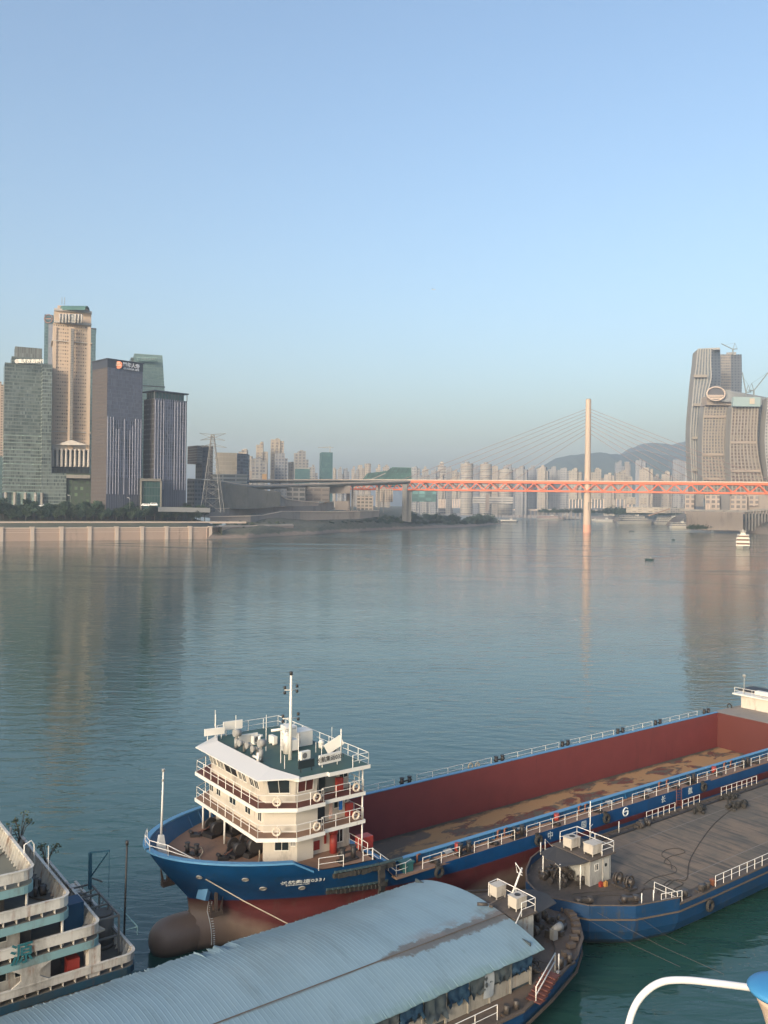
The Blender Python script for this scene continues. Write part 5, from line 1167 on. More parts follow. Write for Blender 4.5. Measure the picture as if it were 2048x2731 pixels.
block(t,'crown',oblong(37,109,Y+4,26,a=R(3)),zat(60,949,Y),zat(60,922,Y),facade('grey_louvred_crown',(.15,.16,.15),(.10,.11,.105),2.2,40,.5,.99))
for z in [zb+17+i*7.8 for i in range(9)]:
    m_=MB(); m_.prism(inset(P,-.3),z,z+.55); part('floor_band',m_,facade('pale_green_band',(.24,.32,.29),(.24,.32,.29)) if 'pale_green_band' not in bpy.data.materials else bpy.data.materials['pale_green_band'],t)
for px in (14,38,66,93,110):
    x,y,_=W(px,1330,Y); m_=MB(); m_.box(x-1.2,x+1.2,y,y+3,zb-2,zb+17); part('column',m_,CONC,t)
m_=MB(); x0,y0,_=W(12,1330,Y+6); x1,y1,_=W(110,1330,Y+6); m_.box(x0,x1,y0,y0+20,zb-2,zb+17); part('recessed_lobby',m_,TEALG,t)
x,y,z=W(82,964,Y-3); o=lettering('重庆农商银行',4.7,plain('pale_sign_letters',(.75,.72,.65),.5),t,(x,y,z),(1,0,0),name='roof_sign',depth=.2,bold=.12)
m_=MB(); x,y,z=W(45,963.5,Y-3); m_.torus((x,y,z),1.9,.6,'y',16,5); m_.cbox((x,y,z),(2.6,.6,.8),0,R(45)); m_.cbox((x,y,z),(2.6,.6,.8),0,R(-45)); part('emblem',m_,bpy.data.materials['pale_sign_letters'],t)
# far left sliver
t=thing('beige_apartment_block','beige apartment block cut by the left edge of the photo','building',W(-10,1330,1010),'W')
RESB=facade('beige_flats',(.46,.37,.30),(.10,.085,.075),3.4,3.1,.5,.5,(.2,.16,.14),0,.4,.6,seed=11)
block(t,'wall',oblong(-60,11,1010,30),28,zat(0,1022,1010),RESB); m_=MB(); m_.prism(oblong(-40,2,1014,14),zat(0,1022,1010),zat(0,1014,1010)); part('roof_room',m_,RESB,t)
t=thing('glass_block','dark teal glass block at the left edge below the beige flats','building',W(-5,1330,980),'W')
block(t,'wall',oblong(-60,8,980,30),26,zat(0,1216,980),TEALG)
# L2 glass tower behind
Y=1060
t=thing('teal_glass_tower','teal glass tower standing behind the beige tower, showing on both sides','office tower',W(180,1330,Y),'W')
block(t,'tall_glass_wing',oblong(114,215,Y+3,34),30,zat(130,837,Y),TEALG)
block(t,'grey_panel_wing',oblong(125,218,Y-3,5),30,zat(130,864,Y),facade('grey_panel_grid',(.28,.29,.32),(.24,.25,.29),3,4,.85,.85,(.27,.28,.31)))
block(t,'right_glass_wing',oblong(205,252,Y+1,30),30,zat(245,875,Y),TEALG)
m_=MB(); m_.prism(oblong(205,253,Y+.5,31),zat(245,875,Y),zat(245,872,Y)); part('roof_edge',m_,DKPAR,t)
x,y,z=W(129,850,Y-4); m_=MB(); m_.torus((x,y,z),5,.7,'y',18,5); m_.cbox((x,y,z),(7,.5,1.2)); part('round_emblem',m_,plain('dull_red_emblem',(.25,.14,.12)),t)
# L3 beige tower
Y=960
t=thing('beige_stone_tower','tall beige stone tower with green vaulted roof and columned portico','office tower',W(190,1330,Y),'W')
zc=zat(190,861,Y); zcr=zat(190,829,Y); zp=zat(190,1200,Y)
body=oblong(137.5,238.5,Y,38,a=R(2))
block(t,'body',body,zp,zc,BEIGE)
for (a,b) in ((137.5,147),(179.5,194.5),(230,238.5)):
    block(t,'pier' if b-a<12 else 'central_bay',oblong(a,b,Y-1.2,2.4,a=R(2)),zp,zat(190,872,Y),STONE)
block(t,'centre_glazing',oblong(185,192.5,Y-1.5,2,a=R(2)),zp+8,zat(190,876,Y),STRIPG)
for py in (910,1152): 
    m_=MB(); m_.prism(inset(body,-1.5),zat(190,py,Y),zat(190,py,Y)+1.0); part('cornice',m_,STONEL,t)
cr=oblong(140,240,Y-1.5,40,a=R(2)); m_=MB(); m_.prism(cr,zat(190,861,Y),zat(190,859,Y)+1.6); part('cornice',m_,STONEL,t)
block(t,'crown',oblong(141,239,Y,38,a=R(2)),zc+.02,zcr,STONE)
m_=MB(); x0=W(162,850,Y-1.7); x1=W(219,850,Y-1.7); m_.box(x0[0],x1[0],x0[1],x0[1]+.6,zat(190,862,Y),zat(190,838,Y)); part('loggia_glass',m_,facade('loggia_dark',(.14,.15,.16),(.10,.11,.12),2,3,.8,.8),t)
for i in range(8):
    px=160+i*8.3; 
    if i==4: continue
    x,y,_=W(px,850,Y-2.6); m_=MB(); m_.cyl((x,y,zat(190,862,Y)),.9,zat(190,839,Y)-zat(190,862,Y),8); part('loggia_column',m_,STONEL,t)
m_=MB(); m_.prism(oblong(140,240.5,Y-2,41,a=R(2)),zcr,zcr+2.5); part('cornice',m_,STONEL,t)
block(t,'attic',oblong(149,233,Y+3,30,a=R(2)),zcr+2.5,zat(190,813,Y),STONE)
m_=MB(); A=W(160,822,Y+1); B_=W(227,822,Y+1); rr_=zat(190,811,Y)-zat(190,826,Y)
rows=[]
for i in range(9):
    a=math.pi*i/8; rows.append([(A[0],A[1]+8-8*math.cos(a),zat(190,826,Y)+rr_*math.sin(a)),(B_[0],A[1]+8-8*math.cos(a),zat(190,826,Y)+rr_*math.sin(a))])
m_.grid(rows[::-1]); part('vaulted_roof',m_,facade('green_copper_vault',(.07,.16,.15),(.06,.15,.14)),t)
m_=MB(); x,y,z=W(165,812,Y+4); m_.cyl((x,y,z),.3,8,6); m_.cyl((x+3,y,z),.3,8,6); part('antenna',m_,GREYM,t)
# portico
m_=MB(); m_.prism(oblong(138,238,Y-6,8,a=R(2)),zat(190,1199,Y-6),zat(190,1186,Y-6)); part('entablature',m_,STONEL,t)
A=W(145,1187,Y-6.5); B_=W(233,1187,Y-6.5); C2=W(189,1173,Y-6.5); m_=MB(); n0=len(m_.v)
m_.poly([A,B_,C2]); m_.poly([(A[0],A[1]+5,A[2]),(C2[0],C2[1]+5,C2[2]),(B_[0],B_[1]+5,B_[2])]); m_.poly([A,C2,(C2[0],C2[1]+5,C2[2]),(A[0],A[1]+5,A[2])]); m_.poly([C2,B_,(B_[0],B_[1]+5,B_[2]),(C2[0],C2[1]+5,C2[2])]); part('pediment',m_,STONEL,t)
zb0=zat(190,1245,Y-6)
for i in range(9):
    px=141+i*11.9; x,y,_=W(px,1220,Y-5); m_=MB(); m_.lathe([(0,1.9),(2,1.5),(zat(190,1199,Y)-zb0-2,1.3),(zat(190,1199,Y)-zb0,1.8)],(x,y,zb0),10); part('column',m_,STONEL,t)
block(t,'dark_hall',oblong(139,238,Y+2,36,a=R(2)),30,zp,facade('dark_hall_glass',(.06,.075,.08),(.04,.05,.055),2.5,5,.8,.8))
# planted hill and small glass building below portico
t=thing('terraced_podium','dark terraced podium with roof garden under the columned portico','building',W(200,1335,Y-12),'W')
block(t,'wall',oblong(150,243,Y-14,22),28,zat(190,1262,Y-14),facade('dark_green_slope',(.05,.07,.05),(.06,.09,.055),6,7,.5,.5))
m_=MB(); m_.prism(oblong(178,241,Y-17,24),zat(190,1275,Y-15),zat(190,1266,Y-15)); part('terrace_slab',m_,CONC,t)
t=thing('green_glass_annex','low green glass annex between the green tower and the podium','building',W(150,1335,Y-20),'W')
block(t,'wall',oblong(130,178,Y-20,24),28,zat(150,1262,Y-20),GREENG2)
# L4 dark tower with sign
Y=900
t=thing('slate_glass_tower','dark slate tower with orange emblem and sign on its parapet','office tower',W(284,1350,Y),'W')
P=foot(244,284,378,Y,R(46),py=1200)
zt=zat(284,979,Y); zt2=zat(284,957.5,Y); zm=zat(284,1118,Y)
# right face (slate) and left face (brown): thin skins on one body
block(t,'body',inset(P,.4),28,zt,BROWNW)
def skin(par,name,A,B,z0,z1,mat,out=.1,th=.5):
    A=Vector(A);B=Vector(B); d=(B-A).normalized(); n_=Vector((d.y,-d.x)); m_=MB(); m_.prism([tuple(A+n_*out),tuple(B+n_*out),tuple(B-n_*th),tuple(A-n_*th)],z0,z1); return part(name,m_,mat,par)
skin(t,'brown_side_wall',P[3],P[0],28,zt,BROWNW,th=.45)
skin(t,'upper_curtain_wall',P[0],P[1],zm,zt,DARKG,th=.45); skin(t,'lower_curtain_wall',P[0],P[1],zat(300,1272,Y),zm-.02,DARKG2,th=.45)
skin(t,'base_curtain_wall',P[0],P[1],28,zat(300,1272,Y)-.02,facade('finned_slate_base',(.11,.115,.15),(.05,.055,.08),2.7,30,.6,.97,(.07,.08,.11),.1,.3,seed=12),th=.45)
for i in range(13):
    A=Vector(P[0]);B_=Vector(P[1]); p=A+(B_-A)*(.03+i*.94/12)
    if 4<=i<=8 and i%2: continue
    z1=zm+random.Random(i).uniform(-14,6) if 3<=i<=9 else zm+3
    m_=MB(); m_.box(p.x-.3,p.x+.3,p.y-.7,p.y,46,z1); part('fin',m_,plain('pale_blue_fin',(.22,.23,.30),.4) if 'pale_blue_fin' not in bpy.data.materials else bpy.data.materials['pale_blue_fin'],t)
block(t,'parapet',inset(P,-.3),zt+.01,zt2,DKPAR)
m_=MB(); m_.prism(inset(P,-1.2),zt2,zt2+.9); part('roof_edge',m_,DKPAR,t)
A=Vector(P[0]);B_=Vector(P[1]); d=(B_-A).normalized(); SG=plain('pale_grey_sign',(.62,.62,.66),.5)
p=A+(B_-A)*.66; lettering('国华人寿',4.9,SG,t,(p.x+.9*d.y,p.y-.9*d.x-.5,(zt+zt2)/2+.4),(d.x,d.y,0),name='roof_sign',depth=.2,bold=.2)
lettering('GUOHUA LIFE',2.9,SG,t,(p.x+.9*d.y,p.y-.9*d.x-.5,(zt+zt2)/2-3.4),(d.x,d.y,0),name='roof_sign',depth=.2,bold=.12)
p=A+(B_-A)*.30; c=(p.x+.9*d.y,p.y-.9*d.x-.8,(zt+zt2)/2-.6)
m_=MB(); m_.cyl((c[0],c[1]-.3,c[2]),4.0,.6,28,'y'); em=part('emblem',m_,plain('orange_emblem',(.60,.17,.07),.5),t)
m_=MB()
for k,(zz,w_) in enumerate(((1.9,3.4),(.4,5.6),(-1.1,6.4))): 
    pts=[(c[0]-w_/2+w_*i/8,c[1]-.7,c[2]+zz+.5*math.sin(math.pi*i/8)) for i in range(9)]; m_.tube(pts,.38,4)
part('emblem_stripe',m_,plain('cream_emblem_stripe',(.8,.66,.5),.5),em)
# L5 pale green tapering tower
Y=1090
t=thing('tapering_green_tower','pale green glass tower narrowing upwards behind the two slate towers','office tower',W(400,1330,Y),'W')
Pb=oblong(352,449,Y,36,a=R(4)); Pt=oblong(355,430,Y,32,a=R(4)); Pm=oblong(353,437,Y,34,a=R(4))
zA=zat(390,1040,Y); zT=zat(390,943,Y)
m_=MB(); m_.prism(Pb,30,zA,top=Pm); m_.prism(Pm,zA,zT,top=Pt); part('glass_wall',m_,PALEG,t)
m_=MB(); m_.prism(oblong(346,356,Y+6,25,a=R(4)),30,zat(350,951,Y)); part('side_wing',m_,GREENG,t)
m_=MB(); m_.prism(inset(Pm,-.4),zat(390,1029,Y),zat(390,1029,Y)+1.2); part('band',m_,DKPAR,t)
x,y,z=W(392,957.5,Y-1.0); m_=MB(); m_.cbox((x,y+.3,z),(26,.5,5.6)); sg=part('sign_board',m_,plain('teal_sign_board',(.14,.26,.26),.5),t)
lettering('中国农业银行',3.4,plain('light_teal_letters',(.30,.42,.40),.5),t,(x+2.4,y-.6,z),(1,0,0),name='roof_sign',depth=.2,bold=.1)
m_=MB(); m_.torus((x-10.3,y-.5,z),1.7,.45,'y',14,5); part('emblem',m_,bpy.data.materials['light_teal_letters'],t)
# L6 second dark tower
Y=935
t=thing('slate_office_block','shorter slate glass block with flat overhanging roof beside the sign tower','office tower',W(410,1350,Y),'W')
P=foot(381,411,497,Y,R(44),py=1200); zt=zat(411,1061,Y); z2=zat(411,1043,Y)
block(t,'body',inset(P,.4),28,zt,facade('dark_louvred_side',(.05,.048,.05),(.09,.085,.09),6,5.5,.8,.3,(.04,.04,.045),0,.5,.5,seed=13))
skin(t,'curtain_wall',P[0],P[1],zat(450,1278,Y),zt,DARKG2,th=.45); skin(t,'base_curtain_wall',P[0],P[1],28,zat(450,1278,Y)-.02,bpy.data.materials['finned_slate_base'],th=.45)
block(t,'roof_storey',inset(P,2.5),zt,z2,facade('roof_glass_green',(.05,.07,.085),(.04,.09,.09),4,18,.6,.9,(.05,.12,.11),.3))
m_=MB(); m_.prism(inset(P,-1.5),z2,z2+1.2); part('roof_slab',m_,DKPAR,t)
for q in (P[0],P[1]): m_=MB(); m_.box(q[0]-.4,q[0]+.4,q[1]-.4,q[1]+.4,zt,z2); part('roof_post',m_,DKPAR,t)
for i in range(12):
    A=Vector(P[0]);B_=Vector(P[1]); p=A+(B_-A)*(.03+i*.94/11)
    if 3<i<7: continue
    m_=MB(); m_.box(p.x-.3,p.x+.3,p.y-.9,p.y,52,zt-2); part('fin',m_,bpy.data.materials['pale_blue_fin'],t)
m_=MB(); q=W(390,1150,Y+8); 
t=thing('glass_link','low dark green glass entrance hall linking the two slate towers','building',W(400,1345,Y-8),'W')
block(t,'wall',oblong(376,428,Y-10,25),28,zat(400,1283,Y-10),facade('green_link_glass',(.05,.075,.085),(.02,.06,.06),3,9,.85,.9,(.03,.08,.075),.2,.2))
m_=MB(); m_.prism(oblong(374,431,Y-12,28),zat(400,1283,Y-12),zat(400,1276,Y-12)); part('roof_slab',m_,CONCD,t)
for px in (375.5,429): x,y,_=W(px,1300,Y-12); m_=MB(); m_.box(x-.9,x+.9,y,y+2,28,zat(400,1283,Y-12)); part('post',m_,CONCD,t)
# L7 boxes
t=thing('dark_box_building','dark grey box-shaped building raised on columns left of the lattice mast','building',W(530,1340,1010),'W')
BXD=facade('dark_grey_cladding',(.07,.075,.09),(.05,.055,.07),5,6,.6,.3,(.06,.065,.08)); BXW=facade('warm_grey_louvres',(.15,.14,.14),(.11,.105,.105),30,3,.96,.5,(.12,.11,.11))
block(t,'upper_box',foot(500,526,566,1010,R(40),py=1200),zat(530,1236,1010),zat(530,1188,1010),BXW)
block(t,'tall_box',foot(522,540,568,1014,R(40),py=1200),zat(530,1276,1010),zat(530,1187,1010),BXD)
block(t,'lower_storeys',foot(500,520,575,1016,R(40),py=1200),28,zat(530,1278,1010),facade('glazed_storeys',(.10,.11,.13),(.05,.06,.075),4,5,.7,.5,(.13,.15,.17),.3,.2,.6,seed=14))
# ---- trees ----
LEAFD=leafmat('dark_tree_leaves',(.022,.050,.030),(.038,.075,.038),.12)
LEAFM=leafmat('olive_tree_leaves',(.036,.062,.032),(.06,.09,.042),.12)
BARK=plain('tree_bark',(.09,.075,.06),.9)
def tree_proto(seed,h,rw,mat,n=900,name='bank_tree',lab=None,leaf=.62,bush=False):
    rr=random.Random(seed); t_=thing(name,lab or 'dark green tree in the dense row along the riverside road','tree',(0,0,0),'W')
    mb=MB(); tr=.25 if not bush else .12
    mb.tube([(0,0,-2),(rr.uniform(-.3,.3),0,h*.35),(rr.uniform(-.5,.5),.2,h*.7)],tr,6,rs=[tr*1.3,tr,tr*.4])
    lobes=[]
    for i in range(8 if not bush else 6):
        a=rr.uniform(0,6.28); q=rr.uniform(.1,.72)*rw; lobes.append((q*math.cos(a),q*math.sin(a),h*(rr.uniform(.42,.88) if not bush else rr.uniform(.25,.7)),rw*rr.uniform(.32,.55)))
    for l in lobes[:5]: mb.tube([(0,0,h*.3),(l[0]*.7,l[1]*.7,l[2]*.85)],tr*.4,4)
    part('trunk',mb,BARK,t_)
    mb=MB()
    for l in lobes: leafy(mb,l[:3],l[3],n//len(lobes),leaf,rr,.75)
    part('crown',mb,mat,t_); return t_
protos=[tree_proto(1,13,6.5,LEAFD),tree_proto(2,11,6,LEAFM),tree_proto(3,15,6.5,LEAFD),tree_proto(4,10,7,LEAFM)]
bushes=[tree_proto(11,6,5.5,LEAFM,420,'bush','olive green bush among the scrub on the river spit',.6,True),tree_proto(12,8,7,LEAFD,480,'bush','olive green bush among the scrub on the river spit',.7,True)]
used=set()
def put(pr,px,Y,z,sc_=1,rz=0,label=None,group=None):
    x,y,_=W(px,1390,Y)
    if pr.name not in used: o=pr; used.add(pr.name); o.location=(x,y,z); o.rotation_euler=(0,0,rz); o.scale=(sc_,)*3
    else: o=dup(pr,None,(x,y,z),rz,sc_)
    if label: o['label']=label
    if group: o['group']=group
    return o
rr=random.Random(77)
GR='trees in the row along the riverside road'
for p in protos: p['group']=GR
for p in bushes: p['group']='bushes on the river spit'
i=0
for rowi,(dy,z,ys) in enumerate(((52,17.5,17),(72,19.5,15),(62,18.5,16))):
    px=-30+rowi*9
    while px<552:
        Yb=(lambda k:(g0.y+ (k*g0.y-g0.x)/(e_.x-k*e_.y)*e_.y))(kx(px))+dy
        put(protos[i%4],px,Yb,z,rr.uniform(1.1,1.6)*(1 if rowi!=0 else .8),rr.uniform(0,6.2)); i+=1; px+=rr.uniform(17,24)
# vehicles and lamps on the riverside road
def vehicle(px,py,L,h,mat,lab,cat):
    Y_=905; x,y,z=W(px,py,Y_); t_=thing(cat.replace(' ','_'),lab,cat,(x,y,z),'W')
    mb=MB(); mb.prism([(x-L/2,y-1),(x+L/2,y-1),(x+L/2,y+1),(x-L/2,y+1)],z+.4,z+h*.6); mb.prism([(x-L*.36,y-.95),(x+L*.4,y-.95),(x+L*.4,y+.95),(x-L*.36,y+.95)],z+h*.6,z+h,top=[(x-L*.28,y-.8),(x+L*.36,y-.8),(x+L*.36,y+.8),(x-L*.28,y+.8)]); part('body',mb,mat,t_)
    for k in (-.3,.3):
        mb=MB(); mb.cyl((x+k*L,y-1.05,z+.4),.4,.2,10,'y'); part('wheel',mb,RUBBER,t_)
    mb=MB(); mb.box(x-L*.25,x+L*.33,y-.98,y-.95,z+h*.65,z+h*.92); part('side_window',mb,GLASS,t_)
WP=plain('white_car_paint',(.7,.7,.7),.4)
vehicle(76,1352,5,2.0,WP,'white van on the riverside road left of the street lamp','van'); vehicle(111,1351,6,2.6,WP,'larger white van on the riverside road below the green glass tower','van')
vehicle(388,1350,9,3,WP,'white coach parked in front of the glass link, left one','coach'); vehicle(409,1349,9,3.2,WP,'white coach parked in front of the glass link, right one','coach')
for px,py0,lab in ((98,1345,'thin street lamp in front of the green glass tower columns'),(187,1345,'thin curved street lamp in front of the terraced podium'),(346,1352,'short street lamp with flat head before the slate sign tower')):
    x,y,z=W(px,py0,900); h=11
    t_=thing('street_lamp',lab,'street lamp',(x,y,z-2),'W'); mb=MB(); mb.tube([(x,y,z-2),(x,y,z+h-2),(x-1.5,y,z+h-1.4)],.22,6); part('pole',mb,GREYM,t_); mb=MB(); mb.cbox((x-1.8,y,z+h-1.4),(2.2,.6,.3)); part('lamp_head',mb,WP,t_)
mb=MB(); A=W(422,1353,915);B_=W(560,1356,960); mb.bar((A[0],A[1],A[2]-2),(B_[0],B_[1],B_[2]-2),.4,5.0); solo('site_hoarding',mb,paint('pale_hoarding',(.5,.47,.42),(.36,.34,.32),.8,sc_=.15),'pale site hoarding along the road right of the slate towers','fence',A,'W')
# ---- lattice mast ----
Y=985; base=W(562,1352,Y); topz=zat(565,1160,Y); hw=W(584,1350,Y)[0]-W(541,1350,Y)[0]
t=thing('lattice_mast','tall steel lattice power mast with three cross arms','power mast',(base[0]+2,base[1],base[2]-6),'W')
def mastpt(z,sx,sy):
    k=(z-base[2])/(topz-base[2]); w_=hw/2*max(0,1-k)**1.05+1.6; return (base[0]+2+sx*w_+ (W(565,1160,Y)[0]-base[0]-2)*k*.5,base[1]+sy*w_,z)
MS=paint('mast_steel',(.24,.23,.215),(.18,.175,.165),.6,sc_=.3)
mb=MB()
zs=[base[2]-6]+[base[2]+(topz-base[2])*k for k in (.12,.25,.37,.48,.58,.67,.75,.82,.88,.94,1)]
for sx in (-1,1):
    for sy in (-1,1):
        for a,b in zip(zs,zs[1:]): mb.bar(mastpt(a,sx,sy),mastpt(b,sx,sy),.55)
part('leg_frame',mb,MS,t)
mb=MB()
for a,b in zip(zs,zs[1:]):
    for (p,q) in (((-1,-1),(1,-1)),((1,-1),(1,1)),((1,1),(-1,1)),((-1,1),(-1,-1))):
        mb.bar(mastpt(a,*p),mastpt(b,*q),.24); mb.bar(mastpt(a,*q),mastpt(b,*p),.24); mb.bar(mastpt(b,*p),mastpt(b,*q),.24)
part('bracing',mb,MS,t)
for py,w_ in ((1159,16),(1171,15),(1190,17)):
    z=zat(565,py,Y); c=mastpt(z,0,0); mb=MB()
    for s in (-1,1):
        for sy in (-1,1): mb.bar((c[0],c[1]+sy*1.2,z),(c[0]+s*w_*.95,c[1],z+ (1.5 if py==1159 else -1.5)),.4); mb.bar((c[0],c[1]+sy*1.2,z+(-4 if py==1159 else 3)),(c[0]+s*w_*.95,c[1],z+(1.5 if py==1159 else -1.5)),.4)
    part('cross_arm',mb,MS,t)
# ---- spit of land between the wall and the bridge ----
shore=[(553,1438.6,1),(575,1438,1),(612,1437,1),(660,1436,1),(750,1430,1),(840,1426,1),(900,1421,1),(960,1418,1),(1000,1415,1),(1080,1411,.9),(1180,1408,.75),(1240,1406,.6),(1280,1403,.5),(1320,1399,.35),(1345,1394,.18)]
SH=[]
for (a,b) in zip(shore,shore[1:]):
    for k in range(6): t_=k/6; q=[a[i]+(b[i]-a[i])*t_ for i in range(3)]; SH.append(q)
SH.append(shore[-1])
dprof=[(0,-.8),(1.5,.2),(10,3),(24,6.5),(38,9.5),(60,12),(80,13.5),(110,16),(150,20),(210,25),(330,29),(700,31),(2500,40)]
dtip=[(0,-.8),(1.5,.2),(10,1.8),(24,3.6),(45,6.5),(70,9.5),(100,14),(140,18),(180,19),(230,12),(300,2),(330,-3),(340,-3)]
rr=random.Random(9); rows=[]
from mathutils import noise as mnoise
for px,py,k in SH:
    g=G(px,py,0); row=[]
    far=1 if px<1010 else max(0,1-(px-1010)/160)
    for (d,z),(d2,z2) in zip(dprof,dtip):
        dd=d*far+d2*(1-far); zz=z*far+z2*k*(1-far)
        wob=mnoise.noise(Vector((g[0]*.03,(g[1]+dd)*.03,0)))*1.6*min(1,dd/30)
        row.append((g[0]+dd*.05+ (mnoise.noise(Vector((px*.05,0,3)))*3 if dd<2 else 0),g[1]+dd,zz+wob))
    rows.append(row)
def spitmat():
    m,t,b=_new('mud_bank_and_scrub'); geo=N(t,'NewGeometry'); sp=N(t,'SeparateXYZ'); t.links.new(geo.outputs['Position'],sp.inputs[0])
    n=noise(t,coords(t,(1,1,1)),.06,7,.65); n2=noise(t,coords(t,(1,.3,3)),.25,6,.7)
    mud=mixc(t,ramp(t,n2,.35,.65),(.29,.215,.16),(.20,.155,.12)); z=math_(t,'ADD',sp.outputs[2],math_(t,'MULTIPLY',math_(t,'SUBTRACT',n,.5),9))
    c=mixc(t,ramp(t,z,3.2,5.0),mud,mixc(t,ramp(t,n2,.4,.6),(.075,.08,.05),(.12,.11,.08)))
    c=mixc(t,ramp(t,sp.outputs[2],.5,.1),c,(.13,.11,.09)); t.links.new(c,b.inputs['Base Color']); b.inputs['Roughness'].default_value=.95; bump(t,b,n2,.6,.6); return m
mb=MB(); mb.grid([r for r in rows][::-1]); struct('river_spit_ground',mb,spitmat())
def spitz(px,dd):   # ground height near a column of the view
    best=min(range(len(SH)),key=lambda i:abs(SH[i][0]-px)); r=rows[best]; y=r[0][1]+dd
    for a,b in zip(r,r[1:]):
        if a[1]<=y<=b[1]: return a[2]+(b[2]-a[2])*(y-a[1])/(b[1]-a[1]+1e-6),y
    return r[-1][2],y
def bushes_at(lst):
    for px,dd,s,k in lst:
        z,y=spitz(px,dd); put(bushes[k],px,y,z-.5,s,px*.7)
rr=random.Random(21)
L_=[]
for px in range(985,1345,9): L_.append((px+rr.uniform(-4,4),rr.uniform(40,66),rr.uniform(.8,1.3)*(1 if px<1300 else .7),rr.randrange(2)))
for px in range(1000,1330,14): L_.append((px+rr.uniform(-5,5),rr.uniform(80,125),rr.uniform(.9,1.5),rr.randrange(2)))
for px in (1255,1264,1274,1284,1292,1300): L_.append((px,rr.uniform(85,105),rr.uniform(2.2,2.9),1))
for px in (1085,1100,1142,1156,1170,1186,1200,1215): L_.append((px,rr.uniform(125,165),rr.uniform(1.5,2.1),1))
for px in range(570,960,13): L_.append((px+rr.uniform(-6,6),rr.uniform(30,48),rr.uniform(.25,.5),rr.randrange(2)))
for px in (640,662,684,655,700,715): L_.append((px,215+rr.uniform(-20,20),rr.uniform(1.3,1.9),1))
for px in range(575,760,16): L_.append((px+rr.uniform(-5,5),rr.uniform(52,90),rr.uniform(.5,.95),rr.randrange(2)))
for px in range(860,985,11): L_.append((px+rr.uniform(-4,4),rr.uniform(45,75),rr.uniform(.5,.9),rr.randrange(2)))
bushes_at(L_)
# retaining walls of the mid left
def wallrun(name,pts,Y0,Y1,lab,mat,th=3,cap=True,cat='wall'):
    """pts: (px, top y, bottom y) at depths going Y0 -> Y1"""
    t_=thing(name,lab,cat,W(pts[0][0],pts[0][2],Y0),'W'); mb=MB(); mc=MB(); n_=len(pts)
    top=[];bot=[]
    for i,(px,a,b) in enumerate(pts): Yk=Y0+(Y1-Y0)*i/(n_-1); top.append(W(px,a,Yk)); q=W(px,b,Yk); bot.append(q)
    for i in range(n_-1):
        T0,T1,B0,B1=top[i],top[i+1],bot[i],bot[i+1]; f=[B0,B1,T1,T0]; bk=[(p[0],p[1]+th,p[2]) for p in f]
        mb.poly(f); mb.poly([T0,T1,bk[2],bk[3]]); mb.poly(bk[::-1]); 
        mc.bar((T0[0],T0[1]-.3,T0[2]),(T1[0],T1[1]-.3,T1[2]),1.6,1.0)
    for i in (0,-1):
        T0,B0=top[i],bot[i]; mb.poly([B0,T0,(T0[0],T0[1]+th,T0[2]),(B0[0],B0[1]+th,B0[2])])
    part('wall_face',mb,mat,t_)
    if cap: part('coping',mc,PINKL,t_)
    return t_
PINKW=paint('stained_pink_concrete',(.33,.275,.235),(.26,.22,.19),.85,sc_=.07,rust=.7,rustc=(.14,.115,.10),dirtamt=.4)
wallrun('quarry_retaining_wall',[(500,1276,1352),(560,1280,1356),(600,1288,1357),(660,1298,1357),(700,1307,1356),(748,1312,1350)],1035,1120,'tall dark weathered retaining wall behind the lattice mast',CONCD,8,False)
wallrun('terrace_wall',[(520,1355,1378),(600,1356,1384),(680,1354,1384),(760,1350,1380),(830,1344,1372),(890,1338,1358)],1010,1290,'upper pinkish terrace wall sloping up to the right under the viaduct',PINKW)
wallrun('terrace_wall',[(560,1378,1390),(668,1376,1392),(700,1374,1392),(752,1364,1388),(800,1364,1388),(880,1365,1386),(960,1363,1384),(1010,1362,1378)],985,1265,'lower stained pink terrace wall just above the mud bank',PINKW)
wallrun('terrace_wall',[(735,1311,1345),(760,1330,1350),(800,1336,1350),(850,1340,1349)],1130,1200,'short stepped wall at the right end of the dark retaining wall',PINKW)
wallrun('bank_path_edge',[(560,1402,1406),(640,1401,1405),(720,1399,1403),(780,1397,1400)],930,1060,'pale path edge running along the top of the mud bank',PINKL,2,False)
t=thing('boundary_wall','pale jagged boundary wall left of the viaduct columns','wall',W(900,1345,1240),'W'); mb=MB(); a=W(893,1338,1240); mb.box(a[0],a[0]+20,a[1],a[1]+10,a[2]-12,a[2]+1); part('wall_face',mb,PINKW,t)
# beige stair building and others under the bridge
def simple(name,lab,cat,pl,pr,yt,yb,Y,deep,mat,a=0,roof=None,z0=None):
    t_=thing(name,lab,cat,W((pl+pr)/2,yb,Y),'W'); P=oblong(pl,pr,Y,deep,a=a); z1=zat((pl+pr)/2,yt,Y); zb_=zat((pl+pr)/2,yb,Y) if z0 is None else z0
    m_=MB(); m_.prism(P,zb_,z1); part('wall',m_,mat,t_)
    m_=MB(); m_.prism(inset(P,-.3),z1,z1+.8); part('roof_edge',m_,roof or ROOFC,t_); return t_,P,zb_,z1
BGF=facade('beige_concrete_frames',(.40,.33,.27),(.10,.095,.09),6,5,.7,.6,(.2,.18,.16))
CRF=facade('cream_flats_windows',(.50,.41,.33),(.09,.08,.075),4,3.6,.55,.5,(.2,.17,.15))
simple('stair_building','beige concrete building with outside stairs beside the bridge piers','building',953,997,1322,1360,1290,18,BGF)
simple('cream_house','cream block with rows of windows seen through the bridge truss','building',1004,1049,1305,1338,1420,20,CRF)
simple('parking_building','open concrete storeys beneath the viaduct left of its columns','building',765,815,1302,1338,1230,20,facade('open_concrete_storeys',(.28,.26,.24),(.05,.055,.06),9,7,.8,.62,(.10,.10,.1)))
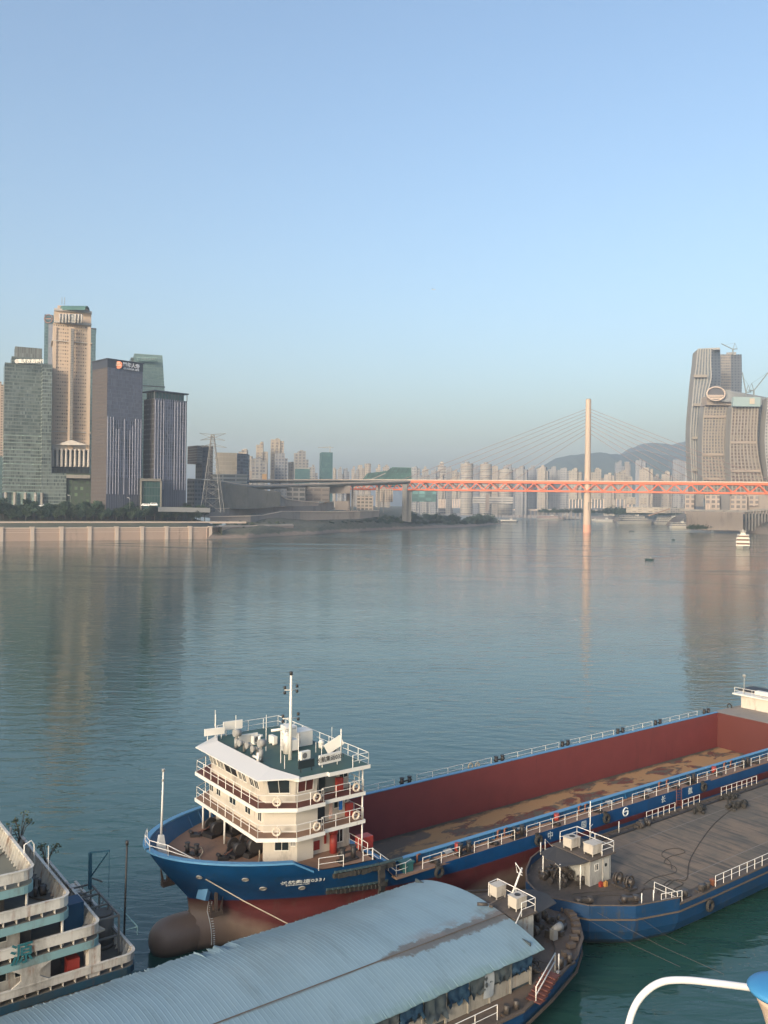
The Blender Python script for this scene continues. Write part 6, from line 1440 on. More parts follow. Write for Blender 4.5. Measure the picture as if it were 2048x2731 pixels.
simple('hillside_building','long low building with stairs under the viaduct middle','building',815,880,1300,1338,1260,18,facade('brown_grey_storeys',(.24,.2,.17),(.14,.12,.11),12,7,.8,.4,(.18,.15,.13)))
simple('blank_hall','wide pinkish hall under the viaduct right of the big column','building',880,935,1296,1316,1300,18,PINKW)
simple('teal_depot','teal walled depot under the bridge deck left of the spit trees','building',1100,1165,1308,1338,1560,24,facade('teal_panels',(.10,.19,.18),(.09,.17,.165),12,6,.8,.8))
# ---- viaduct ----
def road(name,lab,pts,wd,th,mat,parap=True):
    """pts world (x,y,z); a road slab with parapets"""
    t_=thing(name,lab,'viaduct',pts[0],'W'); P=smooth(pts,6); L=[];Rr=[]
    for i,p in enumerate(P):
        d=(Vector(P[min(i+1,len(P)-1)])-Vector(P[max(i-1,0)])); d.z=0; d.normalize(); n_=Vector((-d.y,d.x,0)); L.append(Vector(p)+n_*wd/2); Rr.append(Vector(p)-n_*wd/2)
    mb=MB(); dn=Vector((0,0,-th)); sh=lambda a,b,f:[x+(y-x)*f for x,y in zip(a,b)]
    mb.grid([[tuple(x) for x in L],[tuple(x) for x in Rr],[tuple(x+dn*.35) for x in Rr],[tuple(x+dn) for x in sh(Rr,L,.25)],[tuple(x+dn) for x in sh(L,Rr,.25)],[tuple(x+dn*.35) for x in L],[tuple(x) for x in L]],sm=False); part('deck',mb,mat,t_)
    if parap:
        mb=MB()
        for S_ in (L,Rr):
            mb=MB()
            for a,b in zip(S_,S_[1:]): mb.bar(a+Vector((0,0,.6)),b+Vector((0,0,.6)),.35,1.2)
            part('parapet',mb,PINKL,t_)
    return t_
def wp(px,py,Y): return W(px,py,Y)
va=road('approach_viaduct','lower grey approach viaduct curving from the left hill to the red bridge',[wp(560,1282,1075),wp(620,1292,1120),wp(672,1296,1160),wp(720,1295,1210),wp(800,1292,1260),wp(900,1289,1300),wp(1000,1286,1350),wp(1082,1283,1400)],22,5,CONC)
vb_=road('upper_viaduct','upper grey viaduct running behind the lower one to the bridge','' or [wp(640,1281,1420),wp(760,1281,1420),wp(900,1280,1430),wp(1080,1281,1440)],18,4,CONC)
def pier(px,w_,yt,yb,Y,par,mat=CONC,dp=6,name='pier'):
    x,y,_=W(px,1320,Y); z1=zat(px,yt,Y); z0=zat(px,yb,Y)-4; hw_=w_/2*Y/F; m_=MB(); m_.box(x-hw_,x+hw_,y-dp/2,y+dp/2,z0,z1); return part(name,m_,mat,par)
pier(774,4,1296,1335,1245,va); pier(807,5,1294,1335,1262,va); pier(875,8,1292,1345,1290,va,dp=9); pier(668,4,1297,1306,1150,va); pier(746,4,1285,1300,1425,vb_)
pier(940,5,1290,1358,1325,va); pier(1010,5.5,1287,1362,1356,va); pier(1023,4,1310,1360,1400,va)
PINKP=paint('pinkish_pier_concrete',(.36,.28,.23),(.29,.23,.19),.8,sc_=.1,rust=.3)
pier(929,10,1292,1355,1330,va,PINKP,9)
# ---- red truss bridge ----
br=thing('truss_bridge','long coral red truss bridge crossing the whole river','bridge',W(1565,1300,1343),'W')
def bl(px,py=1300):   # bridge line in plan: through pylon, nearer on the right
    return None
A0=Vector(W(1081,1300,1442)[:2]); A1=Vector(W(2048,1300,1257)[:2]); bd=(A1-A0); bL=bd.length; bd.normalize(); bn=Vector((-bd.y,bd.x))
def bp(px):
    k=kx(px); s=(k*A0.y-A0.x)/(bd.x-k*bd.y); return s
zT=(zat(1081,1281,1442)+zat(2048,1287,1257))/2; zTop=lambda s: zat(1081,1280.5,1442)+(zat(2048,1287,1257)-zat(1081,1280.5,1442))*s/bL
RED=paint('coral_bridge_paint',(.70,.13,.045),(.64,.115,.04),.5,sc_=.05); REDS=RED
s0=bp(930); s1=bp(2048)+150; sm0=bp(1081)
HT=16.8; wd=26
def b3(s,off,dz): p=A0+bd*s+bn*off; return (p.x,p.y,zTop(s)+dz)
for off in (0,wd):
    mb=MB(); mb.bar(b3(sm0,off,-2.2),b3(s1,off,-2.2),1.2,3.6); part('top_chord',mb,RED,br)
    mb=MB(); mb.bar(b3(s0,off,-HT+.9),b3(s1,off,-HT+.9),1.6,2.4); part('bottom_chord',mb,RED,br)
mb=MB(); mb.bar(b3(sm0,wd/2,-1.0),b3(s1,wd/2,-1.0),wd,1.6); part('road_deck',mb,CONC,br)
mb=MB(); mb.bar(b3(s0,wd/2,-HT+1.6),b3(s1,wd/2,-HT+1.6),wd-4,1.2); part('rail_deck',mb,plain('dark_rail_deck',(.09,.08,.08),.8),br)
for off in (-.4,wd+.4): mb=MB(); mb.bar(b3(sm0,off,.5),b3(s1,off,.5),.3,1.1); part('parapet',mb,PINKL,br)
panel=bp(1180)-bp(1143.5); n_=0; s=s0; cnt=0
while s<s1-panel:
    if cnt<100:
        m_=MB(); 
        for a,b in ((0,.5),(1,.5)): m_.bar(b3(s+a*panel,0,-HT+1.5),b3(s+b*panel,0,-3.6),1.35,1.5)
        part('truss_panel',m_,RED,br)
        m_=MB()
        for a,b in ((0,.5),(1,.5)): m_.bar(b3(s+a*panel,wd,-HT+1.5),b3(s+b*panel,wd,-3.6),1.35,1.5)
        part('rear_truss_panel',m_,RED,br)
    s+=panel; cnt+=2
# lamp posts along the deck
mb=MB()
for i in range(48): s=sm0+12+i*22; mb.tube([b3(s,0.2,0),b3(s,0.2,5)],.18,4)
part('deck_lamps',mb,GREYM,br)
# land pier
x,y,_=W(1082,1330,1442); z1=zTop(0)
m_=MB(); a=W(1073,1300,1440); m_.box(a[0],a[0]+8,a[1]-3,a[1]+6,zat(1075,1390,1440),z1-.3); part('pier',m_,CONC,br)
m_=MB(); a=W(1080,1300,1446); m_.box(a[0],a[0]+11,a[1]-3,a[1]+18,zat(1075,1392,1446),z1-HT-2); m_.box(a[0]-2,a[0]+13,a[1]-4,a[1]+20,z1-HT-2,z1-HT); part('pier',m_,CONC,br)
m_=MB(); a=W(1296,1330,2300); m_.box(a[0],a[0]+9,a[1],a[1]+9,zat(1300,1362,2300),zat(1300,1318,2300)); solo('far_pier',m_,PINKP,'pale far pier standing behind the truss left of the pylon','pier',a,'W')
# pylon
PYL=paint('cream_pylon_concrete',(.52,.40,.31),(.47,.365,.285),.6,sc_=.03)
yb=1343+6; cx,cy,_=W(1565,1420,yb); zt=zat(1570,1066,yb)
t=thing('bridge_pylon','single tall cream bridge pylon rising from the river','pylon',(cx,cy,0),'W')
def pw(py): return 14*yb/F/2*1.0 if py<1100 else 0
m_=MB(); rows=[]
tx=W(1569.5,1066,yb)[0]
for z,wx,wy in ((-3,6.3,6),(14,6.2,6),(50,5.6,5.6),(90,4.9,5.2),(130,4.45,4.8),(zt,4.2,4.4)):
    k=z/zt; c_=cx+(tx-cx)*k*.25
    rows.append([(c_+wx*math.cos(a)*(1 if True else 1),cy+wy*math.sin(a),z) for a in [2*math.pi*i/20 for i in range(20)]])
m_.grid(rows[::-1],closed=True); m_.poly(rows[-1]); part('shaft',m_,PYL,t)
m_=MB(); m_.lathe([(0,12.75),(13,12.65)],(cx,cy,.2),20); 
m_=MB(); rws=[[(cx+(6.36)*math.cos(a),cy+6.1*math.sin(a),z) for a in [2*math.pi*i/20 for i in range(20)]] for z in (0,12)]; m_.grid(rws[::-1],closed=True); part('painted_foot',m_,paint('coral_tide_band',(.60,.27,.18),(.62,.36,.26),.6,sc_=.2),t)
m_=MB(); c_=cx+(tx-cx)*.25; m_.cyl((c_,cy,zt),3.6,1.2,16); part('cap',m_,paint('grey_pylon_cap',(.3,.27,.24)),t)
zz=zat(1565,1341.5,yb); m_=MB(); m_.box(cx-.5,cx+6.6,cy-6.6,cy-5.2,zz,zz+1.0); m_.box(cx-.3,cx+.5,cy-6.5,cy-5.2,zz-11,zz); part('inspection_ledge',m_,CONC,t)
# stay cables
CAB=plain('coral_grey_cable',(.30,.20,.18),.6)
psm=bp(1568)
anch=[1090,1128,1166,1205,1243,1281,1320,1361,1405][:9]
lefts=[(1089,1560),(1131,1),(1172,1),(1213,1),(1255,1),(1297,1),(1338,1),(1378,1),(1418,1)]
ends_l=[(1180,1262),(1210,1262),(1243,1256),(1275,1256),(1311,1252),(1345,1252),(1378,1250),(1412,1250),(1440,1248)]
rightb=[1892,1852,1822,1790,1757,1722,1690,1658,1628]
# attach heights on the pylon (y in the photo) for cable k, from topmost
att=[1089,1097,1106,1115,1124,1133,1143,1153]
lefta=[1062,1102,1143,1186,1228,1272,1318,1362]
righta=[2075,2032,1990,1948,1905,1861,1816,1772]
for k in range(8):
    za=zat(1568,att[k],1343+6)
    for lst in (lefta,righta):
        s=bp(lst[k]); e=b3(s,wd/2,0); m_=MB(); m_.tube([(cx+(tx-cx)*.22,cy,za),e],.34,5); part('stay_cable',m_,CAB,br)
# ---- far bank ----
far=[(1330,1376.5),(1420,1377),(1500,1380),(1560,1384),(1640,1389),(1700,1395),(1790,1401),(1860,1408),(1930,1416),(1990,1420),(2048,1425),(2200,1440),(2500,1475)]
rows=[]
pr_=[(0,-1),(3,.3),(20,6),(45,11),(70,14),(120,18),(220,24),(400,30),(800,38),(2500,60)]
F2=[]
for (a,b) in zip(far,far[1:]):
    for k in range(4): t_=k/4; F2.append((a[0]+(b[0]-a[0])*t_,a[1]+(b[1]-a[1])*t_))
F2.append(far[-1])
far_rows=[]
for px,py in [(900,1376),(1150,1376)]+F2:
    g=G(px,py,0); k=max(.55,min(1,g[1]/2400)) ; far_rows.append([(g[0]+d*.25,g[1]+d*(1.6 if g[1]>2500 else 1),z+mnoise.noise(Vector((g[0]*.01,(g[1]+d)*.01,1)))*4*min(1,d/60)) for d,z in pr_])
mb=MB(); mb.grid([r for r in far_rows][::-1])
def farmat():
    m,t,b=_new('far_bank_earth'); geo=N(t,'NewGeometry'); sp=N(t,'SeparateXYZ'); t.links.new(geo.outputs['Position'],sp.inputs[0]); n=noise(t,coords(t,(1,1,1)),.012,7,.65); z=math_(t,'ADD',sp.outputs[2],math_(t,'MULTIPLY',math_(t,'SUBTRACT',n,.5),20))
    c=mixc(t,ramp(t,z,9,13),(.25,.20,.16),mixc(t,ramp(t,n,.45,.55),(.05,.07,.045),(.17,.14,.11))); t.links.new(c,b.inputs['Base Color']); b.inputs['Roughness'].default_value=.95; return m
mb.sm=[False]*len(mb.sm); struct('far_bank_ground',mb,farmat())
# hills
def hill(name,ridge,Y,dep,mat,zb=20):
    rows=[]; P=[]
    for (a,b) in zip(ridge,ridge[1:]):
        for k in range(8): t_=k/8; t2=t_*t_*(3-2*t_); P.append((a[0]+(b[0]-a[0])*t_,a[1]+(b[1]-a[1])*(t_*.5+t2*.5)))
    P.append(ridge[-1])
    for px,py in P:
        x,y,z=W(px,py,Y); row=[]
        for j in range(11):
            q=j/10; f=math.sin(q*math.pi/2)**1.2 if j<10 else 1
            row.append((x-(1-q)*40*math.sin(px*.05),y-dep*(1-q),max(zb-5,zb+(z-zb)*f+mnoise.noise(Vector((x*.004,q*4,2)))*40*q*(1-q)+mnoise.noise(Vector((x*.02,q*9,5)))*6)))
        row.append((x,y+dep,zb)); rows.append(row)
    mb=MB(); mb.grid(rows[::-1]); return struct(name,mb,mat)
HM=earth('forested_hillside',(.035,.055,.04),(.05,.07,.045),.01,(.025,.04,.03))
hill('near_hills',[(1280,1300),(1340,1285),(1400,1262),(1446,1242),(1484,1222),(1513,1215),(1556,1212),(1589,1207),(1614,1212),(1650,1213),(1700,1203),(1760,1215),(1900,1230),(2100,1240),(2300,1250)],5600,1100,HM)
hill('far_hills',[(1560,1300),(1600,1240),(1640,1218),(1681,1196),(1716,1183),(1736,1181),(1762,1183),(1786,1188),(1808,1181),(1841,1174),(1900,1166),(2000,1172),(2150,1180),(2300,1200)],6400,1200,HM)
# ---- residential towers ----
def res(wall,glass,bay,fl,wf,hf,seed,g2=None,w2=None): 
    return facade('flats_%d'%seed,wall,glass,bay,fl,wf,hf,g2,0,.4,.7,w2,seed=seed)
FA=[res((.32,.28,.235),(.13,.12,.12),7,6.2,.62,.55,21,(.25,.22,.2)),
 res((.29,.275,.26),(.10,.105,.12),8,6.2,.55,.6,22,(.2,.2,.2)),
 res((.37,.32,.26),(.16,.14,.13),9,6.2,.5,.55,23,(.3,.26,.22)),
 res((.27,.27,.28),(.09,.10,.12),6,6.2,.66,.6,24,(.17,.18,.2)),
 res((.34,.325,.31),(.12,.125,.14),10,8,.7,.5,25,(.22,.22,.22)),
 res((.42,.38,.33),(.11,.105,.11),60,8.2,.97,.5,26,(.22,.2,.19))]
TNET=facade('green_safety_net',(.06,.13,.13),(.05,.11,.12),6,4,.9,.8,(.075,.15,.15),0,.8)
def flats(lab,pl,pr,yt,Y,mi,yb=1352,split=None,crown=1,name='residential_tower',cat='apartment tower',podium=None,mat=None,grp='residential towers across the river',notch=True):
    m=mat or FA[mi]; zb_=15; t_=thing(name,lab,cat,(W((pl+pr)/2,yb,Y)[0],Y,zb_),'W'); w_=pr-pl
    z1=zat((pl+pr)/2,yt,Y); a=R(random.Random(int(pl)).uniform(-9,9)); dp=max(16,w_*Y/F*.7)
    z2=z1-(z1-zb_)*.02-4
    q_=random.Random(int(pl*3+yt)); crown=crown*q_.choice((0,.35,.6,1)); c1=pl+w_*q_.uniform(.2,.4); c2=pl+w_*q_.uniform(.6,.82); z2=z1-q_.choice((0.5,4,8)); z3=z2-q_.choice((0,3,9,14))
    P1=oblong(pl,c1,Y+3,dp,a=a); P2=oblong(c1+.05,c2-.05,Y,dp+6,a=a); P3=oblong(c2,pr,Y+4,dp,a=a)
    zb2=zat(pl,yb,Y) if yb<1352 else zb_
    mb=MB(); mb.prism(P1,zb2,z2); part('side_bay',mb,m,t_); mb=MB(); mb.prism(P2,zb2,z1); part('centre_bay',mb,m,t_); mb=MB(); mb.prism(P3,zb2,z3); part('side_bay',mb,m,t_)
    if crown: 
        q=pl+w_*.38; mb=MB(); mb.prism(oblong(q,pl+w_*.62,Y+5,dp*.5,a=a),z1,z1+5.5*crown); part('roof_house',mb,m,t_)
    t_['group']=grp; return t_
T=flats
G1='towers above the viaduct'
T('slim beige tower left of the tallest pair above the viaduct',636,672,1199,1750,0,grp=G1)
T('tall tower with rounded top, left of the tallest one above the viaduct',683,714,1181,1800,2,crown=.5,grp=G1)
T('shorter pale tower standing in front of the rounded one above the viaduct',671,712,1222,1650,1,grp=G1)
T('tallest residential tower above the viaduct',722,757,1171,1850,2,grp=G1)
T('half-height tower in front of the tallest one above the viaduct',734,768,1209,1700,3,grp=G1)
T('small pale tower just right of the tallest pair above the viaduct',769,786,1232,1900,2,crown=0,grp=G1)
T('broad tower with stepped crown left of the netted tower',786,823,1203,1850,1,crown=1.2,grp=G1)
T('low grey tower between the stepped tower and the netted tower',824,848,1245,2100,1,grp=G1)
t_=thing('netted_tower','teal netted tower with a tower crane on its roof','tower under construction',W(869,1300,1800),'W')
P=foot(852,858,887,1800,R(12),py=1240); mb=MB(); mb.prism(P,20,zat(869,1206,1800)); part('netted_wall',mb,TNET,t_)
mb=MB(); c=W(880,1206,1810); zt_=zat(880,1194,1810); mb.bar((c[0],c[1],c[2]-5),(c[0],c[1],zt_+3),1.8); mb.bar((c[0]-26,c[1],zt_),(c[0]+7,c[1],zt_),1.2); mb.bar((c[0],c[1],zt_+3),(c[0]-16,c[1],zt_+.6),.5); solo('tower_crane',mb,GREYM,'hammerhead crane on top of the teal netted tower','crane',c,'W')
simple('netted_block','low teal netted block among the towers above the viaduct','building',787,827,1250,1290,1650,25,TNET)
simple('orange_hoist_building','small ochre building front below the shorter pale tower','building',700,712,1264,1285,1500,12,plain('ochre_wall',(.38,.24,.12),.8))
# broad beige block with curved dark side
t_=thing('beige_box_building','wide beige box building with dark curved side behind the lattice mast','building',W(610,1290,1350),'W')
P=foot(574,632,656,1350,R(65),py=1230); A=W(574,1207,1380);
mb=MB(); mb.prism(oblong(576,632,1350,30),28,zat(600,1207,1350)); part('beige_front',mb,facade('beige_grid_panels',(.52,.44,.33),(.44,.37,.28),5,7,.9,.8,(.50,.42,.32)),t_)
mb=MB(); b0=W(632,1230,1350); pts=[(b0[0],b0[1])]+[(b0[0]+ 14*math.sin(a),b0[1]+2+34*(1-math.cos(a))) for a in [math.pi/2*i/6 for i in range(1,7)]]+[(b0[0]-5,b0[1]+38)]
mb.prism(pts,28,zat(640,1209,1350)); part('curved_side',mb,facade('dark_curved_glass',(.12,.12,.13),(.07,.075,.09),6,5,.8,.7),t_)
mb=MB(); mb.prism(oblong(560,660,1330,40),26,zat(610,1264,1330)); part('lower_terraces',mb,facade('layered_terraces',(.24,.25,.24),(.07,.08,.085),20,6,.9,.5,(.12,.14,.14)),t_)
simple('stone_block','low pinkish block below the beige box building','building',633,672,1255,1282,1500,20,PINKW)
G2='distant towers behind the theatre'
xs=[(889,898,1248,2),(901,916,1248,1),(918,933,1249,3),(938,949,1243,0),(949,960,1250,1),(955,973,1240,2),(974,990,1236,2),(1003,1020,1241,2),(1021,1042,1242,0)]
names=['thin pale tower just right of the teal netted tower','second slim tower right of the teal netted tower','third slim grey tower right of the teal netted tower','slim cream tower left of the brightest group','small grey tower among the brightest group above the viaduct','bright cream tower, left half of the group peeking left of the theatre','brightest and tallest cream tower left of the theatre roof','cream tower rising behind the left slope of the theatre','cream tower rising behind the middle of the theatre']
for (a,b,y,mi),n_ in zip(xs,names): T(n_,a,b,y,2600,mi,grp=G2,crown=.7)
# theatre of faceted green glass
t_=thing('theatre','angular green glass theatre behind the left end of the red bridge','theatre',W(1030,1290,1700),'W')
GT=facade('theatre_green_glass',(.055,.13,.115),(.05,.115,.105),3,5,.9,.8,(.07,.16,.14),.2,.3,.5)
def slantprism(par,name,pts,dep,mat,Y):
    """silhouette given in the view, extruded away"""
    f=[W(px,py,Y) for px,py in pts]; bk=[(p[0],p[1]+dep,p[2]) for p in f]; mb=MB(); mb.poly(f,[(p[0],p[2]) for p in f]); mb.poly(bk[::-1])
    for i in range(len(f)): j=(i+1)%len(f); mb.poly([f[j],f[i],bk[i],bk[j]])
    return part(name,mb,mat,par)
slantprism(t_,'lower_hall',[(964,1282),(1042,1282),(1040,1262),(1030,1256),(980,1262)][::1],60,GT,1700)
slantprism(t_,'main_hall',[(1020,1296),(1098,1296),(1097,1247),(1046,1246),(1032,1256)],70,GT,1690)
for px in (1040,1052,1064,1076,1088):
    a=W(px-7,1262 if px<1090 else 1262,1688); b=W(px+2,1247.5,1688); mb=MB(); mb.bar(a,b,.9); part('roof_rib',mb,DKPAR,t_)
for px in (984,996,1008,1020):
    a=W(px-5,1272,1698); b=W(px+4,1260,1698); mb=MB(); mb.bar(a,b,.9); part('roof_rib',mb,DKPAR,t_)
mb=MB(); mb.bar(W(985,1281,1680),W(1028,1262,1680),2); part('stair_ramp',mb,CONC,t_)
G3='residential towers seen through the bridge'
lst=[(1098,1120,1246,2700,4,'pale tower with white frames just right of the theatre'),
(1127,1143,1245,3000,2,'slim cream tower behind, first beyond the theatre'),(1122,1149,1260,2500,1,'low grey tower directly right of the white framed one'),(1150,1171,1254,2500,3,'grey tower left of the tall blank-topped one'),
(1168,1190,1233,2600,5,'tall banded tower with open flat top left of the striped trio'),(1191,1210,1249,2700,1,'narrow grey tower right of the open-topped one'),
(1263,1281,1241,3000,3,'grey tower half hidden between the first and second striped towers'),(1313,1332,1243,3000,2,'beige tower half hidden between the second and third striped towers'),
(1343,1374,1238,3100,3,'grey tower with stepped top behind the third striped tower'),(1375,1406,1243,2900,1,'first broad tower right of the striped trio'),(1408,1433,1241,3000,3,'second tower right of the striped trio'),
(1434,1462,1245,2900,2,'third tower right of the striped trio, pale cream'),(1463,1495,1245,3000,1,'fourth tower right of the striped trio'),(1495,1521,1249,3000,4,'broad low tower two left of the pylon'),
(1642,1666,1228,3300,3,'tall hazy grey tower against the hill right of the pylon, left half'),(1667,1682,1231,3300,0,'slim cream tower against the hill beside the hazy grey one'),(1695,1722,1227,3300,3,'tall hazy grey tower against the hill, nearer the construction towers'),
(1612,1642,1265,2800,2,'low cream tower with flat roof right of the pylon'),(1706,1742,1247,2700,2,'bright cream tower with stepped crown under the hill'),
(1743,1764,1265,2800,0,'left part of the broad cream towers below the saddle of the hills'),(1765,1793,1258,2800,2,'broad cream tower with rounded roof below the saddle of the hills'),
(1795,1826,1226,3300,3,'tall grey tower left of the curved construction tower'),(1796,1825,1263,2700,1,'short pale tower below the tall grey one beside the construction tower'),(1827,1844,1228,3300,1,'narrow grey tower touching the curved construction tower')]
for a,b,y,Y,mi,la in lst: T(la,a,b,y,Y,mi,grp=G3)
# low filler towers below the skyline
STR=facade('striped_curved_flats',(.38,.345,.30),(.17,.16,.16),90,8.4,.98,.52,(.21,.20,.19),0,.4,.4)
for a,b,y,la in ((1229,1263,1236,'first striped tower with curved balconies, leftmost of three'),(1281,1313,1237,'middle striped tower of three with curved balconies'),(1332,1370,1252,'lowest and rightmost striped tower of three')):
    Y=2450; t_=thing('striped_tower',la,'apartment tower',W((a+b)/2,1330,Y),'W','striped towers'); A=W(a,1280,Y);B_=W(b,1280,Y); cx_=(A[0]+B_[0])/2; rx=(B_[0]-A[0])/2
    mb=MB(); pl_=[(cx_+rx*math.cos(q),Y+16+16*math.sin(q)) for q in [2*math.pi*i/20 for i in range(20)]]; mb.prism(pl_,16,zat(a,y,Y)); part('wall',mb,STR,t_)
    z=30
    for i in range(24):
        z=22+i*(zat(a,y,Y)-24)/23; mb=MB(); w_=1+.05*math.sin(i*.5+a); mb.prism([(cx_+rx*w_*1.03*math.cos(q),Y+16+17*math.sin(q)) for q in [2*math.pi*k/16 for k in range(16)]],z,z+2.2); part('balcony_band',mb,plain('cream_balcony_band',(.38,.345,.30),.7) if 'cream_balcony_band' not in bpy.data.materials else bpy.data.materials['cream_balcony_band'],t_)
    mb=MB(); mb.prism([(cx_+rx*.4*math.cos(q),Y+16+8*math.sin(q)) for q in [2*math.pi*k/10 for k in range(10)]],zat(a,y,Y),zat(a,y,Y)+6); part('roof_house',mb,FA[1],t_)
# white framed towers on stilts, nearer
STL=facade('framed_flats',(.36,.325,.28),(.15,.145,.15),7,6.3,.55,.62,(.28,.25,.22),0,.4,.6)
for a,b,y,Y,la in ((1206,1227,1255,2150,'tower on stilts with white frames left of the striped trio'),(1170,1188,1268,2200,'narrow framed tower on stilts just left of the one with white frames'),(1518,1552,1251,2150,'cream tower on tall stilts immediately left of the pylon'),(1577,1611,1251,2150,'cream tower on tall stilts immediately right of the pylon'),(1643,1687,1257,2200,'wide cream tower on stilts, second to the right of the pylon')):
    t_=T(la,a,b,y,Y,0,yb=1332,mat=STL,grp='towers on stilts')
    for k in range(5):
        px=a+1+(b-a-2)*k/4; x,y_,_=W(px,1340,Y-1); mb=MB(); mb.box(x-1.3,x+1.3,y_,y_+5,zat(px,1352,Y)-3,zat(px,1331,Y)); part('stilt',mb,PINKL,t_)
simple('long_terraced_building','long white terraced building at the foot of the striped towers','building',1262,1370,1326,1343,2350,30,facade('white_terraces',(.50,.46,.42),(.12,.12,.12),80,6.5,.97,.45,(.2,.2,.2)))
for a,b,y,la in ((1672,1697,1327,'small pale house on the wooded slope right of the pylon, left one'),(1708,1727,1328,'small pale house on the wooded slope right of the pylon, right one'),(1735,1742,1325,'tiny cream house on the wooded slope below the bridge')): simple('hillside_house',la,'house',a,b,y,1345,2200,20,FA[2])
# quay road on far bank
t_=thing('quay_viaduct','long low quay road on short piers along the far bank','viaduct',W(1400,1365,2900),'W'); mb=MB(); a=W(1310,1359,3100); b=W(1570,1361,2700); c=W(1830,1364,2250); mb.bar(a,b,10,4); mb.bar(b,c,10,4); part('deck',mb,PINKL,t_)
for i in range(26):
    k=i/25; p=Vector(a).lerp(Vector(b),k) ; mb=MB(); mb.box(p.x-2,p.x+2,p.y-3,p.y+3,4,p.z-2); part('pier',mb,PINKW,t_)
mb=MB(); g=G(1330,1379,0); a=G(1312,1377,0); b=G(1560,1384,0); n_=10
mb.bar((a[0],a[1]+25,3),(b[0],b[1]+25,3),8,12); solo('quay_wall',mb,PINKW,'pale pink quay wall at the water behind the far white boat','wall',a,'W')
# right podium and walls
t_=thing('retail_podium','long beige podium building below the curved construction towers','building',W(1930,1360,1480),'W')
Y=1490
PD=facade('podium_frames',(.42,.34,.28),(.11,.10,.10),9,8,.62,.6,(.20,.19,.2)); PD2=paint('podium_grey_cladding',(.20,.19,.18),(.17,.16,.155),.8,sc_=.05)
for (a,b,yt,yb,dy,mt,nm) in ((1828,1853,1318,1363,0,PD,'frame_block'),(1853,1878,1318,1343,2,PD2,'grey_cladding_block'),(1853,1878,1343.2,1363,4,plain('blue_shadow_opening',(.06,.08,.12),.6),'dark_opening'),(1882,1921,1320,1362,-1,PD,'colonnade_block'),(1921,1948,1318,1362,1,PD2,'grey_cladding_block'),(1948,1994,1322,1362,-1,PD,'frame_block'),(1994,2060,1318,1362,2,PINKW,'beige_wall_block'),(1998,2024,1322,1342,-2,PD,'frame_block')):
    mb=MB(); mb.prism(oblong(a,b,Y+dy,60),zat(a,yb,Y)-5,zat(a,yt,Y)); part(nm,mb,mt,t_)
for i in range(7): 
    px=1886+i*5.2; x,y,_=W(px,1350,Y-4); mb=MB(); mb.box(x-.9,x+.9,y,y+2,zat(px,1362,Y),zat(px,1345,Y)); part('column',mb,PINKL,t_)
t_=thing('river_road_wall','pinkish river wall with a road and slab columns under the podium','wall',W(1930,1380,1440),'W')
mb=MB(); mb.prism(oblong(1832,1984,1450,20),4,zat(1900,1365,1450)); part('wall_face',mb,PINKW,t_)
mb=MB(); mb.bar(W(1815,1360.5,1500),W(1990,1363.5,1440),14,3.5); mb.bar(W(1990,1363.5,1440),W(2110,1354,1400),14,3.5); part('road_deck',mb,CONC,t_)
for i in range(9):
    px=1990+i*8.5; x,y,_=W(px,1375,1438-i*3); mb=MB(); mb.box(x-1.1,x+1.1,y,y+3,4,zat(px,1364-i*.6,1438)); part('column',mb,CONC,t_)
simple('landing_hall','long low pale landing hall with sloping roof behind the cruise ships','building',1672,1790,1353,1368,2000,40,facade('landing_hall_bays',(.42,.36,.29),(.20,.18,.16),12,5,.7,.5))
mb=MB(); mb.bar(W(1730,1375,1930),W(1785,1357,1960),5,2.2); solo('covered_ramp',mb,paint('orange_beige_ramp',(.42,.27,.17),(.36,.24,.16)),'sloping orange-beige covered ramp between the two big cruise ships','ramp',W(1730,1378,1930),'W')
simple('steel_tower_building','dark framed scaffold building right of the covered ramp','building',1790,1830,1356,1368,1900,15,facade('dark_frames',(.22,.21,.2),(.1,.1,.11),5,4,.7,.7))
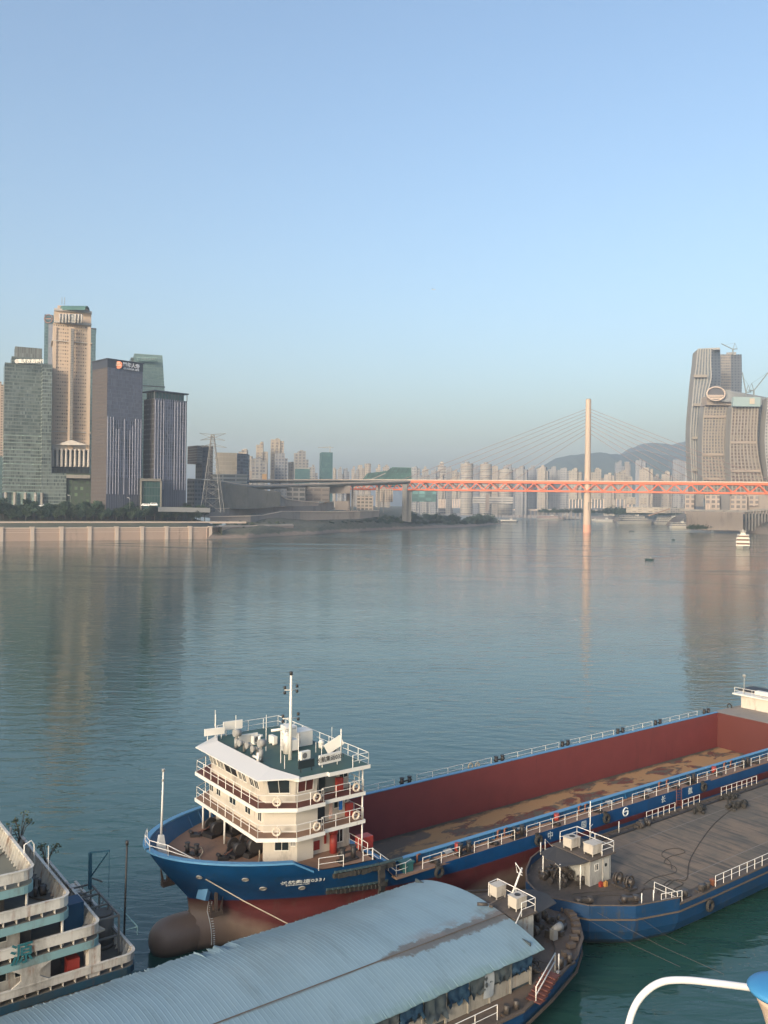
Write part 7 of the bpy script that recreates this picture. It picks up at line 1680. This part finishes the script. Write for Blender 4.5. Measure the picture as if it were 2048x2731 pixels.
# ---- curved construction towers ----
def ctower(name,lab,rows_,Y,mat,side=None,bays=10,fin=None,finn=9,dep=45,skew=0):
    """rows_: (py, left, corner, right) edges in the view from top to bottom"""
    t_=thing(name,lab,'tower under construction',W(rows_[-1][2],1360,Y),'W'); R_=[]
    for i in range(len(rows_)-1):
        for k in range(4):
            q=k/4; a=rows_[max(i-1,0)];b=rows_[i];c=rows_[i+1];d=rows_[min(i+2,len(rows_)-1)]
            R_.append([.5*((2*b[j])+(c[j]-a[j])*q+(2*a[j]-5*b[j]+4*c[j]-d[j])*q*q+(3*b[j]-a[j]-3*c[j]+d[j])*q**3) for j in range(4)])
    R_.append(list(rows_[-1]))
    fl=[];sd=[];uvf=[];uvs=[];back=[]
    for py,l,c,r in R_:
        A=W(l,py,Y);C=W(c,py,Y-3);B_=W(r,py,Y+dep*.75) if r>c else C
        fl.append([A,C]); uvf.append([(0,A[2]),(bays,A[2])]); sd.append([C,B_]); uvs.append([(0,A[2]),(bays*.6,A[2])]); back.append([B_,(A[0]+8,A[1]+dep,A[2]),A])
    mb=MB(); mb.grid(fl[::-1],sm=False,uv=uvf[::-1]); part('front_facade',mb,mat,t_)
    if rows_[0][3]>rows_[0][2]: mb=MB(); mb.grid(sd[::-1],sm=False,uv=uvs[::-1]); part('side_facade',mb,side or mat,t_)
    mb=MB(); mb.grid(back[::-1],sm=False); mb.poly([fl[0][0],fl[0][1],sd[0][1],back[0][1]]); part('rear_wall',mb,CONC,t_)
    if fin:
        for k in range(finn):
            f=k/(finn-1); mb=MB(); pts=[tuple(Vector(a).lerp(Vector(c),f)+Vector((0,-1.0,0))) for a,c in fl]; 
            for p,q in zip(pts,pts[1:]): mb.bar(p,q,1.3,2.0)
            part('vertical_fin',mb,fin,t_)
    return t_,fl,sd
GRID=facade('open_concrete_floors',(.25,.23,.205),(.10,.10,.11),1,5.6,.80,.60,(.17,.16,.16),.0,.4,.6,(.30,.265,.23))
GRIDB=facade('bare_dark_floors',(.26,.235,.21),(.10,.07,.06),1,5.8,.84,.62,(.20,.18,.16),.0,.4,.5)
GRIDS=facade('grey_side_floors',(.34,.33,.32),(.11,.115,.13),1,5.6,.55,.55,(.15,.16,.17),.0,.4,.5)
GST=facade('grey_glass_strips',(.22,.22,.22),(.11,.135,.16),1,5.0,.76,.88,(.17,.185,.195),.1,.3,.4)
SHS=facade('shadow_side_floors',(.12,.13,.155),(.09,.10,.13),2,5.6,.7,.6,(.11,.125,.16))  # darker blue-grey side of the front tower, its shade put into the colour
FIN=plain('pale_concrete_fin',(.30,.265,.225),.7)
FING=plain('grey_tower_fin',(.36,.345,.32),.7)
px_=lambda u:1600+u*.2894
py_=lambda v:880+v*.2893
def rws(l): return [(py_(v),px_(a),px_(b),px_(c)) for v,a,b,c in l]
ta,fl,sd=ctower('curved_tower','tallest curved construction tower, grey glass strips and open concrete floors',rws([(175,903,1018,1108),(320,888,1018,1112),(450,872,1020,1114),(600,858,985,1110),(850,838,960,1100),(1000,834,945,1100),(1200,840,945,1100),(1400,852,950,1100),(1560,866,960,1100)]),1640,GST,GRIDS,5,FING,6,50)
block(ta,'open_roof_frame',oblong(px_(908),px_(1104),1655,25,py=930),zat(1890,932,1640),zat(1890,926,1640),GRIDS)
mb=MB()
for v in (425,690,995,1290):
    a=W(px_(862 if v<800 else 850),py_(v),1633); b=W(px_(985 if v<600 else 945),py_(v),1633); mb=MB(); mb.bar(a,b,3,5); part('belt_truss',mb,FIN,ta)
m_=MB(); 
for i in range(36):
    z=zat(1890,935,1640)-i*5.6; a=W(px_(975),1000,1634); 
tb,fl2,sd2=ctower('curved_tower','second tall construction tower behind, with a tower crane on top',rws([(225,1112,1205,1306),(400,1108,1206,1308),(600,1110,1208,1306),(900,1120,1210,1304),(1300,1120,1210,1304)]),1760,GRID,GRIDS,6,None,0,40)
block(tb,'roof_frame',oblong(px_(1165),px_(1255),1770,20,py=930),zat(1950,945,1760),zat(1950,938,1760),GRIDS)
tc_,fl3,sd3=ctower('curved_tower','front curved tower with the round glazed end of the skybridge on top',rws([(640,978,1198,1222),(800,955,1176,1206),(1000,944,1160,1196),(1150,942,1168,1206),(1300,944,1190,1222),(1400,950,1204,1228),(1560,962,1222,1240)]),1560,GRID,SHS,7.5,FIN,9,46)
td,fl4,sd4=ctower('curved_tower','front curved tower at the right with a pale blue hoarding at its top',rws([(690,1222,1455,1540),(850,1212,1445,1512),(1000,1202,1440,1500),(1150,1200,1450,1510),(1300,1206,1478,1530),(1400,1212,1500,1545),(1560,1225,1530,1570)]),1500,GRIDB,GRIDS,7.5,FIN,9,46)
te,_,_=ctower('curved_tower','dark edge of another curved tower cut by the right edge of the photo',rws([(620,1548,1600,1601),(900,1522,1600,1601),(1100,1520,1600,1601),(1250,1535,1600,1601),(1400,1552,1610,1611),(1560,1570,1620,1621)]),1470,DKPARF if 'DKPARF' in globals() else GRIDS,None,3,None,0,40)
for tt_,fls in ((tc_,fl3),(td,fl4)):
    for k in (9,16) if tt_==td else (4,12,19):
        if k<len(fls): a,c=fls[k]; mb=MB(); mb.bar((a[0],a[1]-2,a[2]),(c[0],c[1]-2,c[2]),2.5,4.5); part('belt_truss',mb,plain('brown_belt_truss',(.30,.25,.21),.8) if 'brown_belt_truss' not in bpy.data.materials else bpy.data.materials['brown_belt_truss'],tt_)
# beige cap, hoarding, ring
mb=MB(); A=W(px_(972),py_(690),1555);B_=W(px_(1205),py_(690),1555); zt_=zat(1900,py_(615),1555); mb.prism([(A[0],A[1]-6),(B_[0],B_[1]-6),(B_[0],B_[1]+20),(A[0],A[1]+20)],A[2]-1,zt_); part('beige_cap',mb,PD2 if False else PINKW,tc_)
mb=MB(); A=W(px_(1220),py_(706),1493);B_=W(px_(1470),py_(706),1493); zt_=zat(1980,py_(620),1493); mb.prism([(A[0],A[1]-4),(B_[0],B_[1]-4),(B_[0],B_[1]+4),(A[0],A[1]+4)],A[2],zt_); hb=part('hoarding',mb,plain('pale_teal_hoarding',(.28,.37,.38),.7),td)
mb=MB(); A=W(px_(1380),py_(682),1488);B_=W(px_(1425),py_(682),1488); mb.prism([(A[0],A[1]-.3),(B_[0],A[1]-.3),(B_[0],A[1]+.3),(A[0],A[1]+.3)],A[2],zat(1980,py_(630),1488)); part('beige_poster',mb,plain('beige_poster',(.50,.43,.34),.7),hb)
sb=thing('skybridge','long grey tubular skybridge with an oval glazed end lying across the tower tops','skybridge',W(px_(1070),py_(600),1540),'W')
c=W(px_(1068),py_(588),1538); rx=84*.2894*1538/F; rz=62*.2893*1538/F
ang=R(6); axis=Vector((math.cos(ang)*.93,.36,-.02)).normalized()
e=W(px_(1640),py_(622),1500); ax=(Vector(e)-Vector(c)); ax.normalize()
rows=[]
for k,f in enumerate((0,.03,.12,.3,.6,1.0)):
    p=Vector(c)+ (Vector(e)+Vector((0,60,0))-Vector(c))*f; s_=1 if k<2 else .93-.12*f
    rows.append([(p.x+rx*s_*math.cos(a)*(1 if k<1 else .95),p.y+ (8 if k==1 else 0)+6*math.sin(a)*0,p.z+rz*s_*(math.sin(a)) - (0 if k<2 else rz*.05)) for a in [2*math.pi*i/24 for i in range(24)]])
mb=MB(); mb.grid(rows[::-1],closed=True); part('tube',mb,paint('grey_skybridge_shell',(.26,.27,.27),(.20,.21,.22),.5,sc_=.05),sb)
mb=MB(); mb.tube([(c[0]+rx*math.cos(a),c[1]-.5,c[2]+rz*math.sin(a)) for a in [2*math.pi*i/28 for i in range(28)]],1.3,6,True); part('end_ring',mb,PINKL,sb)
mb=MB(); mb.poly([(c[0]+rx*.93*math.cos(a),c[1]+1,c[2]+rz*.93*math.sin(a)) for a in [2*math.pi*i/28 for i in range(28)]]); part('end_glass',mb,facade('end_glazing',(.12,.12,.13),(.09,.10,.11),4,4,.8,.8),sb)
mb=MB()
for i in range(3): z=c[2]-rz*(.25+.22*i); w_=rx*.85*math.sqrt(1-(.25+.22*i)**2); mb.bar((c[0]-w_,c[1]-.4,z),(c[0]+w_,c[1]-.4,z),1,1.6)
part('end_floor',mb,PINKL,sb)
# cranes
def crane(px,py,tx,ty,Y,lab,bx=None,mast=14):
    c=W(px,py,Y); tp=W(tx,ty,Y); mb=MB(); mb.bar((c[0],c[1],c[2]-mast),c,2.0); mb.bar(c,tp,1.1,1.6); d=Vector(tp)-Vector(c); s_=-1 if d.x>0 else 1
    ap=(c[0]+s_*4,c[1],c[2]+13); mb.bar(c,ap,.9); mb.bar(ap,tuple(Vector(c)+d*.75),.35); mb.bar((c[0],c[1],c[2]),(c[0]+s_*9,c[1],c[2]+1),2.2,1.8); mb.bar((c[0]+s_*9,c[1],c[2]+1),ap,.5)
    solo('tower_crane',mb,paint('crane_grey_green',(.22,.25,.25),(.16,.18,.18),.6) if 'crane_grey_green' not in bpy.data.materials else bpy.data.materials['crane_grey_green'],lab,'crane',c,'W')
crane(px_(1225),py_(178),px_(1118),py_(126),1765,'luffing crane on top of the rear construction tower',mast=16)
crane(px_(1345),py_(575),px_(1312),py_(392),1520,'luffing crane on the skybridge roof with its jib almost upright')
crane(px_(1418),py_(560),px_(1600),py_(330),1515,'luffing crane on the skybridge roof with its jib reaching to the right edge')
# ---- vessels on the far water ----
SHW=paint('cruise_ship_white',(.62,.58,.50),(.54,.5,.44),.5,sc_=.05); 
def cruise(px0,px1,yw,yt,lab,decks=4,bow=1,name='cruise_ship',cat='cruise ship',red=False,ang=0.0,hullm=None,stepf=.1):
    pm=(px0+px1)/2; g=G(pm,yw,0); Y=g[1]; L_=(px1-px0)*Y/F*1.04; H_=(yw-yt)*Y/F; b=L_*.13+3; t_=thing(name,lab,cat,g,'W')
    X=lambda u: g[0]+(u-.5)*L_*bow
    def pl(u0,u1,w_,nose=0):
        P=[(X(u0),g[1]-w_),(X(u1-nose),g[1]-w_),(X(u1),g[1]),(X(u1-nose),g[1]+w_),(X(u0),g[1]+w_)]; return P
    hz=H_*.26; mb=MB(); mb.prism(pl(0.02,.97,b*.8,.10),-.5,hz,top=pl(0,1,b,.12)); part('hull',mb,hullm or SHW,t_)
    dh=(H_-hz)/(decks+.6); wm=facade('ship_window_band%d'%(1 if red else 0),(.72,.66,.57),((.25,.05,.04) if red else (.04,.045,.05)),3,100,.9,.9,None,0,.3,.4) if ('ship_window_band%d'%(1 if red else 0)) not in bpy.data.materials else bpy.data.materials['ship_window_band%d'%(1 if red else 0)]
    for d in range(decks):
        u0=.03+stepf*.3*d; u1=.93-stepf*d; z=hz+d*dh
        mb=MB(); mb.prism(pl(u0,u1,b*.93,.06),z,z+dh*.25); part('deck_side',mb,SHW,t_)
        mb=MB(); mb.prism(pl(u0+.01,u1-.01,b*.86,.06),z+dh*.25,z+dh*.78); part('window_band',mb,wm,t_)
        mb=MB(); mb.prism(pl(u0-.01,u1+.01,b*.97,.06),z+dh*.78,z+dh); part('deck_edge',mb,SHW,t_)
    mb=MB(); z=hz+decks*dh; mb.prism(pl(.6-.05*decks,.72-.05*decks,b*.4,.02),z,z+dh*.8); mb.tube([(X(.68-.04*decks),g[1],z+dh*.8),(X(.68-.04*decks),g[1],z+dh*2.2)],.25,5); part('wheelhouse',mb,SHW,t_)
    t_.rotation_euler=(0,0,ang); return t_
cruise(1433,1505,1386.5,1373.5,'white pleasure boat with a red window band left of the pylon',2,1,'pleasure_boat','boat',True)
cruise(1588,1637,1391.5,1382,'low white boat just right of the pylon base',1,1,'pleasure_boat','boat')
cruise(1650,1744,1397.5,1373,'large white cruise ship, left one of the two biggest',3,1,hullm=SHW)
cruise(1750,1842,1400,1376.5,'large white cruise ship, right one of the two biggest',3,1)
cruise(1829,1872,1404,1378,'white cruise ship bow and upper decks showing behind the small white boat',4,1)
cruise(1789,1843,1409,1391,'smaller white boat moored in front of the right big cruise ship',2,1,'pleasure_boat','boat')
cruise(1901,1969,1413,1385,'white and grey cruise ship with long windows under the podium',3,1,ang=R(-8))
cruise(1334,1381,1392,1384,'small dark work boat off the tip of the tree covered spit',1,1,'work_boat','boat',hullm=DARK)
cruise(1578,1592,1390,1383,'tiny pontoon boat half hidden behind the pylon base',1,1,'pontoon','boat',hullm=CONC)
cruise(1500,1548,1385,1378,'low dark barge left of the pylon base',1,1,'work_boat','boat',hullm=DARK)
cruise(1610,1650,1384,1378,'brown moored pontoon on the far bank right of the pylon',1,1,'pontoon','boat',hullm=PINKW)
cruise(2022,2062,1417,1403,'pale landing pontoon at the right edge below the rocky slope',1,1,'pontoon','boat',hullm=CONC)
# ferry coming towards the camera
g=G(1981,1464,0); t_=thing('ferry','white sightseeing ferry heading towards the camera','ferry',g,'W'); s=F/g[1]; hw_=17.5/s
mb=MB(); mb.prism([(g[0]-hw_*.8,g[1]+2),(g[0],g[1]-5),(g[0]+hw_*.8,g[1]+2),(g[0]+hw_*.8,g[1]+40),(g[0]-hw_*.8,g[1]+40)],-.3,3.0,top=[(g[0]-hw_,g[1]+1),(g[0],g[1]-9),(g[0]+hw_,g[1]+1),(g[0]+hw_,g[1]+40),(g[0]-hw_,g[1]+40)]); part('hull',mb,SHW,t_)
z=3.0
for k,(w_,dy,hh) in enumerate(((.98,0,3.6),(.93,2,3.6),(.80,4,3.2),(.98,5,.9))):
    if k<3:
        mb=MB(); mb.box(g[0]-hw_*w_,g[0]+hw_*w_,g[1]+dy+.6,g[1]+38,z,z+hh*.3); part('deck_side',mb,SHW,t_)
        mb=MB(); mb.box(g[0]-hw_*w_*.9,g[0]+hw_*w_*.9,g[1]+dy+1.2,g[1]+37,z+hh*.3,z+hh*.78); part('window_band',mb,plain('ferry_dark_red_glass',(.10,.045,.035),.3) if 'ferry_dark_red_glass' not in bpy.data.materials else bpy.data.materials['ferry_dark_red_glass'],t_)
        mb=MB(); mb.box(g[0]-hw_*w_*1.04,g[0]+hw_*w_*1.04,g[1]+dy,g[1]+38,z+hh*.78,z+hh); part('deck_edge',mb,SHW,t_)
    z+=hh
mb=MB(); mb.box(g[0]-hw_*.35,g[0]+hw_*.35,g[1]+7,g[1]+14,z-.9,z+1.2); mb.tube([(g[0],g[1]+9,z),(g[0],g[1]+9,z+4.5)],.3,6); mb.bar((g[0]-3,g[1]+9,z+2.5),(g[0]+3,g[1]+9,z+2.5),.4); part('mast',mb,SHW,t_); t_.rotation_euler=(0,0,-math.atan(kx(1981,1440)))
def smallboat(px,py,L_,lab,cab=True):
    g=G(px,py,0); t_=thing('rowing_boat' if not cab else 'motor_boat',lab,'boat',g,'W'); mb=MB()
    mb.prism([(g[0]-L_/2*.85,g[1]-.9),(g[0]+L_/2*.7,g[1]-.9),(g[0]+L_/2*.9,g[1]),(g[0]+L_/2*.7,g[1]+.9),(g[0]-L_/2*.85,g[1]+.9)],-.2,1.1,top=[(g[0]-L_/2,g[1]-1.2),(g[0]+L_/2*.8,g[1]-1.2),(g[0]+L_/2*1.1,g[1]),(g[0]+L_/2*.8,g[1]+1.2),(g[0]-L_/2,g[1]+1.2)]); part('hull',mb,paint('dark_teal_boat',(.02,.06,.07),(.03,.05,.05)) if 'dark_teal_boat' not in bpy.data.materials else bpy.data.materials['dark_teal_boat'],t_)
    if cab: mb=MB(); mb.prism([(g[0],g[1]-.6),(g[0]+1.6,g[1]-.6),(g[0]+1.6,g[1]+.6),(g[0],g[1]+.6)],1.1,2.6,top=[(g[0]+.6,g[1]-.4),(g[0]+1.2,g[1]-.4),(g[0]+1.2,g[1]+.4),(g[0]+.6,g[1]+.4)]); part('shelter',mb,GREYM,t_)
smallboat(1732,1494,6.2,'dark teal motor boat with a white shelter, nearest small boat on the river')
smallboat(1684.5,1417,9.5,'small dark boat with its bow raised right of the pylon')
smallboat(1796,1440,4.2,'tiny dark round boat between the motor boat and the cruise ships',False)
# aeroplane
a=W(1156,772,1900); pl_=thing('aeroplane','tiny airliner in the clear sky above the bridge','aeroplane',a,'W'); mb=MB(); d=Vector((.96,.2,.14)); mb.tube([tuple(Vector(a)-d*5.2),tuple(Vector(a)-d*3),tuple(Vector(a)+d*4),tuple(Vector(a)+d*5.5)],.5,8,rs=[.15,.55,.55,.15]); part('fuselage',mb,WHITE,pl_)
mb=MB(); mb.bar(tuple(Vector(a)+Vector((0,0,-.2))),tuple(Vector(a)+Vector((-3.5,-3,1.8))),1.3,.15); mb.bar(tuple(Vector(a)+Vector((0,0,-.2))),tuple(Vector(a)+Vector((3.2,5,1.4))),1.3,.15); part('wing',mb,GREYM,pl_)
mb=MB(); mb.bar(tuple(Vector(a)-d*4.8),tuple(Vector(a)-d*5.6+Vector((0,0,1.8))),.9,.12); part('tail_fin',mb,GREYM,pl_)
# trees on the far right bank
rr=random.Random(5)
for px in (1840,1850,1862,1874,1885,1896): put(bushes[0],px,1440,5,rr.uniform(1.0,1.5),px,'dark bush at the foot of the river wall below the podium','bushes under the podium wall')
for px in range(1625,1830,12): put(bushes[1],px+rr.uniform(-4,4),2150+rr.uniform(-60,80),24,rr.uniform(2.2,3.4),px,'dark tree on the wooded slope beyond the cruise ships','trees on the far slope')
for px in range(1440,1625,13): put(bushes[1],px+rr.uniform(-4,4),2250+rr.uniform(-60,80),26,rr.uniform(1.4,2.2),px,'dark tree on the wooded slope beyond the cruise ships','trees on the far slope')
# ---- haze ----
hz=MB(); hz.box(-4200,4200,-700,7900,-3,560)
def hazemat():
    m=bpy.data.materials.new('haze_air'); m.use_nodes=True; t=m.node_tree; t.nodes.clear(); v=t.nodes.new('ShaderNodeVolumePrincipled'); o=t.nodes.new('ShaderNodeOutputMaterial')
    v.inputs['Color'].default_value=(.74,.85,1.0,1); v.inputs['Density'].default_value=.00012; v.inputs['Anisotropy'].default_value=.1; t.links.new(v.outputs[0],o.inputs['Volume']); return m
HZ=_mesh('haze',hz,hazemat(),(0,0,0)); ho=bpy.data.objects.new('haze',HZ); col.objects.link(ho); ho['kind']='stuff'
